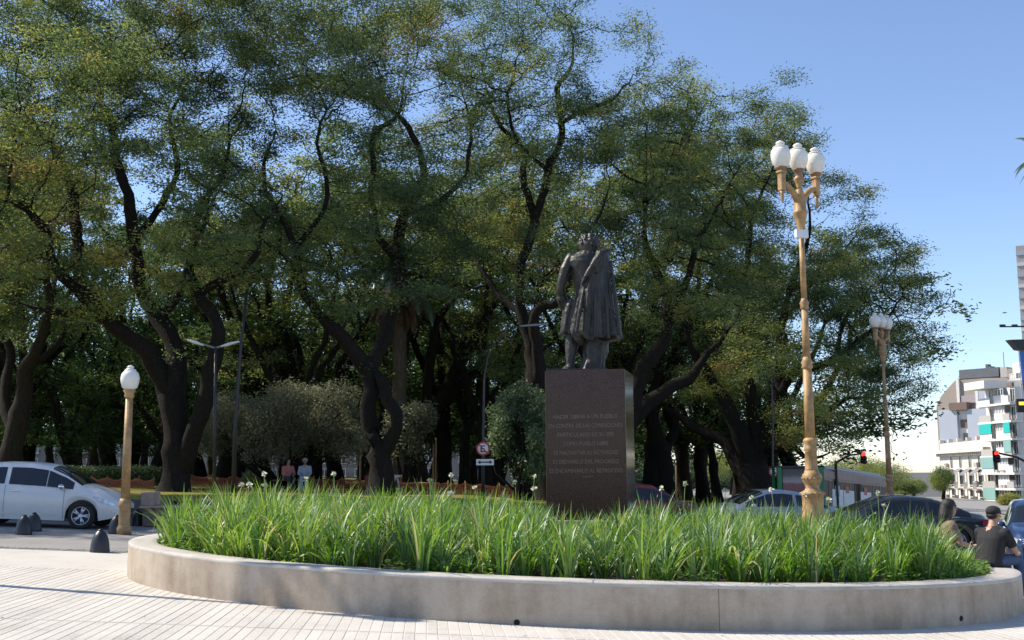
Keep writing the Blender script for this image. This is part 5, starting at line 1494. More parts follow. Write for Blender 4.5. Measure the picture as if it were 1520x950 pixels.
patch('fog_lamp', hl - .10, hl - .02, 1.2, 1.5, M_lampw, off=.008, n=3)
patch('side_moulding', -1.0, .85, .5, .72, M_white, off=.012, n=10)

# silver saloon behind the grass
M_silver = paint('silver_paint', (0.36, 0.385, 0.41), .3, .4)
L = 4.35; hl = L / 2
top_s = [(-hl, .86), (-hl + .15, .98), (-hl + .55, 1.05), (-hl + .95, 1.28), (-hl + 1.4, 1.42), (-.2, 1.46), (.3, 1.43), (.75, 1.25), (1.15, 1.03), (1.3, .96), (1.8, .86), (hl - .1, .74), (hl, .60)]
belt_s = [(-hl, .84), (-1.2, .97), (0, .92), (1.2, .88), (1.7, .78), (hl, .56)]
px_c = 1128; D = 33.0
loc = place_on_road(px_c, D)
t, S, sec, patch = make_car('parked_car', 'silver grey saloon car behind the planter grass, left of the tall lamp', 'car', L, 1.72, 1.46, top_s, belt_s, (-1.28, 1.30), .31, {'paint': M_silver}, loc, 0, [(-1.62, -.60), (-.50, .36), (.38, 1.0)], (.40, 1.18), (-1.55, -.98))
t.rotation_euler = (0, -math.atan(SLOPE), R(180 + 14))
finish_front(t, S, patch, L, .86, None); mirrors(t, S, .80, None, M_silver); handles(t, S, (-.30, -1.2), M_silver)

# dark saloon, tail to the right
M_darkcar = paint('charcoal_paint', (0.030, 0.034, 0.032), .25, .3)
L = 4.55; hl = L / 2
top_d = [(-hl, .90), (-hl + .1, 1.02), (-hl + .5, 1.06), (-hl + .95, 1.24), (-hl + 1.5, 1.40), (-.1, 1.44), (.35, 1.40), (.8, 1.22), (1.25, 1.0), (1.4, .95), (1.9, .84), (hl - .1, .72), (hl, .58)]
belt_d = [(-hl, .88), (-1.3, .96), (0, .90), (1.2, .86), (1.8, .76), (hl, .54)]
loc = place_on_road(1314, 29.6)
t, S, sec, patch = make_car('parked_car', 'dark charcoal saloon car with a red tail light behind the seated woman', 'car', L, 1.76, 1.44, top_d, belt_d, (-1.32, 1.36), .32, {'paint': M_darkcar}, loc, 0, [(-1.70, -.64), (-.54, .38), (.40, 1.08)], (.46, 1.28), (-1.72, -1.0))
t.rotation_euler = (0, -math.atan(SLOPE), R(180 + 6))
finish_front(t, S, patch, L, .88, None); mirrors(t, S, .86, None, M_darkcar); handles(t, S, (-.32, -1.25), M_chrome)
patch('tail_light', -hl + .01, -hl + .26, 2.2, 3.0, M_lampr, off=.012, n=5)
MB().box((-hl - .07, 0, .76), (.02, .5, .12)).build('number_plate', M_plate, t)

# dark red car right of the pedestal
M_red = paint('dark_red_paint', (0.20, 0.022, 0.022), .28)
loc = place_on_road(930, 40.2); 
t, S, sec, patch = make_car('parked_car', 'dark red car partly hidden by the right side of the pedestal', 'car', 4.0, 1.70, 1.46, [(a * .92, b) for a, b in top_s], [(a * .92, b) for a, b in belt_s], (-1.2, 1.2), .31, {'paint': M_red}, (loc[0], loc[1] - 3.4, ground(loc[0]) - .004), 0, [(-1.48, -.55), (-.46, .33), (.35, .92)], (.37, 1.08), (-1.42, -.9))
t.rotation_euler = (0, math.atan(SLOPE), R(4)); finish_front(t, S, patch, 4.0, .85, None); mirrors(t, S, .74, None, M_red); handles(t, S, (-.28, -1.1), M_red)

# navy sport utility, facing the camera, at the right edge
M_navy = paint('navy_paint', (0.022, 0.050, 0.125), .22, .3)
L = 4.45; hl = L / 2
top_n = [(-hl, 1.05), (-hl + .12, 1.35), (-hl + .5, 1.60), (-1.0, 1.66), (.1, 1.66), (.4, 1.58), (.85, 1.30), (1.15, 1.12), (1.7, 1.04), (hl - .12, .96), (hl, .82)]
belt_n = [(-hl, 1.02), (-1.2, 1.08), (0, 1.04), (1.15, 1.00), (1.8, .92), (hl, .78)]
loc = (13.25, 28.3, ground(13.25) - .20)
t, S, sec, patch = make_car('parked_car', 'navy blue sport utility car facing us at the right edge of the picture', 'car', L, 1.85, 1.66, top_n, belt_n, (-1.32, 1.36), .36, {'paint': M_navy}, loc, 0, [(-1.7, -.6), (-.5, .4), (.42, 1.0)], (.48, 1.10), (-hl + .1, -hl + .5))
t.rotation_euler = (0, 0, R(-112))
finish_front(t, S, patch, L, .92, None, (.34, .60), (.34, .04)); mirrors(t, S, .80, None, M_navy)
x = hl
mb = MB()
for q in range(3): mb.box((x + .060, 0, .70 + q * .05), (.016, 1.15, .018))
mb.build('grille_bar', M_chrome, t)
# round badge with a V over a W
T = Matrix.Translation((x + .075, 0, .755)) @ Matrix.Rotation(R(90), 4, 'Y')
bd = MB(); bd.tube([(.085 * math.cos(a * PI / 12), .085 * math.sin(a * PI / 12), 0) for a in range(25)], .009, 6, M=T)
for pl in ([(-.075, -.03), (-.0, .0)], [(-.075, .03), (0, 0)], [(.0, -.07), (.07, -.035)], [(.07, -.035), (.01, 0)], [(.01, 0), (.07, .035)], [(.07, .035), (0, .07)]):
    bd.tube([(a, b, 0) for a, b in pl], .008, 5, M=T)
bd.build('badge', M_chrome, t)

# city bus beyond the crossing
M_bus = simple('bus_grey', (0.30, 0.30, 0.32), .4, var=.08, scale=2)
M_busdark = simple('bus_purple', (0.10, 0.055, 0.065), .35, var=.2, scale=2)
M_buswhite = simple('bus_panel', (0.66, 0.67, 0.68), .5, var=.12, scale=1.4)
M_busred = simple('bus_red', (0.40, 0.07, 0.05), .5, var=.2)
b0 = at(1216, 735, 52.0); b1 = at(1324, 735, 62.0)
dv = (b1 - b0); ang = math.atan2(dv.y, dv.x); BLn = 11.6
gz = ground(b0.x + 2) - .2
bus = thing('city_bus', 'long grey and purple city bus stopped beyond the crossing', 'bus', (b0.x, b0.y, gz), ang)
bus.rotation_euler = (0, math.atan(SLOPE * 1.1), ang)
BH = at(1216, 693, 52).z - gz
mb = MB(); mb.box((BLn / 2, 1.25, BH * .5 + .15), (BLn, 2.5, BH - .3), bev=.16); mb.build('body', M_busdark, bus)
MB().box((BLn / 2 + .4, 1.25, BH + .03), (BLn * .80, 2.0, .22), bev=.08).build('roof_unit', M_bus, bus)
MB().box((BLn / 2, -.012, BH * .89), (BLn * .97, .03, BH * .13)).build('fascia', simple('bus_brown', (0.27, 0.17, 0.15), .5, var=.25, scale=1.5), bus)
MB().box((BLn / 2 + .05, -.004, BH * .62), (BLn - .5, .03, BH * .34)).build('window_band', M_glass, bus)
MB().box((BLn / 2 + .05, -.006, BH * .22), (BLn - .3, .03, BH * .26)).build('skirt', M_bus, bus)
for i in range(9): MB().box((.6 + i * (BLn - 1.2) / 8, -.012, BH * .62), (.07, .035, BH * .34)).build('window_post', M_busdark, bus)
for i, (xa, xb, m) in enumerate([ (1.75, 3.35, M_buswhite), (3.45, 5.1, M_buswhite), (6.2, 8.0, M_buswhite), ]):
    o = MB().box(((xa + xb) / 2, -.022, BH * .50), (xb - xa, .03, BH * .30), bev=.01).build('window' if m is M_glass else 'advert_panel', m, bus)
MB().box((1.45, -.016, BH * .45), (.5, .03, BH * .68)).build('door', M_glass, bus); MB().box((5.65, -.016, BH * .45), (.85, .03, BH * .68)).build('door', M_glass, bus)
MB().box((4.0, -.034, BH * .66), (.55, .012, .34)).build('advert_mark', M_busred, bus); MB().box((2.5, -.034, BH * .62), (.7, .012, .5)).build('advert_mark', M_bus, bus); MB().box((7.0, -.034, BH * .66), (.5, .012, .36)).build('advert_mark', M_busred, bus)
MB().box((-.012, 1.25, BH * .60), (.03, 2.2, BH * .44), bev=.01).build('windscreen', M_glass, bus)
MB().box((-.012, 1.25, BH * .90), (.03, 1.7, .26)).build('route_display', M_blk, bus)
for xw in (2.3, 8.6):
    for yy in (.12, 2.38):
        T = Matrix.Translation((xw, yy, .48)) @ Matrix.Rotation(R(90), 4, 'X')
        MB().lathe([(.28, -.14), (.47, -.13), (.48, 0), (.47, .13), (.28, .14), (.25, .08), (.02, .07)], 20, M=T).build('wheel', M_tyre, bus)
for yy in (.35, 2.15): MB().box((-.02, yy, .62), (.04, .34, .18), bev=.02).build('headlight', M_lampw, bus)
# ---------------------------------------------------------------- people
M_skin = simple('skin', (0.36, 0.20, 0.135), .55, var=.06)
M_skin2 = simple('tan_skin', (0.40, 0.235, 0.16), .55, var=.06)
M_black = simple('black_cotton', (0.016, 0.016, 0.019), .85, var=.25, scale=12, bump=.3, bscale=14)
M_denim = simple('blue_denim', (0.042, 0.075, 0.150), .85, var=.25, scale=9, bump=.3, bscale=30)
M_hair = simple('dark_hair', (0.016, 0.012, 0.010), .6, var=.3, scale=60, bump=.3, bscale=160)
M_brownc = simple('brown_cotton', (0.22, 0.15, 0.11), .85, var=.2, scale=8, bump=.3)
M_pink = simple('pink_cotton', (0.46, 0.17, 0.16), .85, var=.15)
M_paleblue = simple('pale_blue_cotton', (0.34, 0.40, 0.50), .85, var=.15)
M_greyt = simple('dark_trousers', (0.04, 0.045, 0.06), .85, var=.2)
M_shoe = simple('shoe_leather', (0.05, 0.03, 0.02), .6)

def remesh(o, vox, it=2):
    m = o.modifiers.new('remesh', 'REMESH'); m.mode = 'VOXEL'; m.voxel_size = vox; m.use_smooth_shade = True
    s = o.modifiers.new('smooth', 'SMOOTH'); s.factor = .5; s.iterations = it

def head(mb, c, f, r=.1):
    """head with brow, nose, chin and ears; f = facing (unit vector)"""
    c, f = Vector(c), Vector(f).normalized(); sd = f.cross(Vector((0, 0, 1))).normalized(); up = sd.cross(f)
    mb.ball(c + up * .02 - f * .012, (r * .86, r * .86, r * .98), 16, 12)
    mb.ball(c - up * .055 + f * .022, (r * .66, r * .66, r * .70), 14, 10)          # jaw
    mb.ball(c - up * .10 + f * .055, r * .26, 8, 6)                                    # chin
    mb.capsule(c + f * .082 + up * .02, c + f * .112 - up * .022, .011, .018, 8)       # nose
    mb.capsule(c + f * .078 + up * .032 - sd * .035, c + f * .078 + up * .032 + sd * .035, .016, .016, 8)   # brow
    mb.capsule(c + f * .080 - up * .060 - sd * .02, c + f * .080 - up * .060 + sd * .02, .012, .012, 8)     # lips
    for s in (-1, 1): mb.ball(c + sd * s * .086 - f * .008, (.020, .024, .032), 8, 6)

def hand(mb, w, d, nrm, curl=.5, s=1.0):
    """palm, four unequal bent fingers and a thumb; w = wrist, d = direction, nrm = palm normal"""
    w, d, nrm = Vector(w), Vector(d).normalized(), Vector(nrm).normalized(); sd = d.cross(nrm).normalized()
    for q in (-.024, -.008, .008, .024): mb.capsule(w + sd * q * .7 * s, w + d * .085 * s + sd * q * s, .018 * s, .015 * s, 8)
    for q, ln in ((-.030, .062), (-.010, .076), (.010, .072), (.029, .056)):
        p0 = w + d * .085 * s + sd * q * s
        d1 = (d + nrm * curl * .6).normalized(); p1 = p0 + d1 * ln * .5 * s
        d2 = (d + nrm * curl * 1.8).normalized(); p2 = p1 + d2 * ln * .5 * s
        mb.chain([tuple(p0) + (.0095 * s,), tuple(p1) + (.0088 * s,), tuple(p2) + (.0075 * s,)], 8)
    t0 = w + d * .025 * s - sd * .032 * s; t1 = t0 + (d * .6 - sd * .7 + nrm * .5).normalized() * .045 * s; t2 = t1 + (d + nrm * .5).normalized() * .035 * s
    mb.chain([tuple(t0) + (.014 * s,), tuple(t1) + (.011 * s,), tuple(t2) + (.009 * s,)], 8)

def seated(name_label, seat, yaw, mats, vox, lean=.12, long_hair=False, cap=False, group=None, sleeves='short', turn=0.0):
    """x = facing direction in the figure's own space; seat at the origin."""
    t = thing('person', name_label, 'person', seat, yaw, group)
    skin, shirt, trousers, hair = mats
    hip, sh = Vector((0, 0, .10)), Vector((lean, 0, .52))
    neck = Vector((lean + .015, 0, .60)); hc = Vector((lean + .055, 0, .745)); f = Vector((math.cos(turn), math.sin(turn), -.08))
    K = [(.44, .0, .085), (.52, 0, -.36)]
    mb = MB()
    mb.chain([tuple(sh + Vector((0, 0, .02))) + (.075,), tuple(neck) + (.058,), tuple(hc - Vector((.01, 0, .06))) + (.055,)], 12)
    head(mb, hc, f)
    mb.chain([(0, 0, .10, .12), (lean * .5, 0, .30, .12), (lean, 0, .48, .12)], 14)
    arms = []
    for s in (-1, 1):
        a = Vector((lean + .0, s * .19, .49)); e = Vector((lean + .10, s * .245, .235)); w = Vector((lean + .31, s * .13, .155))
        mb.chain([tuple(a) + (.058,), tuple(e) + (.044,), tuple(e * .4 + w * .6) + (.038,), tuple(w) + (.027,)], 12)
        hand(mb, w, Vector((.9, -s * .35, .0)), Vector((-.05, -s * .8, .5)), .7)
        arms.append((a, e))
        mb.chain([(.02, s * .09, .085, .085), (.45, s * .10, .085, .06), (.50, s * .105, -.33, .045), (.51, s * .105, -.37, .04)], 12)
    body = mb.build('body', skin, t); remesh(body, vox)
    mb = MB()
    mb.loft([[(hx + rx * math.cos(a), ry * math.sin(a), z) for a in [2 * PI * j / 20 for j in range(20)]] for (hx, z, rx, ry) in
             [(-.01, .0, .15, .185), (-.015, .06, .165, .20), (lean * .3 - .01, .18, .158, .192), (lean * .6 - .01, .30, .152, .195), (lean * .85 - .012, .42, .14, .205), (lean - .005, .50, .118, .20), (lean, .555, .085, .13), (lean + .01, .585, .066, .075)]])
    for a, e in arms:
        m_ = a + (e - a) * (.62 if sleeves == 'short' else 1.0)
        mb.chain([tuple(a - Vector((0, 0, .005))) + (.078,), tuple(m_) + (.070 if sleeves == 'short' else .056,)], 14)
        if sleeves == 'long': 
            w = Vector((lean + .31, math.copysign(.13, a.y), .155)); mb.chain([tuple(e) + (.056,), tuple(e * .25 + w * .75) + (.044,)], 12)
    sh_o = mb.build('shirt', shirt, t); remesh(sh_o, vox * 1.2)
    mb = MB()
    mb.ball((0, 0, .085), (.16, .19, .10), 16, 10)
    for s in (-1, 1):
        mb.chain([(.0, s * .095, .088, .105), (.24, s * .10, .095, .092), (.45, s * .10, .085, .076), (.475, s * .102, -.02, .074), (.505, s * .105, -.30, .068), (.515, s * .105, -.37, .068)], 14)
    tr = mb.build('trousers', trousers, t); remesh(tr, vox * 1.2)
    mb = MB()
    for s in (-1, 1): mb.chain([(.49, s * .105, -.41, .042), (.56, s * .11, -.425, .040), (.66, s * .118, -.435, .030)], 12)
    so = mb.build('shoes', M_shoe, t); remesh(so, vox)
    mb = MB()
    if cap:
        up = Vector((0, 0, 1)); c = hc + Vector((-.012, 0, .035))
        mb.lathe([(.094, -.02), (.097, .02), (.088, .055), (.06, .085), (.02, .098)], 20, c)
        vf = Vector((f.x, f.y, 0)).normalized(); sdv = vf.cross(up)
        vs = []; n = 10
        for j in range(n + 1):
            a = -1.05 + 2.1 * j / n; vs.append(c + vf * .09 * math.cos(a) + sdv * .09 * math.sin(a) + up * -.012)
        for j in range(n + 1):
            a = -1.05 + 2.1 * j / n; vs.append(c + vf * (.09 + .085 * math.cos(a)) + sdv * .085 * math.sin(a) + up * (-.022 - .012 * abs(math.sin(a))))
        low = [v - up * .008 for v in vs]; b = len(vs)
        fs = [(j, j + 1, n + 2 + j, n + 1 + j) for j in range(n)] + [(b + j, b + n + 1 + j, b + n + 2 + j, b + j + 1) for j in range(n)] + [(n + 1 + j, n + 2 + j, b + n + 2 + j, b + n + 1 + j) for j in range(n)]
        mb.add(list(vs) + low, fs, True); mb.build('cap', M_black, t)
        mb = MB()
        mb.ball(hc + Vector((-.045, 0, -.01)), (.062, .078, .055), 12, 8); mb.build('hair', hair, t)
    else:
        mb.ball(hc + Vector((-.03, 0, .035)) , (.115, .115, .105), 16, 12)
        if long_hair:
            mb.chain([tuple(hc + Vector((-.06, 0, .0))) + (.10,), tuple(hc + Vector((-.085, -.02, -.12))) + (.105,), tuple(hc + Vector((-.12, -.02, -.26))) + (.085,), tuple(hc + Vector((-.12, .01, -.34))) + (.04,)], 14)
        h = mb.build('hair', hair, t); remesh(h, vox * 1.4)
    return t

# man on the planter rim
sx, sy = 7.13, 17.0
man = seated('man in black polo shirt, black cap and jeans sitting on the planter rim', (sx, sy, rim_z(sx) + .004), R(30), (M_skin2, M_black, M_denim, M_hair), .0075, lean=.10, cap=True, turn=R(-8))
M_screen = simple('phone_black', (0.02, 0.02, 0.024), .2)
man.scale = (1.10, 1.14, 1.02)
ph = thing('phone', 'dark phone held in the hands of the man in the black cap', 'phone', man.location + Matrix.Rotation(R(30), 3, 'Z') @ Vector((.50, .0, .215)), R(30))
MB().box((0, 0, 0), (.012, .075, .15), bev=.005, M=Matrix.Rotation(R(50), 4, 'Y')).build('case', M_screen, ph)
# woman further round the rim
wx, wy = 7.13, 18.75
wom = seated('dark haired woman in brown sitting on the rim behind the tall grass', (wx, wy, rim_z(wx) + .004), R(-4), (M_skin, M_brownc, M_denim, M_hair), .0085, lean=.07, long_hair=True, turn=R(20))

wom.scale = (1.08, 1.08, 1.10)
# two people sitting in the park
def park_seat(px, D, py_head):
    p = at(px, py_head, D); return p
M_wood = simple('bench_wood', (0.16, 0.085, 0.05), .75, var=.3, scale=5, bump=.3)
D = 46.0
pa, pb2 = at(427, 697, D), at(453, 700, D)
za = lawn_z(pa.x, D)
bn = thing('park_bench', 'plank bench on the lawn carrying the two distant people', 'bench', ((pa.x + pb2.x) / 2, D, za), 0)
for yy in (-.16, 0, .16): MB().box((0, yy, .43), (1.9, .14, .045), bev=.008).build('seat_plank', M_wood, bn)
for xx_ in (-.75, .75):
    MB().box((xx_, 0, .20), (.08, .40, .41), bev=.01).build('leg', M_wood, bn)
def far_person(label, x, mats, yaw, crossed):
    o = seated(label, (x, D - .02, za + .455), yaw, mats, .016, lean=.06, sleeves='long')
    return o
far_person('person in a pink top sitting with folded arms on the park lawn', pa.x, (M_skin2, M_pink, M_greyt, M_hair), R(-60), True)
far_person('person in a pale blue shirt sitting right of the pink clad person', pb2.x, (M_skin, M_paleblue, M_paleblue, simple('grey_hair', (.35, .34, .32), .7)), R(-85), False)
# ---------------------------------------------------------------- bollards
M_bol = simple('black_cast_iron', (0.022, 0.024, 0.028), .38, var=.25, scale=7, bump=.2, bscale=30)
def bollard(label, px, py, h=.40):
    # distance from the pixel of its foot on the sloping pavement
    for i in range(40):
        pass
    lo, hi = 10.0, 40.0
    for _ in range(40):
        m = (lo + hi) / 2; p = at(px, py, m)
        if p.z < ground(p.x): hi = m
        else: lo = m
    p = at(px, py, lo)
    return (p.x, lo, ground(p.x)), label
specs = [((148, 820), 'largest domed black bollard, nearest to us, left of the planter'), ((35, 793), 'domed black bollard nearest the left edge, in front of the white car'),
         ((50, 788), 'domed black bollard just behind the one nearest the left edge'), ((172, 792), 'domed black bollard touching the foot of the ochre lamp post'), ((203, 780), 'smallest domed black bollard, in front of the dark steps')]
b0_ = None
for (pxy, lab) in specs:
    loc, lab = bollard(lab, *pxy)
    if b0_ is None:
        b0_ = thing('bollard', lab, 'bollard', loc, 0, 'domed black bollards')
        MB().lathe([(.17, -.02), (.172, .02), (.165, .06), (.158, .14), (.142, .22), (.118, .29), (.085, .345), (.05, .375), (.045, .38)], 28).build('dome', M_bol, b0_)
        MB().lathe([(.045, .38), (.047, .392), (.036, .405), (.015, .41)], 16).build('knob', M_bol, b0_)
    else:
        o = copy_tree(b0_); o.location = loc; tag(o, lab)

# ---------------------------------------------------------------- stone bench block by the steps
M_sandst = simple('brown_sandstone', (0.36, 0.26, 0.21), .85, var=.25, scale=5, bump=.35)
M_sandd = simple('dark_sandstone', (0.19, 0.155, 0.115), .85, var=.25, scale=4, bump=.35)
bl_ = at(207, 778, 28.2); gz = ground(bl_.x); s = 28.2 / FPX
nb = thing('stone_bench', 'brown stone bench with an upright end block left of the grass', 'bench', (bl_.x, 28.2, gz))
zs = at(207, 751, 28.2).z - gz; zt = at(207, 731, 28.2).z - gz
MB().box((1.1, .35, (zs - .06) / 2), (2.1, .62, zs - .06), bev=.02).build('plinth', M_sandd, nb)
MB().box((1.1, .34, zs - .03), (2.24, .72, .06), bev=.015).build('seat', M_sandst, nb)
MB().box((.15, .34, (zs + zt) / 2), (.30, .66, zt - zs), bev=.03).build('end_block', M_sandst, nb)

# ---------------------------------------------------------------- dark lamp masts and the road sign
def mast(label, D, rows, name='lamp_mast', group=None):
    px, py = rows[0][0], rows[0][1]
    b = at(px, py, D); zg = lawn_z(b.x, D)
    t = thing(name, label, 'lamp post', (b.x, D, zg), 0, group)
    o = Vector((b.x, D, zg))
    pts = [Vector((0, 0, -.05))] + [at(q[0], q[1], D) - o for q in rows[1:]]
    MB().tube(pts, [rows[0][2] * D / FPX] + [q[2] * D / FPX for q in rows[1:]], 12).build('pole', M_dark, t)
    return t, o
mast('plain thin dark pole rising in front of the grey shrub', 39.0, [(346, 735, 3.6), (350, 620, 3.0), (357, 520, 2.4), (366, 430, 2.0)])
t, o = mast('dark mast with two short silver lamp arms beside the double trunk', 37.6, [(318, 735, 2.6), (319, 620, 2.3), (320, 516, 2.0)])
for a, b_ in (((320, 517), (296, 509)), ((320, 517), (333, 512))):
    MB().tube([at(*a, 37.6) - o, at(*b_, 37.6) - o], .035, 8).build('arm', M_steel, t)
for a, b_ in (((302, 512), (279, 505)), ((328, 514), (354, 507))):
    p, q = at(*a, 37.6) - o, at(*b_, 37.6) - o
    mb = MB(); mb.chain([tuple(p) + (.035,), tuple((p + q) / 2) + (.06,), tuple(q) + (.03,)], 10); mb.build('lamp_head', M_lightbox, t)
D = 41.0
t, o = mast('slender grey mast with a curved lamp arm and the no parking sign', D, [(717, 742, 2.8), (717, 680, 2.3), (718, 600, 1.8), (719, 560, 1.5), (724, 530, 1.3), (737, 505, 1.2), (754, 490, 1.1), (775, 483, 1.0)], 'lamp_mast')
hp, hq = at(772, 484, D) - o, at(813, 481, D) - o
mb = MB(); mb.chain([tuple(hp) + (.03,), tuple((hp + hq) / 2) + (.05,), tuple(hq) + (.03,)], 10); mb.build('lamp_head', M_steel, t)
M_signw = simple('sign_white', (0.74, 0.73, 0.71), .5, var=.05)
M_signr = simple('sign_red', (0.48, 0.025, 0.03), .5, var=.06)
M_signk = simple('sign_black', (0.02, 0.02, 0.02), .5)
def no_parking(label, px, py, D, rpx, plate=True, yaw=0.0):
    c = at(px, py, D); r = rpx * D / FPX
    t = thing('no_parking_sign', label, 'road sign', c, yaw)
    T = Matrix.Rotation(R(90), 4, 'X')
    MB().lathe([(r, -.012), (r, .012)], 32, M=T).build('disc', M_signw, t)
    mb = MB(); k = 32
    vs = []
    for j in range(k):
        a = 2 * PI * j / k
        for rr_, y in ((r, -.014), (r, -.020), (r * .80, -.020), (r * .80, -.014)): vs.append((rr_ * math.cos(a), y, rr_ * math.sin(a)))
    fs = [(j * 4 + q, ((j + 1) % k) * 4 + q, ((j + 1) % k) * 4 + (q + 1) % 4, j * 4 + (q + 1) % 4) for j in range(k) for q in range(4)]
    mb.add(vs, fs); mb.build('red_ring', M_signr, t)
    mb = MB()
    for (x, z, w, h) in ((-.28, 0, .18, .96), (.02, .40, .60, .17), (-.02, 0, .50, .16), (.02, -.40, .60, .17)): mb.box((x * r, -.016, z * r), (w * r, .006, h * r))
    mb.build('letter_e', M_signk, t)
    MB().box((0, -.023, 0), (r * 1.7, .005, r * .15), M=Matrix.Rotation(R(45), 4, 'Y')).build('slash', M_signr, t)
    return t
no_parking('round red ringed no parking sign with a black E on the grey mast', 717, 666, 40.85, 10)
c = at(720, 686, 40.8); ap = thing('arrow_plate', 'small white plate with a dark arrow under the no parking sign', 'road sign', c, R(-14))
w = 27 * 40.8 / FPX; h = 9 * 40.8 / FPX
MB().box((0, 0, 0), (w, .012, h)).build('plate', M_signw, ap)
MB().box((0, -.009, 0), (w * .6, .005, h * .2)).add([(-w * .42, -.009, 0), (-w * .26, -.009, h * .32), (-w * .26, -.009, -h * .32)], [(0, 1, 2)]).add([(w * .42, -.009, 0), (w * .26, -.009, -h * .32), (w * .26, -.009, h * .32)], [(0, 1, 2)]).build('arrow', M_signk, ap)
D = 46.0
t, o = mast('thin dark sign pole left of the green shelter', D, [(1146, 742, 1.8), (1147, 690, 1.6), (1147, 610, 1.4), (1146, 560, 1.2)], 'sign_pole')
no_parking('small faded no parking sign beside the green shelter post', 1149, 700, 45.85, 7.5)

# ---------------------------------------------------------------- orange netting, barriers, stakes, table on the lawn
M_orange = simple('orange_plastic', (0.33, 0.085, 0.032), .6, var=.25, scale=2)
M_redwood = simple('red_painted_wood', (0.22, 0.055, 0.038), .7, var=.25, scale=5, bump=.2)
M_whitew = simple('white_painted_wood', (0.58, 0.52, 0.46), .7, var=.15)
M_stake = simple('raw_wood', (0.26, 0.15, 0.07), .8, var=.2, bump=.3)
def netting(label, px0, px1, D0, D1, h, n, sag=.2):
    p0, p1 = Vector(foot(px0, D0)), Vector(foot(px1, D1))
    t = thing('safety_netting', label, 'netting', p0, 0, 'orange safety netting on the lawn')
    rs = random.Random(px0); Ld = (p1 - p0).length; m = int(Ld / .16)
    mb = MB(); rows_ = 7
    P = []
    for i in range(m + 1):
        u = i / m; q = p0.lerp(p1, u); q.z = lawn_z(q.x, q.y); ph_ = u * n % 1
        hh_ = h * (1 - sag * math.sin(PI * ph_) * (.6 + .4 * rs.random()))
        P.append([(q.x - p0.x, q.y - p0.y + .05 * math.sin(i * .7 + j), q.z - p0.z + .04 + hh_ * j / (rows_ - 1)) for j in range(rows_)])
    wd = .014
    for i in range(m):
        for j in range(rows_):
            a, b = Vector(P[i][j]), Vector(P[i + 1][j]); ww = wd * (2.2 if j in (0, rows_ - 1) else 1)
            mb.add([a - Vector((0, 0, ww)), b - Vector((0, 0, ww)), b + Vector((0, 0, ww)), a + Vector((0, 0, ww))], [(0, 1, 2, 3)])
        a, b = Vector(P[i][0]), Vector(P[i][-1]); 
        for dx in (0, Ld / m / 2):
            mb.add([a + Vector((dx - wd, 0, 0)), a + Vector((dx + wd, 0, 0)), b + Vector((dx + wd, 0, 0)), b + Vector((dx - wd, 0, 0))], [(0, 1, 2, 3)])
    tag(mb.build('mesh_band', M_orange, t), kind='stuff')
    for i in range(n + 1):
        q = p0.lerp(p1, i / n); q.z = lawn_z(q.x, q.y)
        MB().tube([q - p0 + Vector((0, 0, -.1)), q - p0 + Vector((0.02, 0, h + .12))], .022, 6).build('post', M_stake, t)
    return t
netting('orange plastic netting along the lawn behind the white car', 118, 232, 46, 45, .36, 5, .45)
netting('orange plastic netting between the double trunk and the pink clad person', 285, 415, 55, 54, .46, 4, .4)
netting('orange plastic netting from the pale blue person to the forked tree', 462, 555, 48, 47, .5, 4, .3)
netting('orange plastic netting from the white barrier past the no parking sign', 590, 790, 47, 46, .46, 8, .3)
def barrier(label, px, D, wpx, top_py, mat, style):
    f = Vector(foot(px, D)); t = thing('wooden_barrier', label, 'barrier', f, R(8), 'wooden barriers by the forked tree')
    w = wpx * D / FPX; h = at(px, top_py, D).z - f.z
    for sg in (-1, 1): MB().box((sg * w / 2, 0, h / 2), (.09, .07, h), bev=.008).build('post', M_redwood, t)
    MB().box((0, -.01, h - .05), (w + .1, .05, .10), bev=.006).build('rail', mat, t); MB().box((0, -.01, h * .30), (w + .1, .05, .09), bev=.006).build('rail', mat, t)
    if style == 'x':
        for sg in (-1, 1): MB().tube([(-w / 2 * sg, .01 + sg * .02, h * .3), (w / 2 * sg, .01 + sg * .02, h - .05)], .035, 6).build('brace', mat, t)
    else:
        for sg in (-1, 1): MB().tube([(sg * w * .42, .01 + sg * .02, h * .3), (sg * w * .06, .01 + sg * .02, h - .05)], .04, 6).build('brace', mat, t)
barrier('reddish wooden barrier with crossed braces left of the forked trunk', 551, 46.5, 15, 706, M_redwood, 'x')
barrier('white braced wooden barrier right of the forked trunk', 588, 46.2, 14, 705, M_whitew, 'a')
for px, D, py, lab in ((535, 49, 655, 'tall raw wooden stake left of the reddish barrier'), (642, 50, 660, 'raw wooden stake between the barrier and the sign'), (999, 47, 690, 'raw wooden stake in front of the forked tree near the cars'), (646, 52, 650, 'thin raw wooden stake just right of another stake')):
    f = Vector(foot(px, D)); h = at(px, py, D).z - f.z
    tk = link('wooden_stake', MB().tube([(0, 0, -.1), (.02, 0, h)], [.045, .035], 6).mesh('wooden_stake'), M_stake, None, f); tag(tk, lab, 'stake', 'stakes on the lawn')
f = Vector(foot(622, 43)); tb = thing('park_table', 'reddish plank table on the lawn right of the forked tree', 'table', f, R(3))
for yy in (-.24, -.08, .08, .24): MB().box((0, yy, .52), (1.55, .145, .05), bev=.006).build('plank', M_redwood, tb)
for xx_ in (-.55, .55): MB().box((xx_, 0, .25), (.12, .4, .5), bev=.01).build('leg', M_redwood, tb)

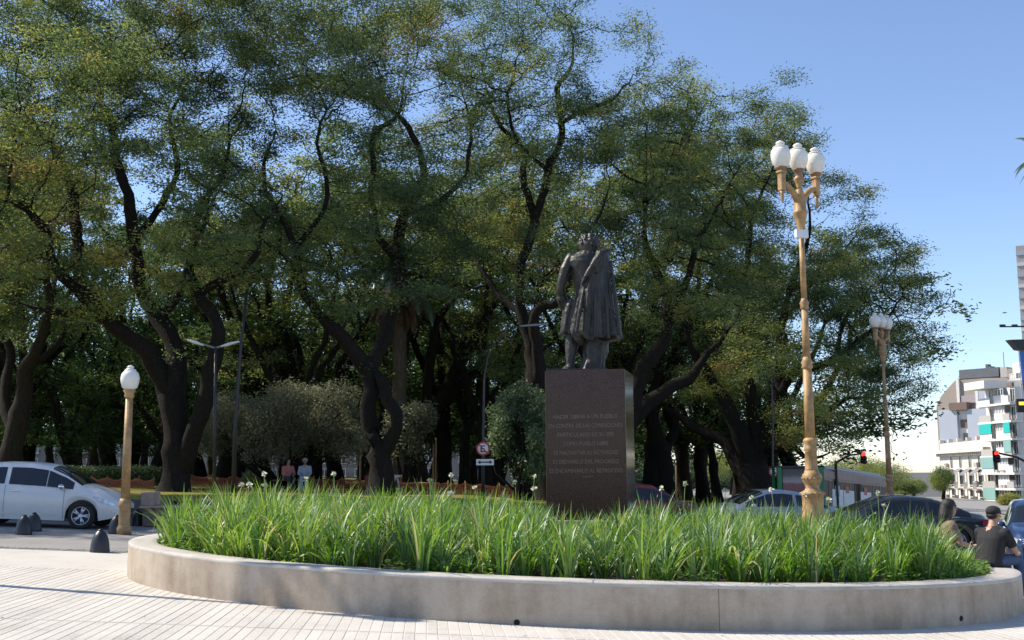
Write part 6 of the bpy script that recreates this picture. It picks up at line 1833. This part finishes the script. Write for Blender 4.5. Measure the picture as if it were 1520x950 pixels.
# ---------------------------------------------------------------- shelter with a picture panel, traffic lights
M_green = simple('green_paint', (0.012, 0.16, 0.060), .4, var=.15)
D = 43.0
a, b = at(1158, 742, D), at(1219, 742, D); zg = ground(a.x) - .004
sh_ = thing('bus_shelter', 'bus shelter with green posts and a faded picture panel behind the tall lamp', 'bus shelter', ((a.x + b.x) / 2, D, zg))
w = b.x - a.x; h = at(1158, 692, D).z - zg
MB().box((-w / 2, 0, h / 2), (.17, .17, h), bev=.02).build('post', M_green, sh_)
MB().box((w / 2, 0, h * 1.01 / 2), (.26, .2, h * 1.01), bev=.02).build('post', M_green, sh_)
def poster_mat():
    m, n, l, p = new_mat('faded_picture'); p.inputs['Roughness'].default_value = .3
    tc = n.new('ShaderNodeTexCoord'); sx = n.new('ShaderNodeSeparateXYZ'); l.new(tc.outputs['Generated'], sx.inputs[0])
    nz = n.new('ShaderNodeTexNoise'); nz.inputs['Scale'].default_value = 3.5; nz.inputs['Detail'].default_value = 4; l.new(tc.outputs['Object'], nz.inputs['Vector'])
    a = n.new('ShaderNodeMath'); a.operation = 'MULTIPLY_ADD'; a.inputs[1].default_value = .22; l.new(nz.outputs['Fac'], a.inputs[0]); l.new(sx.outputs['Z'], a.inputs[2])
    cr = n.new('ShaderNodeValToRGB'); cr.color_ramp.interpolation = 'EASE'
    cs = [(.10, (.16, .055, .06)), (.46, (.20, .065, .07)), (.56, (.30, .25, .24)), (.70, (.24, .21, .20)), (.86, (.07, .07, .07)), (1, (.05, .05, .05))]
    while len(cr.color_ramp.elements) < 6: cr.color_ramp.elements.new(.5)
    for e, (q, c) in zip(cr.color_ramp.elements, cs): e.position = q; e.color = (*c, 1)
    l.new(a.outputs[0], cr.inputs[0]); l.new(cr.outputs[0], p.inputs['Base Color']); return m
zc0, zc1 = at(1185, 731, D).z - zg, at(1185, 696, D).z - zg
MB().box((0, .03, (zc0 + zc1) / 2), (w - .25, .06, zc1 - zc0), bev=.01).build('picture_panel', poster_mat(), sh_)
MB().box((0, .03, zc1 + .05), (w - .2, .12, .10), bev=.01).build('top_rail', M_dark, sh_)
MB().box((0, .45, h * .99), (w + .3, 1.1, .06), bev=.01).build('roof', M_dark, sh_)
for sg in (-1, 1): MB().box((sg * w / 2, .95, h / 2), (.10, .10, h * .98), bev=.01).build('post', M_green, sh_)

M_redlit = simple('lit_red_lamp', (0.5, 0.02, 0.01), .3, emit=((1.0, 0.05, 0.03), .9))
M_lens = simple('unlit_lens', (0.03, 0.03, 0.02), .2)
def traffic_light(label, D, px, py, hpx, pole_px, arm_py0, pole_top):
    c = at(px, py, D); s = D / FPX
    pb_ = at(pole_px, 745, D); zg = ground(pb_.x)
    t = thing('traffic_light', label, 'traffic light', (pb_.x, D, zg), 0, 'red traffic lights hanging on arms')
    o = Vector((pb_.x, D, zg)); cz = c - o
    ptop = at(pole_px, pole_top, D) - o
    MB().tube([(0, 0, 0), (0, 0, ptop.z)], [.09, .07], 10).build('pole', M_dark, t)
    MB().tube([(0, 0, ptop.z - .1), Vector((cz.x * .5, 0, (ptop.z + cz.z) / 2 + .12)), Vector((cz.x, .1, cz.z + hpx * .1 * s))], [.06, .05, .04], 8).build('arm', M_dark, t)
    hh_ = hpx * s; r = hh_ * .17
    hs = MB().box((cz.x, .02, cz.z - hh_ * .27), (r * 2.3, .22, hh_), bev=.03).build('housing', M_blk, t)
    for i in range(3):
        T = Matrix.Translation((cz.x, -.10, cz.z - i * hh_ * .30)) @ Matrix.Rotation(R(90), 4, 'X')
        MB().lathe([(r * (1.18 if i == 0 else 1), -.02), (r * (1.18 if i == 0 else 1), .01), (r * .7, .035), (.005, .045)], 20, M=T).build('lens', M_redlit if i == 0 else M_lens, t)
        MB().lathe([(r * 1.22, 0), (r * 1.22, .14)], 20, M=T).build('visor', M_blk, t) if i else None
    return t
traffic_light('red traffic light in front of the tree, between the two triple lamps', 54, 1281, 675, 17, 1243, 0, 684)
traffic_light('red traffic light in front of the white apartment tower', 50, 1478, 673, 17, 1545, 0, 692)

# ---------------------------------------------------------------- buildings on the right
M_cream = simple('cream_render', (0.62, 0.575, 0.50), .85, var=.07, scale=.5, dirt=((.42, .38, .33), .25, .4))
M_beige = simple('beige_render', (0.33, 0.28, 0.235), .9, var=.08, scale=.4, dirt=((.24, .21, .18), .2, .5))
M_whiteb = simple('white_render', (0.68, 0.665, 0.63), .85, var=.06, scale=.5, dirt=((.46, .44, .40), .3, .4))
M_bluegrey = simple('blue_grey_render', (0.40, 0.445, 0.51), .9, var=.05, scale=.4)
M_corr = simple('corrugated_metal', (0.11, 0.12, 0.135), .6, var=.15, scale=1)
M_win = simple('dark_window', (0.05, 0.055, 0.065), .12, spec=.6, var=.2, scale=.8)
M_winl = simple('pale_blind', (0.48, 0.49, 0.48), .6, var=.2, scale=.7)
M_awn = simple('grey_awning', (0.20, 0.20, 0.21), .8, var=.1)
M_turq = simple('turquoise_awning', (0.012, 0.40, 0.36), .8, var=.08)
M_teal = simple('grey_green_awning', (0.20, 0.36, 0.33), .8, var=.1)
M_rail = simple('balcony_rail', (0.40, 0.38, 0.35), .7, var=.15)
M_brown = simple('brown_shutter', (0.17, 0.12, 0.10), .8, var=.15)
M_bluet = simple('blue_tarpaulin', (0.045, 0.16, 0.45), .6, var=.15, scale=.4)
M_tank = simple('pale_blue_tank', (0.20, 0.36, 0.55), .6, var=.1)

class Facade:
    """a street front in its own plane: u along the front to the right, z up, -v towards the street; sized from readings"""
    def __init__(s, px0, px1, D0, D1, base_py=748):
        a, b = at(px0, 700, D0), at(px1, 700, D1)
        s.zg = ground(a.x) - .3; s.o = Vector((a.x, D0, s.zg)); d = Vector((b.x - a.x, D1 - D0, 0)); s.L = d.length; s.ang = math.atan2(d.y, d.x)
        s.D0, s.D1, s.px0, s.px1 = D0, D1, px0, px1
        s.d = d.normalized()
    def u(s, px):
        """distance along the front that shows at px"""
        lo, hi = -30.0, s.L + 30
        for _ in range(50):
            m = (lo + hi) / 2; p = s.o + s.d * m; q = 760 + FPX * p.x / p.y
            if q < px: lo = m
            else: hi = m
        return lo
    def z(s, px, py):
        p = s.o + s.d * s.u(px); return at(px, py, p.y).z - s.zg
def win(parent, u, z, w, h, mat=None, sill=True, depth=.25, name='window'):
    """a recessed window: dark opening with frame bars and a sill, set into the front"""
    wo = MB().box((u, .02, z), (w, .06, h)).build(name, mat or M_win, parent)
    fr_ = MB()
    t_ = .07
    fr_.box((u - w / 2 - t_ / 2, -.03, z), (t_, .10, h + 2 * t_)); fr_.box((u + w / 2 + t_ / 2, -.03, z), (t_, .10, h + 2 * t_)); fr_.box((u, -.03, z + h / 2 + t_ / 2), (w, .10, t_)); fr_.box((u, -.025, z), (.06, .03, h))
    fr_.build('frame', M_whiteb, wo)
    if sill: MB().box((u, -.12, z - h / 2 - .09), (w + .4, .28, .14)).build('sill', M_cream, wo)
    return wo

# cream corner house with a heavy cornice
F1 = Facade(1396, 1470, 174, 150)
old = thing('corner_house', 'old cream corner house with a heavy cornice and small grey awnings', 'building', F1.o, F1.ang)
H1 = F1.z(1433, 669)
MB().box((F1.L / 2, 7, H1 / 2), (F1.L, 13.96, H1)).build('wall', M_cream, old)
Hp = F1.z(1430, 655)
MB().box((F1.L / 2, .35, (H1 + Hp) / 2 + .2), (F1.L - .3, .6, Hp - H1 - .4)).build('parapet', M_cream, old)
co = MB(); co.box((F1.L / 2, -.45, H1 + .05), (F1.L + 1.0, .98, .55)); co.box((F1.L / 2, -.2, H1 - .45), (F1.L + .5, .48, .4))
for i in range(int(F1.L / .9)): co.box((.45 + i * .9, -.35, H1 - .40), (.3, .5, .42))
co.build('cornice', M_cream, old)
for i in range(6): MB().box((.6 + i * (F1.L - 1.2) / 5, .3, Hp + .3), (.5, .66, .5)).build('parapet_post', M_cream, old)
rowsW = [(686, .42, 1.7, False, False), (711, .55, 2.5, True, True), (733, .5, 2.3, False, True)]
for (py, w, h, awn, balc) in rowsW:
    for i, px in enumerate((1406, 1419, 1433, 1447, 1461)):
        u, z = F1.u(px), F1.z(1433, py)
        wo = win(old, u, z, 2.6 * w, h)
        if awn:
            a_ = MB(); a_.add([(u - 1.2, -.05, z + h / 2 + .35), (u + 1.2, -.05, z + h / 2 + .35), (u + 1.25, -1.2, z + h / 2 - .5), (u - 1.25, -1.2, z + h / 2 - .5), (u + 1.25, -1.2, z + h / 2 - .75), (u - 1.25, -1.2, z + h / 2 - .75)], [(0, 1, 2, 3), (3, 2, 4, 5)])
            a_.build('awning', M_awn, old)
        if balc:
            b_ = MB(); b_.box((u, -.45, z - h / 2 - .2), (1.9, .9, .18)); 
            for q in range(9): b_.box((u - .85 + q * .2125, -.86, z - h / 2 + .35), (.04, .04, .95))
            b_.box((u, -.86, z - h / 2 + .84), (1.85, .06, .07)); b_.build('balcony', M_dark if not awn else M_rail, old)
for py in (696, 724):
    z = F1.z(1430, py); MB().box((F1.L / 2, -.12, z), (F1.L + .2, .28, .3)).build('string_course', M_cream, old)
for px in (1399, 1412, 1426, 1440, 1454, 1468):
    u = F1.u(px); MB().box((u, -.05, F1.z(1433, 722)), (.7, .14, F1.z(1433, 698) - F1.z(1433, 746))).build('pilaster', M_cream, old)
for px in (1406, 1419, 1433, 1447, 1461): win(old, F1.u(px), F1.z(1433, 752), 1.3, 2.6, sill=False)

# taller beige block behind it, with a slanting left gable and a grey machine room
F2 = Facade(1386, 1512, 176, 166)
bg_ = thing('beige_block', 'tall beige block with a slanting gable and grey machine room behind the cream house', 'building', F2.o, F2.ang)
pts = [(1388, 760), (1388, 604), (1396, 588), (1405, 578), (1421, 562), (1512, 560), (1512, 760)]
pl = [(F2.u(px), F2.z(px, py)) for px, py in pts]
mb = MB(); n = len(pl); vs = [(u, 0, z) for u, z in pl] + [(u, 12, z) for u, z in pl]
mb.add(vs, [tuple(range(n)), tuple(range(2 * n - 1, n - 1, -1))] + [(i, n + i, n + (i + 1) % n, (i + 1) % n) for i in range(n)]); mb.build('wall', M_beige, bg_)
def pbox(F, parent, name, px0, py0, px1, py1, mat, proud=.2, depth=.4):
    u0, u1 = F.u(px0), F.u(px1); pm = (px0 + px1) / 2; z0, z1 = F.z(pm, py1), F.z(pm, py0)
    return MB().box(((u0 + u1) / 2, -proud + depth / 2, (z0 + z1) / 2), (u1 - u0, depth, z1 - z0)).build(name, mat, parent)
pbox(F2, bg_, 'side_wall', 1396, 609, 1423, 666, M_bluegrey, 1.2, 1.5); pbox(F2, bg_, 'side_wall', 1438, 607, 1466, 660, M_bluegrey, 1.2, 1.5)
pbox(F2, bg_, 'light_shaft', 1423, 609, 1438, 660, M_whiteb, .5, .9); pbox(F2, bg_, 'shaft_shutter', 1425, 623, 1437, 635, M_brown, .6, .3); pbox(F2, bg_, 'shaft_window', 1428, 643, 1437, 653, M_win, .6, .3)
pbox(F2, bg_, 'canopy_box', 1414, 598, 1440, 609, M_brown, 1.6, 2.0)
pbox(F2, bg_, 'rib', 1421, 563, 1425, 600, M_whiteb, .4, .6); pbox(F2, bg_, 'rib', 1449, 577, 1453, 607, M_whiteb, .5, .7); pbox(F2, bg_, 'inner_wall', 1427, 587, 1449, 598, simple('mauve_render', (.36, .31, .33), .9), .3, .5)
pbox(F2, bg_, 'inner_wall', 1453, 571, 1463, 600, M_bluegrey, .45, .6); pbox(F2, bg_, 'small_window', 1455, 570, 1459, 573, M_win, .6, .2)
mr = pbox(F2, bg_, 'machine_room', 1425, 547, 1484, 561.5, M_corr, 0, 6)
rbm = MB(); u0, u1 = F2.u(1425), F2.u(1484); z0, z1 = F2.z(1455, 561), F2.z(1455, 547)
for i in range(40): rbm.box((u0 + (i + .5) * (u1 - u0) / 40, -.03, (z0 + z1) / 2), (.16, .10, z1 - z0 - .1))
tag(rbm.build('corrugation', M_corr, mr), kind='stuff')
for (a, b, c, d_) in ((1412, 556, 1420, 566), (1396, 574, 1407, 588)): pbox(F2, bg_, 'roof_tank', a, b, c, d_, M_tank, -2.5, 2)
pbox(F2, bg_, 'chimney', 1460, 540, 1464, 548, M_corr, -1, 1); pbox(F2, bg_, 'vent_box', 1463, 543, 1468, 548, M_corr, -1, 1.5)
pbox(F2, bg_, 'roof_plant', 1486, 545, 1496, 560, M_rail, 0, 2); pbox(F2, bg_, 'roof_plant', 1496, 547, 1512, 562, M_beige, 0, 2)
u, z = F2.u(1488), F2.z(1488, 560); MB().tube([(u, 1, z), (u, 1, F2.z(1488, 522))], .05, 5).build('aerial', M_dark, bg_)

# white apartment tower with balconies
F3 = Facade(1465, 1509, 150, 143)
tw = thing('apartment_tower', 'white apartment tower with stepped balconies and green awnings', 'building', F3.o, F3.ang)
Ht = F3.z(1480, 577)
MB().box((F3.L / 2, 6.4, Ht / 2), (F3.L, 12, Ht)).build('wall', M_whiteb, tw)
fl = [588, 614, 640, 665, 690, 713, 736]
for i, py in enumerate(fl):
    px = 1486
    z0 = F3.z(px, py + 13); z1 = F3.z(px, py - 13); H_ = z1 - z0
    uA, uB, uC, uD = F3.u(1462), F3.u(1480), F3.u(1497), F3.u(1508)
    MB().box(((uA + uD) / 2, -.25, z0), (uD - uA + .6, 1.9, .26)).build('floor_slab', M_whiteb, tw)
    MB().box(((uB + uC) / 2, -.15, z0 + H_ * .30), (uC - uB, 1.10, H_ * .46)).build('bay', M_whiteb, tw)
    win(tw, (uB + uC) / 2, z0 + H_ * .70, uC - uB - .5, H_ * .32, M_winl if i % 3 else M_win, False).location.y = -.66
    for q in range(3): MB().box((uB + (q + 1) * (uC - uB) / 4, -.73, z0 + H_ * .70), (.10, .05, H_ * .32)).build('mullion', M_whiteb, tw)
    win(tw, (uA + uB) / 2 + .3, z0 + H_ * .48, (uB - uA) * .55, H_ * .72, M_win, False)
    win(tw, (uC + uD) / 2, z0 + H_ * .50, (uD - uC) * .6, H_ * .66, M_win, False)
    for (a, b) in ((uA, uB), (uC, uD)):
        MB().box(((a + b) / 2, -1.15, z0 + .55), (b - a - .1, .06, .9)).build('balcony_front', M_rail if i % 2 else M_whiteb, tw)
    if i in (2,): 
        for (a, b) in ((uA, uB), (uC + .2, uD)): MB().box(((a + b) / 2, -1.22, z0 + H_ * .66), (b - a, .08, H_ * .58)).build('awning', M_turq, tw)
    elif i in (3,): MB().box(((uC + uD) / 2, -1.22, z0 + H_ * .6), (uD - uC, .08, H_ * .7)).build('awning', M_teal, tw)
    elif i in (4, 6): MB().box(((uA + uB) / 2, -1.22, z0 + H_ * .62), (uB - uA, .08, H_ * .66)).build('awning', M_teal, tw)
MB().box((F3.L / 2 - 1, .5, Ht + .5), (F3.L - 2, 6, 1.0)).build('roof_parapet', M_whiteb, tw)
pbox(F3, tw, 'roof_sign', 1494, 568, 1503, 574, M_brown, .1, .3)

rs = random.Random(77)
for i in range(8):
    u = rs.uniform(1.5, F1.L - 1.5); z = F1.z(1433, rs.choice((690, 700, 717, 728)))
    MB().box((u, -.28, z), (.8, .42, .6), bev=.04).build('air_conditioner', M_rail, old)
for i in range(14):
    MB().box((rs.uniform(.4, F3.L - .4), -.95, F3.z(1486, rs.choice((598, 624, 650, 675, 700, 722)))), (.5, .3, .45), bev=.04).build('air_conditioner', M_rail, tw)
# second tower at the frame's edge, only partly in view
F4 = Facade(1507, 1560, 152, 142)
t4 = thing('apartment_tower', 'second white apartment tower cut by the right edge of the picture', 'building', F4.o, F4.ang)
H4 = F4.z(1515, 536)
MB().box((F4.L / 2, 6.6, H4 / 2), (F4.L, 12, H4)).build('wall', M_whiteb, t4)
for i in range(8):
    py = 560 + i * 25.5; z0 = F4.z(1520, py + 12); H_ = F4.z(1520, py - 12) - z0
    MB().box((F4.L / 2, -.1, z0), (F4.L + .4, 1.6, .26)).build('floor_slab', M_whiteb, t4)
    for q in range(5): win(t4, F4.L * (q + .5) / 5, z0 + H_ * .55, F4.L / 5 * .62, H_ * .55, M_win if (i + q) % 3 else M_winl, False)
    MB().box((F4.L / 2, -.88, z0 + .5), (F4.L, .06, .85)).build('balcony_front', M_rail, t4)
# blue sheeting hanging on a neighbouring scaffold
c0 = at(1528, 550, 120.0); tp = thing('blue_sheeting', 'bright blue sheeting hung on a scaffold at the right edge', 'sheeting', (c0.x, 120, ground(c0.x)))
zt_, zb2 = at(1528, 520, 120).z - tp.location.z, at(1528, 590, 120).z - tp.location.z
V, F = [], []
for i in range(9):
    for j in range(9): V.append((-.95 + i * .24 + .25 * (8 - j) / 8 * .8, .12 * math.sin(i * 1.7 + j * .4), zb2 + (zt_ - zb2) * j / 8))
for i in range(8):
    for j in range(8): F.append((i * 9 + j, (i + 1) * 9 + j, (i + 1) * 9 + j + 1, i * 9 + j + 1))
link('sheet', mesh_np('sheet', np.array(V), np.array(F), True), M_bluet, tp)
mb = MB()
for xx_ in (-.9, .9): mb.tube([(xx_, .25, 0), (xx_, .25, zt_ + .4)], .05, 6)
for q in range(8): mb.tube([(-.9, .25, zt_ * q / 8 + .5), (.9, .25, zt_ * q / 8 + .5)], .04, 6)
mb.build('scaffold', M_steel, tp)
# far tower block and a gantry with a message board
F5 = Facade(1531, 1585, 300, 296)
t5 = thing('tower_block', 'slim grey high rise block standing far off at the right edge', 'building', F5.o, F5.ang)
H5 = F5.z(1535, 364); MB().box((F5.L / 2, 3, H5 / 2), (F5.L, 6, H5)).build('wall', simple('pale_grey_render', (.42, .39, .37), .9, var=.06, scale=.2), t5)
for i in range(26): MB().box((F5.L / 2, -.05, H5 - 2.2 - i * 3), (F5.L + .1, .3, .9)).build('floor_band', M_whiteb if i % 2 else M_bluegrey, t5)
D = 70.0
gp = at(1562, 745, D); zg = ground(gp.x); gn = thing('sign_gantry', 'dark overhead gantry with camera arm and message board at the right edge', 'sign gantry', (gp.x, D, zg)); o = Vector((gp.x, D, zg))
MB().tube([(0, 0, 0), (0, 0, (at(1562, 480, D) - o).z)], [.2, .14], 12).build('mast', M_dark, gn)
MB().tube([at(1562, 484, D) - o, at(1484, 485, D) - o], [.07, .04], 8).build('camera_arm', M_dark, gn)
for px in (1488, 1506): 
    q = at(px, 483, D) - o; MB().box((q.x, 0, q.z), (.35, .16, .12), bev=.02).build('camera', M_dark, gn)
q0, q1 = at(1497, 505, D) - o, at(1562, 518, D) - o
MB().add([q0 + Vector((0, -.3, 0)), at(1510, 520, D) - o + Vector((0, -.3, 0)), at(1562, 528, D) - o + Vector((0, -.3, 0)), at(1562, 503, D) - o + Vector((0, -.3, 0)), q0 + Vector((0, .5, .05)), at(1510, 520, D) - o + Vector((0, .5, .05)), at(1562, 528, D) - o + Vector((0, .5, .05)), at(1562, 503, D) - o + Vector((0, .5, .05))],
         [(0, 1, 2, 3), (7, 6, 5, 4), (0, 4, 5, 1), (1, 5, 6, 2), (2, 6, 7, 3), (3, 7, 4, 0)]).build('canopy', M_dark, gn)
q = at(1536, 602, D) - o; w_ = 54 * D / FPX; h_ = 20 * D / FPX
bd_ = MB().box((q.x, 0, q.z), (w_, .25, h_), bev=.03).build('message_board', M_blk, gn)
qa, qb = at(1511, 597, D) - o, at(1519, 601, D) - o
M_amber = simple('amber_leds', (.5, .25, .02), .4, emit=((1, .45, .05), 1.2))
mb = MB()
for i in range(5):
    for j in range(2): mb.box((qa.x + (qb.x - qa.x) * (i + .5) / 5, -.135, qa.z + (qb.z - qa.z) * (j + .5) / 2), (.07, .02, .12))
mb.build('amber_text', M_amber, bd_)

# ---------------------------------------------------------------- far side of the park: street fronts and trees low behind the trunks
M_far = simple('weathered_render', (0.20, 0.185, 0.16), .9, var=.2, scale=.3)
def far_block(label, px0, px1, D, top_py, mat, cols, rows):
    Fb = Facade(px0, px1, D, D); t = thing('distant_house', label, 'building', (Fb.o.x, D, lawn_z(Fb.o.x, 119) - .6), 0, 'street fronts beyond the park')
    z = at((px0 + px1) / 2, top_py, D).z - t.location.z
    MB().box((Fb.L / 2, 5, z / 2), (Fb.L, 10, z)).build('wall', mat, t)
    for i in range(cols):
        for j in range(rows): win(t, Fb.L * (i + .5) / cols, z * (j + .6) / rows, Fb.L / cols * .42, z / rows * .5, M_win, True)
far_block('pale street front beyond the park behind the left trunks', -60, 330, 150, 640, M_far, 16, 4)
far_block('beige street front beyond the park behind the forked tree', 340, 700, 156, 655, M_far, 14, 3)
far_block('white street front beyond the park behind the pedestal', 705, 900, 160, 665, M_far, 8, 3)
def far_tree(label, px, D, h, r, seed):
    rng = np.random.default_rng(seed); x = (px - 760) / FPX * D; t = thing('distant_tree', label, 'tree', (x, D, ground(x) - .3), 0, 'distant trees beyond the street')
    MB().tube([(0, 0, 0), (.2, 0, h * .4), (0, .1, h * .75)], [.3, .24, .08], 8).build('trunk', M_bark, t)
    m = 2600; u = rng.normal(0, 1, (m, 3)); u /= np.linalg.norm(u, axis=1)[:, None]; u *= rng.uniform(.4, 1, (m, 1)); P = u * np.array([r, r, h * .36]) + np.array([0, 0, h * .66]); P = P[sn(P, 1.4, seed) > -.5]
    V, F, T = leaves(P, rng, 8, .2, .17, .55 + .2 * sn(P, .9, seed)); tag(link('crown', mesh_np('crown', V, F, False, {'tint': T}), M_leaf, t), kind='stuff')
for i, (px, D, h, r) in enumerate(((1346, 160, 2.9, 2.0), (1332, 150, 2.5, 1.8), (1390, 150, 4.6, 1.6), (1300, 145, 5.0, 4.0), (1260, 130, 5.5, 4.2), (1080, 140, 6.0, 4.0), (1490, 118, 1.3, 1.2))):
    far_tree(['rounded green tree low on the skyline right of the brown lamp', 'green tree low behind the brown lamp post', 'small green tree at the foot of the cream corner house', 'green tree behind the end of the bus', 'green tree behind the middle of the bus', 'low green tree beyond the silver car', 'small street tree in front of the white apartment tower'][i], px, D, h, r, 90 + i)

# ---------------------------------------------------------------- small litter of dry leaves on the paving
rng = np.random.default_rng(33)
m = 700; X = rng.uniform(-9, 8, m); Y = rng.uniform(10.6, 20, m)
k_ = np.array([(not inside(a, b, -.05)) and noise.noise((a * .5, b * .5, 7)) > -.05 for a, b in zip(X, Y)]); X, Y = X[k_], Y[k_]
Z = np.array([ground(a) for a in X]) + .009
ph = rng.uniform(0, 6.28, len(X)); s_ = rng.uniform(.006, .02, len(X))
u = np.stack([np.cos(ph), np.sin(ph), rng.uniform(0, .3, len(X))], -1) * s_[:, None]; w_ = np.stack([-np.sin(ph), np.cos(ph), rng.uniform(-.2, .2, len(X))], -1) * s_[:, None] * .5
C_ = np.stack([X, Y, Z], -1)
V = np.stack([C_ - u, C_ + w_, C_ + u, C_ - w_], 1).reshape(-1, 3)
M_litter = simple('dry_leaf', (0.15, 0.10, 0.05), .9, var=.4, scale=2)
tag(link('leaf_litter', mesh_np('leaf_litter', V, np.arange(len(V)).reshape(-1, 4)), M_litter), 'scattered dry leaf bits lying on the pale paving', 'leaf litter', kind='stuff')

# ---------------------------------------------------------------- low wood closing the horizon beyond the crossing
rng = np.random.default_rng(55); P = []
for i in range(46):
    px = rng.uniform(640, 1300); D_ = rng.uniform(205, 270); x = (px - 760) / FPX * D_; hgt = rng.uniform(3.0, 6.5) * (.55 if px > 1320 else 1)
    m = int(60 * hgt); u = rng.normal(0, 1, (m, 3)); u /= np.linalg.norm(u, axis=1)[:, None]; u *= rng.uniform(.3, 1, (m, 1)) ** .6
    P.append(u * np.array([rng.uniform(3, 6), 4, hgt * .55]) + np.array([x, D_, ground(x) + hgt * .45]))
P = np.concatenate(P); P = P[sn(P, .8, 4) > -.7]
V, F, T = leaves(P, rng, 4, .5, .8, .45 + .25 * sn(P, .35, 8), .9, 0, .5)
tag(link('distant_wood', mesh_np('distant_wood', V, F, False, {'tint': T}), M_leafm), 'low belt of far green trees along the horizon beyond the crossing', 'distant wood', kind='stuff')
